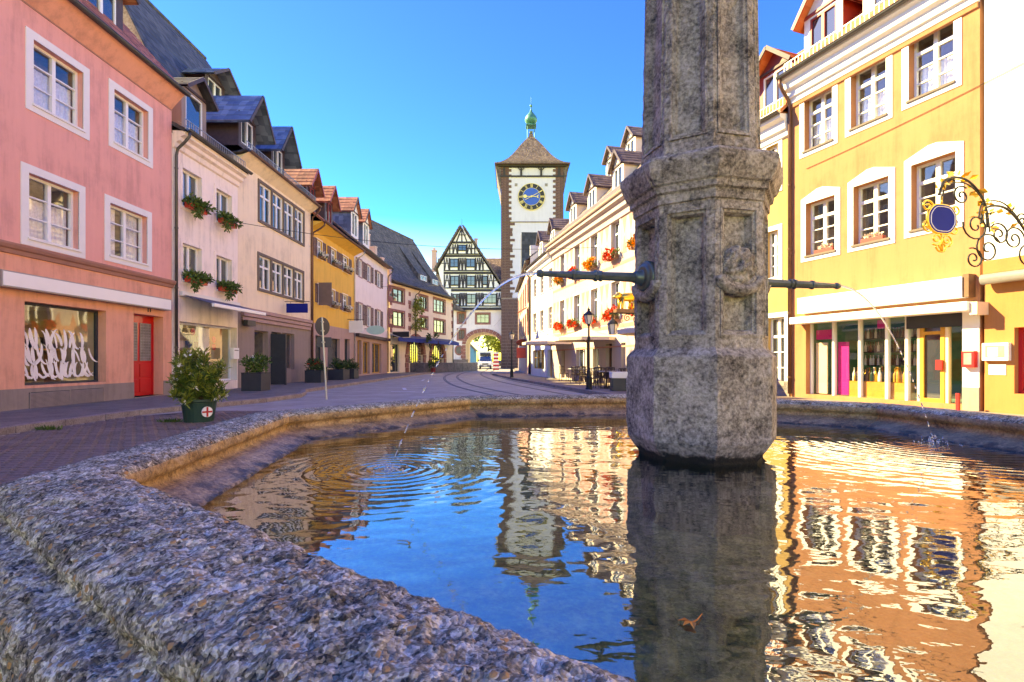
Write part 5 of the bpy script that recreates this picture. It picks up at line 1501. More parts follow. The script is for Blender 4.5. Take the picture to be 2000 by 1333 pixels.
# tent roof, bell-cast, courses
q = MB(); cx, cy = (tx0 + tx1) / 2, W / 2; TZc = lambda py: (705 - py) * (K + .0052) + EYE
za = TZc(264); n = 26; hw0 = W / 2 + 1.05
def rp(t):
    return hw0 * (1 - t) ** 1.0 * (1 - .23 * math.sin(math.pi * min(1, t * 1.0)) * (1 - t)) , ze + (za - ze) * (t ** 1.12)
for i in range(n):
    h0, z0 = rp(i / n); h1, z1 = rp((i + 1) / n); h1 = max(h1, .35)
    h0 = max(h0, .35)
    for a in range(4):
        c0, s0 = math.cos(a * math.pi / 2), math.sin(a * math.pi / 2)
        def T(x, y, z): return (cx + x * c0 - y * s0, cy + x * s0 + y * c0, z)
        q.quad(T(-h0, -h0, z0 + .09), T(h0, -h0, z0 + .09), T(h1, -h1, z1), T(-h1, -h1, z1)); q.quad(T(-h0, -h0, z0 - .08), T(h0, -h0, z0 - .08), T(h0, -h0, z0 + .09), T(-h0, -h0, z0 + .09))
q.quad((cx - hw0, cy - hw0, ze - .02), (cx + hw0, cy - hw0, ze - .02), (cx + hw0, cy + hw0, ze - .02), (cx - hw0, cy + hw0, ze - .02))
q.build('tent_roof', M['tile_brown'], tw, fix=False)
# lantern
lz = TZc(267); q = MB()
for s in (-1, 1):
    for t in (-1, 1): q.tube([(cx + s * .62, cy + t * .62, lz - .6), (cx + s * .62, cy + t * .62, TZc(249))], .07, 6)
q.tube([(cx, cy, lz - .3), (cx, cy, TZc(249))], .06, 6); q.bar((cx - .62, cy - .62, lz + .6), (cx + .62, cy - .62, lz + .6), .06, .06)
q.build('lantern_posts', M['verdigris'], tw)
MB().lathe([(.3, -.2), (.35, 0)], 10, (cx, cy, TZc(259))).build('bell', M['bronze'], tw)
l0 = TZc(249); q = MB().lathe([(1.25, 0), (1.3, .08), (.95, .35), (.8, .42)], 4, (cx, cy, l0), a0=math.pi / 4); q.build('lantern_eave', M['verdigris'], tw)
MB().lathe([(.55, .38), (.85, .62), (1.08, 1.0), (1.1, 1.35), (.92, 1.8), (.55, 2.25), (.28, 2.6), (.14, 3.0), (.08, 3.4)], 16, (cx, cy, l0)).build('onion_dome', M['verdigris'], tw, smooth=True)
MB().lathe([(.02, 3.35), (.2, 3.5), (.26, 3.68), (.2, 3.86), (.03, 4.0), (.03, 5.0), (.01, 5.3)], 12, (cx, cy, l0)).build('ball_finial', M['verdigris'], tw, smooth=True)
# clock
clk = empty('clock_face', (TX(1038), -.06, TZ(385)), parent=tw)
def disc(r, y0, y1, n=48): return MB().prism([(r * math.cos(2 * math.pi * k / n), r * math.sin(2 * math.pi * k / n)) for k in range(n)], y0, y1)
RC = 2.22
disc(RC, -.10, .08).build('clock_rim', M['gold_flat'], clk); disc(RC - .09, -.13, -.101).build('numeral_ring', M['black'], clk)
disc(RC * .66, -.15, -.131).build('inner_rim', M['gold_flat'], clk); disc(RC * .635, -.17, -.151).build('clock_centre', M['clock_blue'], clk)
NUM = ['XII', 'I', 'II', 'III', 'IIII', 'V', 'VI', 'VII', 'VIII', 'IX', 'X', 'XI']
for h, t in enumerate(NUM):
    ang = math.pi / 2 - h * math.pi / 6; er = Vector((math.cos(ang), math.sin(ang))); et = Vector((er.y, -er.x)); r0, r1 = RC * .69, RC * .93
    q = MB(); wd_ = {'I': .10, 'V': .2, 'X': .22}; tot = sum(wd_[c] for c in t); x = -tot / 2
    def seg(xa, ra, xb, rb, w):
        a = et * xa + er * ra; b = et * xb + er * rb; q.bar((a.x, -.136, a.y), (b.x, -.136, b.y), w, .008, up=(0, 1, 0))
    for c in t:
        w_ = wd_[c]; m_ = x + w_ / 2
        if c == 'I': seg(m_, r0, m_, r1, .06)
        if c == 'V': seg(x + .03, r1, m_, r0, .06); seg(x + w_ - .03, r1, m_, r0, .03)
        if c == 'X': seg(x + .03, r1, x + w_ - .03, r0, .06); seg(x + w_ - .03, r1, x + .03, r0, .03)
        x += w_
    q.build('numeral', M['gold_flat'], clk)
def hand(ang, l, tail, w, y):
    d = Vector((math.cos(ang), math.sin(ang))); q = MB()
    q.bar((-d.x * tail, y, -d.y * tail), (d.x * l, y, d.y * l), w, .03, up=(0, 1, 0)); return q, d
q, d = hand(R(179), 1.5, 1.1, .10, -.22); q.prism([(d.x * 1.05 + .3 * math.cos(k * .52), d.y * 1.05 + .3 * math.sin(k * .52)) for k in range(12)], -.25, -.235); q.build('hour_hand', M['gold_flat'], clk)
q, d = hand(R(28), 1.95, 1.2, .08, -.28); q.prism([(.16 * math.cos(k * .52), .16 * math.sin(k * .52)) for k in range(12)], -.32, -.30); q.build('minute_hand', M['gold_flat'], clk)
q = MB(); q.prism([(1.12 + .26 * math.cos(a), .26 * math.sin(a)) for a in [R(70 + i * 22) for i in range(11)]] + [(1.2 + .2 * math.cos(a), .2 * math.sin(a)) for a in [R(290 - i * 22) for i in range(11)]], -.19, -.175); q.build('moon', M['gold_flat'], clk)

# ---- beyond the arch
bh = empty('blue_house', (-12.6, 108, 0)); tag(bh, 'sky-blue gabled house glimpsed through the gate arch', 'house')
q = MB(); q.prism([(0, 0), (4.6, 0), (4.6, 3.6), (2.6, 5.6), (0, 5.6)], 0, 8); q.build('wall', M['blue_house'], bh)
MB().bar((4.9, 4, 3.4), (2.4, 4, 5.95), .15, 8.6, up=(0, 1, 0)).build('roof', M['tile_brown'], bh)
def tree(x, y, h, r, seed, label, mat):
    t = empty('tree', (x, y, 0)); tag(t, label, 'tree'); rg = random.Random(seed); q = MB()
    q.tube([(0, 0, -.1), (.05, 0, h * .25), (.1, .1, h * .5), (.0, .1, h * .8)], [.28, .22, .16, .05], 8)
    for k in range(7):
        a = k * .9; z = h * (.3 + .07 * k); q.tube([(0.05, 0, z), (r * .35 * math.cos(a), r * .35 * math.sin(a), z + r * .3), (r * .7 * math.cos(a), r * .7 * math.sin(a), z + r * .45)], [.11, .07, .02], 6)
    q.build('trunk', M['bark'], t); q = MB()
    for k in range(26):
        a = rg.uniform(0, 6.28); rr = r * math.sqrt(rg.random()); z = h * rg.uniform(.35, 1.0); s = r * rg.uniform(.25, .42) * (1.25 - z / h * .6)
        leafy(q, (rr * math.cos(a), rr * math.sin(a), z), (s, s, s * .75), 130, .42, rg, flat=2.2)
    q.build('crown', mat, t, fix=False)
tree(-3.2, 112, 11, 4.0, 1, 'bright green leafy tree beyond the gate arch, straight ahead', M['leaf_yellow'])
tree(-5.8, 124, 12, 4.5, 2, 'tall green tree farthest behind the gate arch', M['leaf'])
tree(-0.6, 103, 8.5, 2.8, 3, 'yellow-green tree at the right jamb of the gate arch', M['leaf_yellow'])
# ================================================================ RIGHT ROW
# ---- apricot-yellow house with shop
RA, RB = (9.19, 16.87), (10.95, 11.98)
J1 = Fac('house', RA, RB); f = J1
tag(f.o, 'apricot-yellow house with white sign fascia above a bottle shop', 'house')
EVR = 10.35
wu = [f.rect(1571, 1626, 195, 297), f.rect(1662, 1731, 141, 253.5), f.rect(1775, 1863, 72, 198.6)]
wm = [f.rect(1574, 1631, 399, 501), f.rect(1667, 1736, 366, 480), f.rect(1780, 1867, 324, 451)]
x0, zt = f.at(1574, 632); x1 = f.at(1880, 600)[0]
shop = (x0, x1, .12, zt)
f.wall(EVR, wu + wm + [(*shop, .35)], M['yellow_r'], depth=10, gable=EVR + 5, recess=.3)
for i, r in enumerate(wu + wm):
    f.window(r, 'four', recess=.26, fw=.06, surround=M['white_trim'], sw=.17, proud=.02, head=.2, pane='pane_clear', curtain=(.5 if i < 3 else None), sill=M['window_grey'])
for k, px in enumerate((1606, 1700)):
    x, z = f.at(px, 485 if k == 0 else 463)
    ft = empty('flower_trough', f.world(x, .1, (wm[k][2]) + .0), f.rz()); tag(ft, ('brown trough of dry blossoms on the lower left window of the apricot house', 'brown trough of dry blossoms on the lower middle window of the apricot house')[k], 'planter')
    MB().box(-.32, .32, -.07, .07, .01, .13).build('trough', M['oxblood'], ft, bevel=.01); q = MB(); leafy(q, (0, 0, .19), (.3, .07, .08), 120, .06, random.Random(k), flat=2.5); q.build('blossoms', M['canvas'], ft, fix=False)
# cornice, gutter, roof
f.cornice(EVR - .45, M['white_trim'], x1=f.L, prof=((0, -.32), (.07, -.30), (.09, -.16), (.16, -.13), (.17, .06), (.3, .12), (.32, .32), (.42, .38), (.44, .46), (0, .5)))
f.cornice(EVR - .78, M['yellow_r'], x1=f.L - .02, prof=((0, -.14), (.05, -.1), (.06, .0), (0, .004)), name='frieze_band')
f.gutter(EVR + .06, M['gutter'], .52, .085)
f.roof(EVR + .12, EVR + 5.2, 10, M['tile_orange'], ov=.42)
f.snow_guard(0, f.L, -.28, EVR + .25, M['rail_grey'])
f.dormer(.75, 1.35, .5, EVR + .5, EVR + 2.1, EVR + 3.0, M['white_trim'], M['tile_orange'], ov=.3, cheek=M['oxblood'], trim=M['oxblood'])
f.dormer(2.9, 1.7, .5, EVR + .5, EVR + 2.4, EVR + 3.2, M['white_trim'], M['tile_orange'], ov=.3, cheek=M['oxblood'])
MB().box(-.2, .55, 1.9, 2.6, EVR + 1.5, EVR + 5.6).box(-.28, .63, 1.82, 2.68, EVR + 5.6, EVR + 5.8).build('chimney', M['tile_red'], f.o)
f.downpipe(.02, EVR, M['gutter_brown'], out=.5, r=.055)
# sign box and awning cassette
a, zt = f.at(1557, 583, .3); b = f.at(1878, 540, .3)[0]; zb = f.at(1557, 613, .3)[1]
sg = MB().box(a, b, -.30, -.003, zb, zt).build('sign_box', M['white_trim'], f.o); MB().box(a + .03, b - .05, -.315, -.301, zb + .04, zt - .04).build('sign_face', M['white_sign'], sg)
MB().box(b + .001, b + .12, -.26, -.003, zb, zt + .05).build('sign_end', M['brown_wood'], sg)
a2, zt2 = f.at(1541, 621, .5); b2 = f.at(1889, 588, .5)[0]; zb2 = f.at(1541, 634, .5)[1]
MB().box(a2, b2, -.50, -.003, zb2, zt2).build('awning_cassette', M['white_sign'], f.o, bevel=.02)
MB().box(b2 + .001, b2 + .15, -.42, -.003, zb2 - .1, zt2 - .02).build('cassette_end', M['canvas'], f.o)
# shop front: posts, panes, door, stock
sf = empty('shop_front', (0, 0, 0), parent=f.o)
posts = [shop[0]] + [f.at(p, 700, -.2)[0] for p in (1628, 1679, 1732, 1771)] + [f.at(1795, 700, -.2)[0], f.at(1850, 700, -.2)[0], shop[1]]
for i, x in enumerate(posts):
    MB().box(x - .035, x + .035, .18, .30, .1, shop[3]).build('post', M['white_frame'] if i < 5 else M['cream'], sf)
for i in range(len(posts) - 1):
    o = MB().quad((posts[i] + .035, .25, .14), (posts[i+1] - .035, .25, .14), (posts[i+1] - .035, .25, shop[3]), (posts[i] + .035, .25, shop[3])).build('pane', M['pane_clear'], sf, fix=False)
q = MB(); e = 2.6; a, b, c_, d_ = shop
q.quad((a, e, c_), (b, e, c_), (b, e, d_), (a, e, d_)); q.quad((a, .36, c_), (a, e, c_), (a, e, d_), (a, .36, d_)); q.quad((b, .36, c_), (b, e, c_), (b, e, d_), (b, .36, d_)); q.quad((a, .36, d_), (b, .36, d_), (b, e, d_), (a, e, d_)); q.quad((a, .36, c_), (b, .36, c_), (b, e, c_), (a, e, c_))
q.build('shop_interior', M['room_green'], sf, fix=False)
MB().box(posts[0] + .1, posts[1] - .06, .33, .36, 1.85, 2.15).box(posts[2] + .3, posts[2] + .62, .5, .52, 2.1, 2.35).build('pink_banner', M['magenta'], sf)
MB().box(posts[1] + .04, posts[1] + .38, .34, .37, .15, 1.75).build('magenta_panel', M['magenta'], sf)
MB().box(posts[0] + .12, posts[0] + .5, .3, .34, .15, 1.75).build('cream_panel', M['cream'], sf)
for i in (1, 2, 3): MB().box(posts[i] + (.42 if i == 1 else .05), posts[i+1] - .05, .31, .62, .12, .58).build('wooden_crate_counter', M['wood'], sf)
rg = random.Random(8)
bot = {}
def bottle(x, y, z, s, mat):
    if mat not in bot:
        bot[mat] = MB().lathe([(.036, 0), (.038, .01), (.038, .16), (.03, .2), (.013, .23), (.013, .3), (.016, .3), (.016, .315)], 9).build('bottle', M[mat], sf, smooth=True); bot[mat].location = (x, y, z); bot[mat].scale = (s, s, s)
    else: share(bot[mat], 'bottle', sf, (x, y, z), scale=(s, s, s))
bm_ = ['charcoal', 'wood', 'brown_wood', 'gold', 'white_sign', 'tub_green', 'oxblood']
for i in range(56):
    x = rg.uniform(posts[1] + .45, posts[4] - .1); bottle(x, rg.uniform(.36, .58), .585, rg.uniform(.8, 1.35), rg.choice(bm_))
for z in (1.05, 1.45, 1.85):
    MB().box(posts[1] + .3, posts[4], 1.0, 1.25, z - .03, z).build('shelf', M['tub_green'], sf)
    for i in range(22): bottle(posts[1] + .35 + i * (posts[4] - posts[1] - .4) / 22, 1.1, z, .95, rg.choice(('charcoal', 'white_sign', 'brown_wood')))
dx0, dx1 = posts[5] + .04, posts[6] - .04
dd = MB(); dd.box(dx0, dx0 + .09, .16, .22, .1, 2.35); dd.box(dx1 - .09, dx1, .16, .22, .1, 2.35); dd.box(dx0 + .09, dx1 - .09, .16, .22, .1, .22); dd.box(dx0 + .09, dx1 - .09, .16, .22, 2.25, 2.35); dd.box(dx0 + .09, dx1 - .09, .16, .22, 1.85, 1.93)
dd = dd.build('door', M['wood'], sf); MB().box(dx0 + .4, dx1 - .02, .1, .15, .95, 1.2).build('door_notice', M['red_paint'], dd); MB().box(dx0 + .09, dx1 - .09, .23, .25, .22, 2.25).build('door_glass', M['pane'], dd)
MB().box(posts[4] + .04, posts[7], .12, .17, shop[3] - .35, shop[3]).build('dark_transom', M['charcoal'], sf)
q = MB(); x = shop[1]; q.box(x + .01, f.L, -.03, .002, .55, shop[3] + .05); q.build('white_pier', M['white_trim'], f.o); MB().box(x + .01, f.L, -.04, .003, 0, .55).build('pier_plinth', M['plinth'], f.o)
r = f.rect(1884, 1909, 686, 718, .05)
rb = empty('wall_box', f.world((r[0] + r[1]) / 2, -.03, (r[2] + r[3]) / 2), f.rz()); tag(rb, 'small red display box with glass front on the white pier', 'box')
hw, hh = (r[1] - r[0]) / 2, (r[3] - r[2]) / 2
MB().box(-hw, hw, -.14, 0, -hh, hh).build('case', M['red_paint'], rb, bevel=.012); MB().box(-hw + .05, hw - .05, -.15, -.141, -hh + .07, hh - .05).build('glass', M['room'], rb)
MB().box(f.at(1896, 790)[0] - .03, f.at(1896, 790)[0] + .03, -.5, -.44, -.01, .42).build('red_bollard', M['red_paint'], f.o)

# ---- white house at the right edge
J0 = Fac('house', (10.98, 11.9), (13.2, 5.7)); f = J0
tag(f.o, 'white house at the right edge with ochre ground floor and metal awning', 'house')
zg = f.at(1925, 545)[1]; r0 = (f.at(1981, 700)[0], f.at(1981, 700)[0] + 2.2, .45, f.at(1981, 640)[1])
f.wall(11.5, [(f.at(1996, 250, 0)[0] + .25, f.at(1996, 250)[0] + 1.35, 5.0, 6.6)], M['white_r'], depth=9, z0=zg, name='upper_wall', gable=15)
f.wall(zg, [(*r0, .3)], M['ochre'], depth=9, name='ground_floor_wall')
f.window((f.at(1996, 250)[0] + .25, f.at(1996, 250)[0] + 1.35, 5.0, 6.6), 'four', recess=.2, sill=M['window_grey'])
wd = f.window(r0, 'one', recess=.2, fw=.07, frame=M['red_paint'], pane='pane_clear', room=False)
q = MB(); a, b, c_, d_ = r0; q.box(a, b, 1.0, 1.05, c_, d_); q.build('display_back', M['oxblood'], wd)
rg = random.Random(4)
for k in range(4):
    z = c_ + .1 + k * (d_ - c_) / 4; MB().box(a, b, .5, .95, z - .03, z).build('shelf', M['brown_wood'], wd); q = MB()
    for i in range(9):
        x = a + .1 + i * .23; q.box(x, x + rg.uniform(.08, .16), .55, .75, z + .001, z + rg.uniform(.1, .3))
    q.build('shelf_goods', M[('wood', 'canvas', 'red_plastic', 'charcoal')[k]], wd)
f.roof(11.6, 15, 9, M['tile_red'], ov=.4)
x0, zt = f.at(1902, 560, .5); x0 = max(.05, x0); q = MB().tube([(x0, -.2, zg - .04), (f.L, -.2, zg - .04)], .12, 12); q.build('rolled_awning', M['rail_grey'], f.o, smooth=True)
MB().box(.02, f.L, -.1, -.003, zg + .1, zg + .4).build('fascia', M['ochre'], f.o)
r = f.rect(1921, 1973, 671, 705, .05); wb = empty('menu_box', f.world((r[0] + r[1]) / 2, 0, (r[2] + r[3]) / 2), f.rz()); tag(wb, 'white glazed menu box on the ochre wall', 'box')
hw, hh = (r[1] - r[0]) / 2, (r[3] - r[2]) / 2
MB().box(-hw, hw, -.12, -.001, -hh, hh).build('case', M['white_sign'], wb, bevel=.01); MB().box(-hw + .07, hw - .07, -.13, -.121, -hh + .08, hh - .06).build('glass', M['room'], wb); MB().box(-hw + .12, hw - .18, -.135, -.131, -hh + .1, hh - .1).build('paper', M['white_sign'], wb)
MB().box(-.17, .15, -.012, -.001, -hh - .32, -hh - .08).build('notice', M['white_sign'], wb)
# wrought-iron sign bracket with blue plate
mz = 3.05
wr = empty('wrought_iron_sign', f.world(1.0, 0, mz), f.rz()); wr.scale = (1.2, 1.5, 1.1); tag(wr, 'gilded wrought-iron bracket with scrolls carrying a small blue plate', 'sign')
def curl(mb, c, r0, r1, a0, turns, rad, n=26):
    mb.tube([(0, c[0] + (r0 + (r1 - r0) * i / n) * math.cos(a0 + turns * 2 * math.pi * i / n), c[1] + (r0 + (r1 - r0) * i / n) * math.sin(a0 + turns * 2 * math.pi * i / n)) for i in range(n + 1)], rad, 6)
q = MB()
q.tube([(0, 0, -.2), (0, 0, 1.35)], .025, 6)
P = [Vector((0, -.05, .1)), Vector((0, -.35, .75)), Vector((0, -.8, 1.15)), Vector((0, -1.25, 1.1)), Vector((0, -1.35, .8))]
q.tube(smooth_path(P, 10), .02, 6); q.tube(smooth_path([p + Vector((0, -.05, .09)) for p in P], 10), .012, 6)
P2 = [Vector((0, -1.2, .75)), Vector((0, -1.3, 1.25)), Vector((0, -1.65, 1.55)), Vector((0, -2.05, 1.5)), Vector((0, -2.2, 1.2))]
q.tube(smooth_path(P2, 10), .02, 6); q.tube(smooth_path([p + Vector((0, .04, -.08)) for p in P2], 10), .012, 6)
for c, r0_, r1_, a0, t in (((-.3, .3), .24, .03, 1.2, 1.6), ((-.62, .6), .25, .03, 0, 1.7), ((-.95, .65), .22, .03, 2.6, -1.7), ((-1.2, .35), .3, .04, .5, 1.7), ((-1.45, .75), .28, .03, 3, 1.6), ((-1.5, .15), .2, .03, 2, -1.6), ((-.45, .98), .14, .02, 0, 1.5), ((-1.75, 1.25), .18, .03, 1, 1.5)):
    curl(q, c, r0_, r1_, a0, t, .014)
q.build('scrolls', M['iron'], wr, smooth=True)
q = MB(); rg = random.Random(6)
for i in range(26):
    t = i / 25; p = smooth_path(P, 6)[int(t * 23)] if i % 2 else smooth_path(P2, 6)[int(t * 23)]
    leafy(q, tuple(p), (.05, .07, .07), 3, .12, rg, flat=1.6)
q.build('gilded_leaves', M['gold'], wr, fix=False)
q = MB(); pc = (-2.15, .78)
def cart(k):
    o = []
    for i in range(40):
        a = 2 * math.pi * i / 40; c_, s_ = math.cos(a), math.sin(a)
        o.append((pc[0] + .27 * k * math.copysign(abs(c_) ** .55, c_), pc[1] + .22 * k * math.copysign(abs(s_) ** .6, s_) + .03 * k * math.cos(3 * a + 1.57) + .02 * c_))
    return o
outl = cart(1.0)
q.prism_x(outl, -.02, .02); q.build('sign_plate', M['navy'], wr)
MB().tube([(-.024, p[0], p[1]) for p in cart(.86) + cart(.86)[:1]], .006, 5).tube([(.024, p[0], p[1]) for p in cart(.86) + cart(.86)[:1]], .006, 5).build('plate_border', M['white_sign'], wr)
q = MB(); q.tube([(0.0, p[0], p[1]) for p in outl + outl[:1]], .022, 6); 
for c, a0 in (((-2.4, .62), 2), ((-1.9, .62), 1), ((-2.25, .42), 4), ((-2.05, .42), 5), ((-2.15, .3), 3), ((-2.42, .98), 0), ((-1.88, .98), 3)): curl(q, c, .11, .02, a0, 1.4, .015)
q.tube([(0, -2.15, 1.18), (0, -2.15, 1.0)], .015, 5); q.tube([(0, -2.15, .56), (0, -2.15, .22)], .02, 6); q.build('gilded_frame', M['gold'], wr, smooth=True)

# ---- pale yellow house half hidden by the column
J2 = Fac('house', (7.6, 21.3), (9.17, 16.92)); f = J2
tag(f.o, 'pale yellow house partly hidden behind the fountain column', 'house')
EV = 9.3
wv = [f.rect(1497, 1521, 455, 545), f.rect(1497, 1521, 290, 375), f.rect(1499, 1533, 622, 752)]
wv += [(r[0] - 2.0, r[1] - 2.0, r[2], r[3]) for r in wv]
f.wall(EV, wv, M['yellow_r2'], depth=10, gable=EV + 5)
for r in wv: f.window(r, 'four', recess=.2, surround=M['white_trim'], sw=.16, proud=.03)
f.cornice(EV - .4, M['white_trim'], prof=((0, -.3), (.08, -.26), (.1, -.1), (.2, -.05), (.22, .2), (.4, .28), (.42, .4), (0, .44)))
f.roof(EV + .1, EV + 5.2, 10, M['tile_orange'], ov=.42); f.gutter(EV + .05, M['gutter'], .5, .07); f.snow_guard(0, f.L, -.28, EV + .25, M['rail_grey'])
for x in (1.2, 3.6): f.dormer(x, 1.5, .5, EV + .5, EV + 2.2, EV + 2.9, M['oxblood'], M['tile_orange'], ov=.4, trim=M['white_frame'])
MB().box(0, f.L, -.03, .003, 0, .5).build('plinth', M['plinth'], f.o)

# ---- hotel with painted facade
J3 = Fac('hotel', (2.8, 35.0), (5.75, 22.2)); f = J3
tag(f.o, 'rose-painted hotel with geranium boxes, dormers and cafe tables in front', 'hotel')
EV = 8.9
up = [f.rect(1094.6, 1103, 502, 523), f.rect(1122, 1133, 483, 517), f.rect(1154, 1168, 462, 501), f.rect(1193.5, 1211, 436, 481)]
lo = [f.rect(1093.6, 1103, 588.5, 620), f.rect(1121, 1133, 579, 612), f.rect(1154, 1168, 567, 603), f.rect(1194, 1211, 552, 594)]
for rr in (up, lo):
    zt = sum(r[3] for r in rr) / 4; zb = zt - 1.75
    for i in range(4): rr[i] = (rr[i][0], rr[i][1], zb, zt)
sp = up[3][0] - up[2][0]
for rr in (up, lo): rr.append((rr[3][0] + sp, rr[3][1] + sp, rr[3][2], rr[3][3]))
gd = [f.rect(1096, 1103, 684, 738), f.rect(1125, 1143, 680, 735), f.rect(1158, 1169, 680, 740), f.rect(1183, 1195, 672, 748), f.rect(1213, 1222, 670, 740)]
gd = [(r[0], r[1], max(.05, r[2]), r[3]) for r in gd]
f.wall(EV, up + lo + [(*r, .3) for r in gd], M['hotel'], depth=11, gable=EV + 6.2, recess=.28)
hotel_boxes = []
for rr in (up, lo):
    for r in rr:
        f.window(r, 'cross', recess=.24, fw=.06, surround=M['white_trim'], sw=.12, proud=.015); hotel_boxes.append((f, (r[0] + r[1]) / 2, r[2], r[1] - r[0]))
for i, r in enumerate(gd): f.window(r, 'pair' if i != 3 else 'one', recess=.25, frame=M['brown_wood'] if i in (0, 3) else M['white_frame'])
zb1 = lo[0][2] - .55; zb2 = up[0][2] - .5; zb3 = 3.05
for z, h in ((zb1, .16), (zb2, .14), (zb3, .28), (zb1 - .95, .08)): MB().box(0, f.L, -.012, .003, z, z + h).build('painted_band', M['hotel_paint'], f.o)
allw = sorted(up, key=lambda r: r[0]); xs_ = [0.0] + [v for r in allw for v in (r[0] - .16, r[1] + .16)] + [f.L]
for i in range(0, len(xs_) - 1, 2):
    a, b = xs_[i], xs_[i+1]
    if b - a < .4: continue
    for (z0, z1) in ((lo[0][2], lo[0][3]), (up[0][2], up[0][3])):
        n = max(1, int((b - a) / .55)); w_ = (b - a) / n
        for k in range(n):    # painted tall lozenges
            xm = a + w_ * (k + .5); h = w_ * .34
            q = MB(); zm = (z0 + z1) / 2
            q.prism([(xm - h, z1), (xm + h, z1), (xm, zm + .06)], -.008, .003); q.prism([(xm, zm - .06), (xm + h, z0), (xm - h, z0)], -.008, .003); q.build('painted_lozenge', M['hotel_paint'], f.o)
f.cornice(EV - .42, M['hotel'], prof=((0, -.5), (.08, -.45), (.1, -.2), (.25, -.1), (.27, .12), (.45, .22), (.47, .4), (0, .46)))
f.roof(EV + .1, EV + 6.4, 11, M['tile_brown'], ov=.45); f.gutter(EV + .06, M['canvas'], .52, .08); f.snow_guard(0, f.L, -.3, EV + .22, M['rail_grey'])
for px, dpt in ((1119, .6), (1156, .6), (1207, .6)):
    x = f.at(px, 400, -dpt)[0]; f.dormer(x, 1.35, dpt, EV + .5, EV + 2.3, EV + 3.1, M['cream2'], M['tile_brown'], ov=.2)
for px in (1192, 1231):
    x = f.at(px, 350, -2.3)[0]; f.dormer(x, 1.3, 2.3, EV + 3.2, EV + 4.7, EV + 5.4, M['cream2'], M['tile_brown'], ov=.2)
# gilded bear over a wrought-iron lantern bracket
x, z = f.at(1222, 603, 1.2); 
br = empty('inn_sign', f.world(x + .15, 0, z - .1), f.rz()); tag(br, 'gilded bear figure on a wrought-iron bracket with hanging lantern on the hotel', 'sign')
q = MB(); q.tube([(0, 0, -.12), (0, -2.0, -.12)], .025, 6); q.tube([(0, 0, -.9), (0, 0, .2)], .025, 6)
for c, r0_, t in (((-.4, -.5), .28, 1.6), ((-.8, -.35), .2, -1.5), ((-1.2, -.3), .16, 1.5), ((-.25, -.8), .16, 1.4)): curl(q, c, r0_, .03, 1.0, t, .016)
q.tube([(0, -1.85, -.12), (0, -1.85, -.32)], .01, 5); q.build('bracket', M['iron'], br)
MB().box(-.16, .16, -1.75, -.75, -.09, .05).build('stand', M['brown_wood'], br)
q = MB()
q.tube([(0, -.85, .48), (0, -1.05, .56), (0, -1.35, .55), (0, -1.52, .56)], [.12, .19, .17, .12], 10); q.tube([(0, -1.48, .58), (0, -1.62, .62), (0, -1.74, .55), (0, -1.82, .52)], [.12, .13, .08, .05], 10)
for yy in (-.92, -1.02, -1.42, -1.5): q.tube([(.07 if yy in (-.92, -1.42) else -.07, yy, .5), (.07 if yy in (-.92, -1.42) else -.07, yy - .03, .25), (.07 if yy in (-.92, -1.42) else -.07, yy - .05, .05)], [.085, .06, .055], 8)
for s in (-.08, .08): q.tube([(s, -1.58, .7), (s, -1.57, .76)], [.04, .02], 6)
q.build('bear', M['gold'], br, smooth=True)
q = MB().lathe([(.14, 0), (.2, .42)], 6, (0, -1.85, -1.0)); q.build('lantern_glass', M['lamp_glass'], br)
q = MB().lathe([(.24, .42), (.16, .54), (.05, .64), (.02, .7)], 6, (0, -1.85, -1.0)); 
for k in range(6): a = k * math.pi / 3; q.bar((.145 * math.cos(a), -1.85 + .145 * math.sin(a), -1.0), (.205 * math.cos(a), -1.85 + .205 * math.sin(a), -.58), .02, .02)
q.build('lantern_frame', M['iron'], br)

# ---- grey-white house
J4 = Fac('house', (1.55, 42.0), (2.78, 35.05)); f = J4
tag(f.o, 'narrow grey-white house with three window columns beside the hotel', 'house')
EV = 8.6
r1 = [f.rect(1042, 1048, 543, 580), f.rect(1055.5, 1062, 538, 575), f.rect(1072, 1079, 533, 569)]; r2 = [f.rect(1041.5, 1047.5, 613, 651), f.rect(1055, 1062, 608, 648), f.rect(1071, 1079, 602, 644)]
for rr in (r1, r2):
    zt = sum(r[3] for r in rr) / 3; zb = sum(r[2] for r in rr) / 3
    for i in range(3): rr[i] = (rr[i][0], rr[i][1], zb, zt)
sh = f.rect(1040.5, 1063, 685, 720); dr_ = f.rect(1069, 1079, 684, 738); dr_ = (dr_[0], dr_[1], .02, dr_[3])
f.wall(EV, r1 + r2 + [(*sh, .25), (*dr_, .3)], M['greywhite'], depth=10, gable=EV + 5)
for r in r1 + r2: f.window(r, 'four', recess=.18, fw=.06, frame=M['canvas'], surround=M['white_trim'], sw=.08, proud=.015, sill=M['white_trim'])
f.window(sh, 'triple', recess=.2, frame=M['wood']); f.window(dr_, 'one', recess=.25, frame=M['grey_metal'])
f.cornice(EV - .3, M['white_trim'], prof=((0, -.3), (.1, -.25), (.2, 0), (.4, .1), (.42, .3), (0, .34)))
f.roof(EV + .1, EV + 5.2, 10, M['tile_brown'], ov=.4); f.gutter(EV + .05, M['gutter'], .5, .07); f.downpipe(.05, EV, M['gutter'], out=.48)
for px in (1056, 1079): x = f.at(px, 480, -.5)[0]; f.dormer(x, 1.3, .5, EV + .4, EV + 2.1, EV + 2.9, M['white_trim'], M['tile_brown'], ov=.2)
q = MB(); x, z = f.at(1048, 663)
pts = [(x - .55 + .05 * i, -.02, z + .06 * math.sin(i * 1.7) + .03 * math.sin(i * 3.1)) for i in range(24)]; q.tube(pts, .022, 5); q.build('script_lettering', M['iron'], f.o)

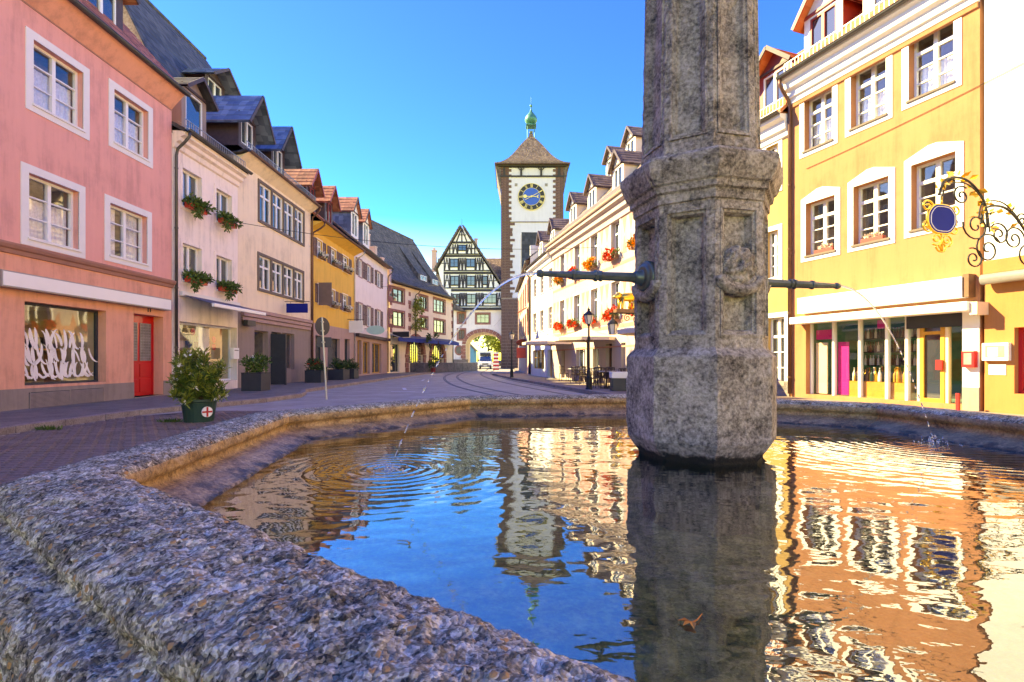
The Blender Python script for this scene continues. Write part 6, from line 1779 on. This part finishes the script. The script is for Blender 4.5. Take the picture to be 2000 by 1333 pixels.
# ---- tall rose house with slate mansard, nearest the tower
J5 = Fac('house', (.75, 62.0), (1.5, 42.1)); f = J5
tag(f.o, 'tall rose house with dark slate roof and red awnings beside the tower', 'house')
EV = 9.4
ws = []
for k in range(6):
    for z in (3.6, 6.4): ws.append((1.2 + k * 3.1, 2.4 + k * 3.1, z, z + 1.8))
f.wall(EV, ws, M['rose_far'], depth=12, back=True)
for r in ws: f.window(r, 'two', recess=.15, surround=M['oxblood'], sw=.15, split=False)
f.roof(EV + .1, EV + 2.6, 12, M['slate'], ov=.4, ridge_y=3.0)
MB().box(3.0, 4.6, .15, 4.2, 9, 15.6).build('slate_clad_gable', M['slate'], f.o)
q = MB()
for k in range(5): y0 = .0 + k * .6; top = f.roof_z(min(2.9, y0 + .6)) + .45; q.box(f.L - .36, f.L + .02, y0, y0 + .6, EV - .5, top)
q.box(f.L - .36, f.L + .02, 3.0, 12, EV - .5, EV + 2.9); q.build('stepped_firewall', M['white_trim'], f.o)
for k, x in enumerate((15.5, 12.2)):
    ao = MB().quad((x, -.05, 3.3 + 2.6 * (k == 0)), (x + 2.2, -.05, 3.3 + 2.6 * (k == 0)), (x + 2.2, -.9, 2.8 + 2.6 * (k == 0)), (x, -.9, 2.8 + 2.6 * (k == 0))).build('red_awning', M['red_paint'], f.o, fix=False)
f.downpipe(f.L - .1, EV, M['gutter'], out=.4)
o1 = empty('oval_sign', (1.0, 48.0, 3.0)); tag(o1, 'oxblood oval sign sticking out above the red square board', 'sign')
q = MB().lathe([(.58, -.04), (.61, 0), (.58, .04)], 24); q.v = [(v[0] , v[2], v[1] * .55) for v in q.v]; q.build('sign_board', M['oxblood'], o1); MB().tube([(.2, 0, .5), (.9, 0, .5)], .03, 6).build('bracket', M['iron'], o1)
o2 = empty('square_sign', (.85, 47.0, 1.35)); tag(o2, 'bright red square hanging board below the oval sign', 'sign'); MB().box(-.42, .42, -.04, .04, .2, 1.15).build('sign_board', M['red_paint'], o2); MB().tube([(-.5, 0, 1.25), (-.5, 0, 1.5), (.6, 0, 1.5)], .02, 5).build('bracket', M['iron'], o2)

# ---- the street goes on behind the camera
def plain_house(name, A, B, wall, label, H, roofm, n, base_m):
    f = Fac(name, A, B); tag(f.o, label, 'house'); ws = []
    for z in (4.6, 7.6):
        for k in range(n): x = f.L * (k + .5) / n; ws.append((x - .6, x + .6, z, z + 1.9))
    gs = [(f.L * (k + .5) / n - .9, f.L * (k + .5) / n + .9, .5, 2.9) for k in range(n)]
    f.wall(H, ws, M[wall], depth=10, z0=3.7, name='upper_wall', gable=H + 5); f.wall(3.7, gs, M[base_m], depth=10, name='ground_floor_wall')
    for r in ws: f.window(r, 'three', surround=M['white_trim'], split=False)
    for r in gs: f.window(r, 'one', frame=M['charcoal'], split=False)
    f.roof(H + .1, H + 5.2, 10, M[roofm], ov=.5); f.gutter(H + .05, M['gutter'], .56)
plain_house('house', (LX, -8.0), (LX, 4.96), 'cream', 'cream house before the pink one, outside the picture to the left', 10.6, 'tile_red', 4, 'mauve_base')
plain_house('house', (LX - .5, -24.0), (LX, -8.05), 'white_l', 'white house farthest back on the left side of the street', 11.2, 'tile_brown', 5, 'plinth')
plain_house('house', (13.22, 5.65), (17.0, -8.0), 'cream2', 'pale cream house beyond the right edge of the picture', 10.8, 'tile_red', 4, 'ochre')
plain_house('house', (17.05, -8.1), (14.0, -26.0), 'yellow_r2', 'pale yellow house behind the camera on the right', 10.4, 'tile_orange', 5, 'plinth')
# ================================================================ THINGS
def flower_box(F, x, z, w, n, kind, label, group):
    t = empty('flower_box', F.world(x, -.16, z - .02), F.rz()); tag(t, label, 'flower box', group)
    hw = w / 2; rg = random.Random(n)
    MB().box(-hw, hw, -.11, .10, -.14, .06).build('box', M['red_plastic'] if kind == 'fern' else M['brown_wood'], t, bevel=.012)
    q = MB()
    if kind == 'fern':
        for k in range(9): leafy(q, (-hw + w * k / 8, -.08, .10), (.16, .22, .17), 55, .16, rg, up=.1)
        leafy(q, (rg.uniform(-hw, hw) * .5 - .2, -.2, -.18), (.22, .12, .3), 110, .15, rg, up=-.5)
        q.build('foliage', M['leaf'], t, fix=False)
    elif kind == 'white':
        for k in range(5): leafy(q, (-hw + w * k / 4, -.06, .10), (.14, .16, .14), 40, .11, rg)
        q.build('foliage', M['leaf_dark'], t, fix=False); q = MB()
        for k in range(6): leafy(q, (-hw + w * k / 5, -.14, .12), (.14, .12, .15), 26, .07, rg, flat=3)
        q.build('blossoms', M['flower_white'], t, fix=False)
    else:
        for k in range(5): leafy(q, (-hw + w * k / 4, -.1, .08), (.2, .24, .22), 50, .13, rg)
        q.build('foliage', M['leaf'], t, fix=False); q = MB()
        for k in range(9): leafy(q, (rg.uniform(-hw, hw) * 1.1, -.16, .12 + rg.uniform(-.2, .2)), (.18, .2, .18), 44, .09, rg, flat=3)
        q.build('blossoms', M['flower_red'] if kind == 'red' else M['flower_orange'], t, fix=False)
    return t
names = ['upper left', 'upper right', 'lower left', 'lower right']
w2_ = [H2.rect(356, 393, 327, 402), H2.rect(422, 452, 367, 432), H2.rect(356, 393, 474, 548), H2.rect(422, 452, 498, 566)]
for i, r in enumerate(w2_): flower_box(H2, (r[0] + r[1]) / 2, r[2] + .12, (r[1] - r[0]) * .95, i, 'fern', 'red box of trailing ferns on the %s window of the narrow white house' % names[i], 'fern boxes on the narrow white house')
nm = ['upper left', 'upper middle', 'upper right', 'lower middle', 'lower right']
for i, (F, x, z, w) in enumerate(fboxes): flower_box(F, x, z + .12, w, 20 + i, 'white', 'white-flowered box on the %s window of the golden yellow house' % nm[i], 'white flower boxes on the yellow house')
for i, (F, x, z, w) in enumerate(hotel_boxes):
    if i == 0: k = 'orange'
    else: k = 'red' if i % 2 else 'orange'
    if i >= 5: k = 'red'
    flower_box(F, x, z + .02, max(.9, w), 40 + i, k, '%s geraniums on the %s window from the left, %s row of the hotel' % ('orange' if k == 'orange' else 'red', ('first', 'second', 'third', 'fourth', 'fifth')[i % 5], 'upper' if i < 5 else 'lower'), 'geranium boxes on the hotel')

# oleander in a green tub
ol = empty('potted_oleander', (-6.6, 10.8, .0)); tag(ol, 'bushy oleander in a dark green tub with a red-cross roundel', 'potted plant')
MB().lathe([(.27, 0), (.33, .44), (.36, .45), (.36, .50), (.335, .50), (.32, .44), (.3, .43)], 28).build('tub', M['tub_green'], ol, smooth=False)
MB().lathe([(.01, .425), (.30, .42), (.31, .40)], 20).build('soil', M['bark'], ol)
dv = (Vector((0, 0)) - Vector((-6.6, 10.8))).normalized(); ang = math.atan2(dv.y, dv.x) + .45
em = empty('roundel', (.315 * math.cos(ang), .315 * math.sin(ang), .24), ang + math.pi / 2, parent=ol)
MB().prism([(.11 * math.cos(k * .3927), .11 * math.sin(k * .3927)) for k in range(16)], -.02, .0).build('roundel_disc', M['white_sign'], em)
MB().box(-.018, .018, -.026, -.021, -.1, .1).box(-.1, -.019, -.026, -.021, -.018, .018).box(.019, .1, -.026, -.021, -.018, .018).build('red_cross', M['red_paint'], em)
rg = random.Random(31); q = MB(); q2 = MB(); st = MB(); q3 = MB()
for k in range(58):
    a = rg.uniform(0, 6.28); rr = .52 * math.sqrt(rg.random()); top = Vector((rr * math.cos(a), rr * math.sin(a), rg.uniform(.62, 1.58) - rr * .4)); base = Vector((.12 * math.cos(a), .12 * math.sin(a), .42))
    st.tube([base, base.lerp(top, .5) + Vector((0, 0, .08)), top], [.012, .009, .004], 5)
    for j in range(15):
        t = .35 + .65 * j / 14; p = base.lerp(top, t) + Vector((0, 0, .08 * math.sin(math.pi * t))); leafy(q if (j < 11) else q2, tuple(p), (.05, .05, .06), 8, .14, rg, up=.6, flat=.42)
    if k % 2 == 0: leafy(q3, tuple(top), (.05, .05, .04), 7, .05, rg, flat=3)
st.build('stems', M['bark'], ol); q.build('foliage', M['leaf'], ol, fix=False); q2.build('young_leaves', M['leaf_yellow'], ol, fix=False); q3.build('blossoms', M['flower_white'], ol, fix=False)
# weeds in the gutter
for i, (px, py) in enumerate(((95, 842), (333, 827))):
    p = px_ground(px, py); q = MB(); leafy(q, (0, 0, .01), (.28, .1, .04), 150, .08, random.Random(i), up=1.0, flat=.6)
    o = q.build('weed_tuft', M['leaf'], None, fix=False); o.location = (p.x, p.y, .0); tag(o, ('weed tuft growing at the left kerb by the shop window', 'weed tuft beside the green tub')[i], 'weeds')

def box_planter(px, py, w, h, label, seed, kind, z=.12, flowers=None, d=None):
    p = px_ground(px, py, z); d = d or w
    t = empty('planter', (p.x, p.y, z), 0.0); tag(t, label, 'planter'); rg = random.Random(seed)
    q = MB(); q.box(-w/2, w/2, -d/2, d/2, 0, h - .03); q.box(-w/2 - .01, w/2 + .01, -d/2 - .01, d/2 + .01, h - .03, h); q.build('planter_box', M['charcoal'], t, bevel=.012)
    q = MB(); hh = .75 if kind == 'bush' else .6
    for k in range(16):
        a = rg.uniform(0, 6.28); rr = w * .5 * math.sqrt(rg.random()); leafy(q, (rr * math.cos(a), rr * math.sin(a), h + hh * rg.uniform(.1, .85)), (w * .26, w * .26, .16), 46, .15, rg)
    q.build('foliage', M['leaf'] if kind == 'bush' else M['leaf_dark'], t, fix=False)
    st = MB()
    for k in range(6): a = k; st.tube([(0, 0, h - .05), (w * .25 * math.cos(a), w * .25 * math.sin(a), h + hh * .7)], [.014, .005], 5)
    st.build('stems', M['bark'], t)
    if flowers:
        q = MB(); leafy(q, (0, -.1, h + hh * .6), (w * .5, w * .4, .25), 40, .07, rg, flat=3); q.build('blossoms', M[flowers], t, fix=False)
box_planter(500, 763, .78, .72, 'square charcoal planter with olive-like bush beside the handbag shop', 1, 'bush', flowers='flower_white')
box_planter(618, 747, .9, .66, 'charcoal planter with red blossoms behind the leaning signpost', 2, 'dark', flowers='flower_red', d=1.0)
box_planter(662, 742, .95, .66, 'charcoal planter with bushy dark shrub in front of the yellow house', 3, 'dark', d=1.2)
box_planter(686, 740, .7, .66, 'charcoal planter with tall grassy shrub at the corner of the yellow house', 4, 'dark', d=1.0)
# potted shrub and hanging greenery at the inn
for i, (px, py, h, s, lb) in enumerate(((795, 722, 1.0, .5, 'small potted shrub by the stone stair wall of the inn'), (766, 700, 1.6, .6, 'potted evergreen beside the dark door of the inn'), (846, 705, 3.4, .9, 'slim tree leaning before the second sandstone arch'))):
    p = px_ground(px, 727, .12); t = empty('potted_shrub', (p.x, p.y, .12)); tag(t, lb, 'potted plant'); rg = random.Random(60 + i)
    MB().lathe([(.2, 0), (.28, .4), (.3, .42), (.26, .42)], 12).build('pot', M['oxblood'], t); q = MB()
    for k in range(14): leafy(q, (rg.uniform(-s, s) * .6, rg.uniform(-s, s) * .6, .5 + h * rg.random()), (.25, .25, .25), 36, .2, rg, flat=1.5)
    q.build('foliage', M['leaf_dark'], t, fix=False); MB().tube([(0, 0, .3), (.05, 0, .3 + h * .8)], [.04, .015], 6).build('stem', M['bark'], t)
p = H6.world(H6.at(810, 620)[0], -.25, 5.1); cp = empty('wall_climber', p, H6.rz()); tag(cp, 'leafy yellow-green climber on the front of the inn', 'plant'); q = MB(); rg = random.Random(77)
for k in range(20): leafy(q, (rg.uniform(-.9, .9), rg.uniform(-.25, 0), rg.uniform(-.6, 2.4) * (1)), (.4, .25, .4), 34, .22, rg, flat=1.6)
q.build('foliage', M['leaf_yellow'], cp, fix=False); MB().tube([(0, .1, -1.4), (.05, 0, 0), (0, 0, 2)], [.04, .03, .01], 6).build('stem', M['bark'], cp)

# leaning signpost seen from behind
p = px_ground(638, 781); sp_ = empty('signpost', (p.x, p.y, .0)); tag(sp_, 'slightly leaning galvanised signpost with round sign seen from behind', 'signpost')
top = Vector((-.16, 0.0, 2.75)); MB().tube([(0, 0, -.05), top], .032, 10).build('post', M['galv'], sp_)
sc = Vector((-.15, .03, 2.45)); q = MB().lathe([(.30, -.012), (.31, 0), (.30, .012)], 28); rot = Matrix.Rotation(R(62), 3, 'Z') @ Matrix.Rotation(R(90), 3, 'X'); q.v = [tuple(sc + rot @ Vector(v)) for v in q.v]; q.build('round_sign', M['charcoal'], sp_)
q = MB().box(-.23, .23, -.01, .01, -.17, .17); rot = Matrix.Rotation(R(28), 3, 'Z'); q.v = [tuple(Vector((-.10, .04, 1.92)) + rot @ Vector(v)) for v in q.v]; q.build('lower_sign', M['charcoal'], sp_)
q = MB()
for z in (2.3, 2.6, 1.92): x = -.16 * z / 2.75; q.box(x - .045, x + .045, -.05, .05, z - .02, z + .02)
q.build('clamps', M['galv'], sp_)

# street lamps
def lamp(x, y, label, h=3.2):
    t = empty('street_lamp', (x, y, .12)); tag(t, label, 'street lamp', 'old-fashioned street lamps')
    MB().lathe([(.14, 0), (.14, .06), (.11, .1), (.115, .5), (.09, .56), (.085, .75), (.05, .82), (.045, h * .62), (.065, h * .63), (.065, h * .66), (.04, h * .68), (.035, h - .62), (.07, h - .6), (.05, h - .55), (.09, h - .52)], 14).build('post', M['iron'], t, smooth=False)
    z = h - .52
    MB().lathe([(.11, 0), (.2, .34)], 6, (0, 0, z)).build('lamp_glass', M['lamp_glass'], t)
    q = MB(); 
    for k in range(6): a = k * math.pi / 3; q.bar((.112 * math.cos(a), .112 * math.sin(a), z), (.203 * math.cos(a), .203 * math.sin(a), z + .34), .018, .018)
    q.lathe([(.23, .34), (.235, .37), (.13, .46), (.06, .52), (.05, .56), (.06, .6), (.02, .64), (.01, .72)], 6, (0, 0, z)); q.build('lamp_hood', M['iron'], t)
lamp(3.12, 20.8, 'old-fashioned lantern street lamp before the cafe tables, the nearer one'); lamp(-.02, 35.8, 'old-fashioned lantern street lamp at the kerb nearer the tower')

# parasols, tables and chairs of the cafe
def parasol(x, y, s, label, rz=0.0, h=2.45):
    t = empty('parasol', (x, y, .12), rz); tag(t, label, 'parasol', 'cafe parasols')
    MB().tube([(0, 0, 0), (0, 0, h + .42)], .03, 8).build('pole', M['brown_wood'], t); MB().lathe([(.32, 0), (.32, .05), (.06, .09)], 12).build('base', M['grey_metal'], t)
    q = MB(); n = 8; rim = [(s * (1 if k % 2 else .985) * math.cos(k * math.pi / 4 + math.pi / 8) * 1.08, s * math.sin(k * math.pi / 4 + math.pi / 8) * 1.08) for k in range(n)]
    for k in range(n):
        a, b = rim[k], rim[(k + 1) % n]
        for i in range(5):
            t0, t1 = i / 5, (i + 1) / 5
            z = lambda u: h + .42 - .52 * u + .05 * math.sin(math.pi * u) * -1
            q.quad((a[0]*t0, a[1]*t0, z(t0)), (b[0]*t0, b[1]*t0, z(t0)), (b[0]*t1, b[1]*t1, z(t1)), (a[0]*t1, a[1]*t1, z(t1)))
        q.quad((a[0], a[1], h - .1), (b[0], b[1], h - .1), (b[0] * .995, b[1] * .995, h - .26), (a[0] * .995, a[1] * .995, h - .26))
    q.build('canopy', M['canvas'], t, fix=False)
    q = MB()
    for a in rim: q.bar((0, 0, h + .3), (a[0] * .98, a[1] * .98, h - .12), .018, .018); q.bar((0, 0, h - .35), (a[0] * .5, a[1] * .5, h + .12), .015, .015)
    q.build('ribs', M['brown_wood'], t)
parasol(2.5, 32.6, 1.75, 'beige cafe parasol in front of the grey-white house', .2); parasol(3.85, 26.2, 1.65, 'beige cafe parasol in the middle of the hotel terrace', .1)
parasol(5.6, 19.3, 1.5, 'beige cafe parasol hidden mostly behind the column', .3)
def chair_proto():
    t = empty('cafe_chair', (0, 0, .12)); q = MB()
    MB().box(-.22, .22, -.22, .22, .42, .46).build('seat', M['rattan'], t, bevel=.015)
    for x, y, z in ((-.2, -.2, .42), (.2, -.2, .42), (-.2, .2, .42), (.2, .2, .42)): MB().tube([(x * 1.08, y * 1.08, 0), (x, y, z)], .016, 6).build('leg', M['rattan'], t)
    q = MB(); arc = [(.24 * math.cos(a), .10 + .15 * math.sin(a)) for a in [math.pi * i / 8 for i in range(9)]]
    q.tube([(p[0], p[1], .86) for p in arc], .018, 6)
    for p in arc: q.bar((p[0] * .92, p[1] * .9, .46), (p[0], p[1], .86), .022, .01)
    q.tube([(p[0] * .97, p[1] * .95, .66) for p in arc], .012, 6); q.build('backrest', M['rattan'], t)
    for s in (-1, 1): MB().tube([(s * .24, .10, .66), (s * .24, -.16, .64), (s * .22, -.19, .44)], .014, 6).build('armrest', M['rattan'], t)
    return t
def table_proto():
    t = empty('cafe_table', (0, 0, .12)); MB().lathe([(.36, .70), (.37, .72), (.36, .735)], 20).build('table_top', M['grey_metal'], t); MB().tube([(0, 0, .03), (0, 0, .70)], .03, 8).build('pedestal', M['iron'], t); MB().lathe([(.24, 0), (.22, .03), (.04, .05)], 12).build('base', M['iron'], t); return t
c0, t0_ = chair_proto(), table_proto(); first = [True, True]
def place(proto, k, x, y, rz, label, group, cat):
    o = proto if first[k] else copy_tree(proto); first[k] = False
    o.location = (x, y, .12); o.rotation_euler = (0, 0, rz); tag(o, label, cat, group); return o
tabs = [(3.55, 29.2), (3.9, 27.2), (4.15, 24.9), (4.45, 22.9), (4.7, 21.3), (4.05, 22.0)]
for i, (x, y) in enumerate(tabs):
    on = ('first', 'second', 'third', 'fourth', 'fifth', 'sixth')[i]
    place(t0_, 1, x, y, 0, 'round metal cafe table, %s on the hotel terrace counting from the far end' % on, 'cafe tables on the terrace', 'table')
    for k in range(3):
        a = .6 + k * 2.1 + i; place(c0, 0, x + .62 * math.cos(a), y + .62 * math.sin(a), a - math.pi / 2, 'dark rattan armchair at the %s cafe table counting from the far end' % on, 'cafe chairs on the terrace', 'chair')
o = MB().box(-.35, .35, -.25, .25, .0, .7).build('service_cart', M['charcoal'], None, bevel=.02); o.location = (4.25, 20.2, .12); tag(o, 'dark waiter station under a white cloth at the column edge', 'cabinet'); MB().box(-.37, .37, -.27, .27, .5, .74).build('cloth', M['white_sign'], o, bevel=.02)

# delivery truck coming through the gate
tr = empty('delivery_truck', (-4.05, 77.5, 0), R(2)); tag(tr, 'white box delivery truck driving out of the gate arch', 'truck')
MB().box(-1.02, 1.02, 1.75, 5.6, .75, 2.75).build('cargo_box', M['truck_white'], tr, bevel=.04)
q = MB(); q.prism_x([(.0, .45), (.0, .95), (.35, 1.18), (.95, 1.95), (1.7, 2.0), (1.7, .45)], -.95, .95); q.build('cab', M['truck_white'], tr, bevel=.05)
MB().quad((-.85, .37, 1.215), (.85, .37, 1.215), (.78, .93, 1.92), (-.78, .93, 1.92)).build('windscreen', M['pane'], tr, fix=False).location = (0, -.025, .03)
for s in (-1, 1): MB().box(s * .96 - .01, s * .96 + .01, .85, 1.5, 1.25, 1.82).build('side_window', M['pane'], tr); MB().box(s * .95 + (.0 if s > 0 else -.22), s * .95 + (.22 if s > 0 else 0), .55, .65, 1.2, 1.55).build('wing_mirror', M['charcoal'], tr); MB().box(s * .68 - .2, s * .68 + .2, -.03, .02, .78, .95).build('headlight', M['lamp_glass'], tr, bevel=.02)
MB().box(-.45, .45, -.025, .01, .72, .93).build('grille', M['black'], tr); MB().box(-.95, .95, -.08, -.001, .4, .62).build('bumper', M['charcoal'], tr, bevel=.03); MB().box(-.26, .26, -.095, -.081, .46, .57).build('number_plate', M['white_sign'], tr)
MB().box(-.8, .8, 1.0, 1.74, 2.05, 2.5).build('cooling_unit', M['charcoal'], tr, bevel=.05)
for s in (-1, 1):
    for y in (.85, 4.3):
        w = MB().lathe([(.3, -.11), (.36, -.1), (.36, .1), (.3, .11)], 18); w.v = [(s * .82 + v[2], y + v[0], .36 + v[1]) for v in w.v]; wo = w.build('wheel', M['rubber'], tr)
        w = MB().lathe([(.05, .125), (.2, .115), (.22, .1)], 14); w.v = [(s * .82 + s * v[2], y + v[0], .36 + v[1]) for v in w.v]; w.build('rim', M['rail_grey'], wo)
# parked car behind, mostly hidden
car = empty('parked_car', (-1.9, 96, 0)); tag(car, 'dark car half hidden behind the truck inside the arch', 'car')
q = MB(); q.prism_x([(0, .3), (0, .75), (.9, .9), (1.4, 1.4), (2.9, 1.42), (3.6, .95), (4.2, .9), (4.2, .3)], -.85, .85); q.build('body', M['charcoal'], car, bevel=.08)
MB().quad((-.7, .95, .96), (.7, .95, .96), (.62, 1.36, 1.36), (-.62, 1.36, 1.36)).build('windscreen', M['pane'], car, fix=False).location = (0, -.03, .03)
for s in (-1, 1):
    MB().box(s * .6 - .15, s * .6 + .15, -.02, .02, .55, .68).build('headlight', M['lamp_glass'], car)
    for y in (.75, 3.4): w = MB().lathe([(.25, -.1), (.31, -.09), (.31, .09), (.25, .1)], 14); w.v = [(s * .76 + v[2], y + v[0], .31 + v[1]) for v in w.v]; w.build('wheel', M['rubber'], car)
# red and white barrier
bb = empty('road_barrier', (-2.25, 72.0, 0)); tag(bb, 'red and white striped barrier board at the gate pillar', 'barrier')
for k in range(5): MB().box(-.38, .38, -.03, .03, .25 + k * .5, .25 + k * .5 + .25).build('white_stripe', M['white_sign'], bb); MB().box(-.42, .42, -.035, .035, .001 + k * .5, .249 + k * .5).build('red_stripe', M['red_paint'], bb)

# overhead wires
def wire(a, b, sag, label, r=.012):
    a, b = Vector(a), Vector(b); pts = [a.lerp(b, i / 16) - Vector((0, 0, sag * 4 * (i / 16) * (1 - i / 16))) for i in range(17)]
    tag(MB().tube(pts, r, 5).build('overhead_wire', M['iron'], None), label, 'wire')
def on(F, px, py, d=0): t, z = F.at(px, py, d); return F.world(t, -d, z)
wire(on(J1, 1575, 330, .02), on(J0, 2000, 123, .02), .05, 'thin overhead wire running along the yellow house front', .008)
wire(on(H2, 472, 436, .02), (4.6, 27.0, 7.3), .5, 'span wire from the narrow white house across to the hotel')
wire(on(H5, 745, 560, .02), (2.5, 37.0, 7.6), .3, 'span wire from the shuttered white house over the street')
wire((-6.0, 84.6, 9.2), (2.2, 39.0, 7.9), .4, 'tram wire slanting from the gate house to the grey-white house')
wire((-3.0, 84.6, 7.0), (1.6, 50, 9.2), .3, 'lower tram wire between the gate arch and the rose house')

# a few leaves afloat on the fountain water
for i, (px, py, L, m, lb) in enumerate(((1352, 1216, .028, 'flower_orange', 'yellow fallen blossom floating on the water before the column'), (1180, 1040, .03, 'wood', 'small brown leaf floating left of the column reflection'), (800, 1060, .025, 'wood', 'tiny brown leaf floating on the blue sky reflection'))):
    d = (EYE - .783) * 1000 / (py - 705); x, y = (px - 1000) / 1000 * d, d; q = MB(); a = .5 + i
    q.tube([(0, 0, .002), (L * .5 * math.cos(a), L * .5 * math.sin(a), .004), (L * 1.6 * math.cos(a + .3), L * 1.6 * math.sin(a + .3), .003)], [.002, .0015, .001], 5)
    for k in range(3 if i == 0 else 1):
        b = a + 2.4 + k * .8; c_, s_ = math.cos(b), math.sin(b)
        q.quad((0, 0, .003 + k * .001), (L * .5 * c_ - L * .22 * s_, L * .5 * s_ + L * .22 * c_, .008), (L * c_, L * s_, .003), (L * .5 * c_ + L * .22 * s_, L * .5 * s_ - L * .22 * c_, .007))
    o = q.build('floating_leaf', M[m], None, fix=False); o.location = (x, y, .781); tag(o, lb, 'leaf')
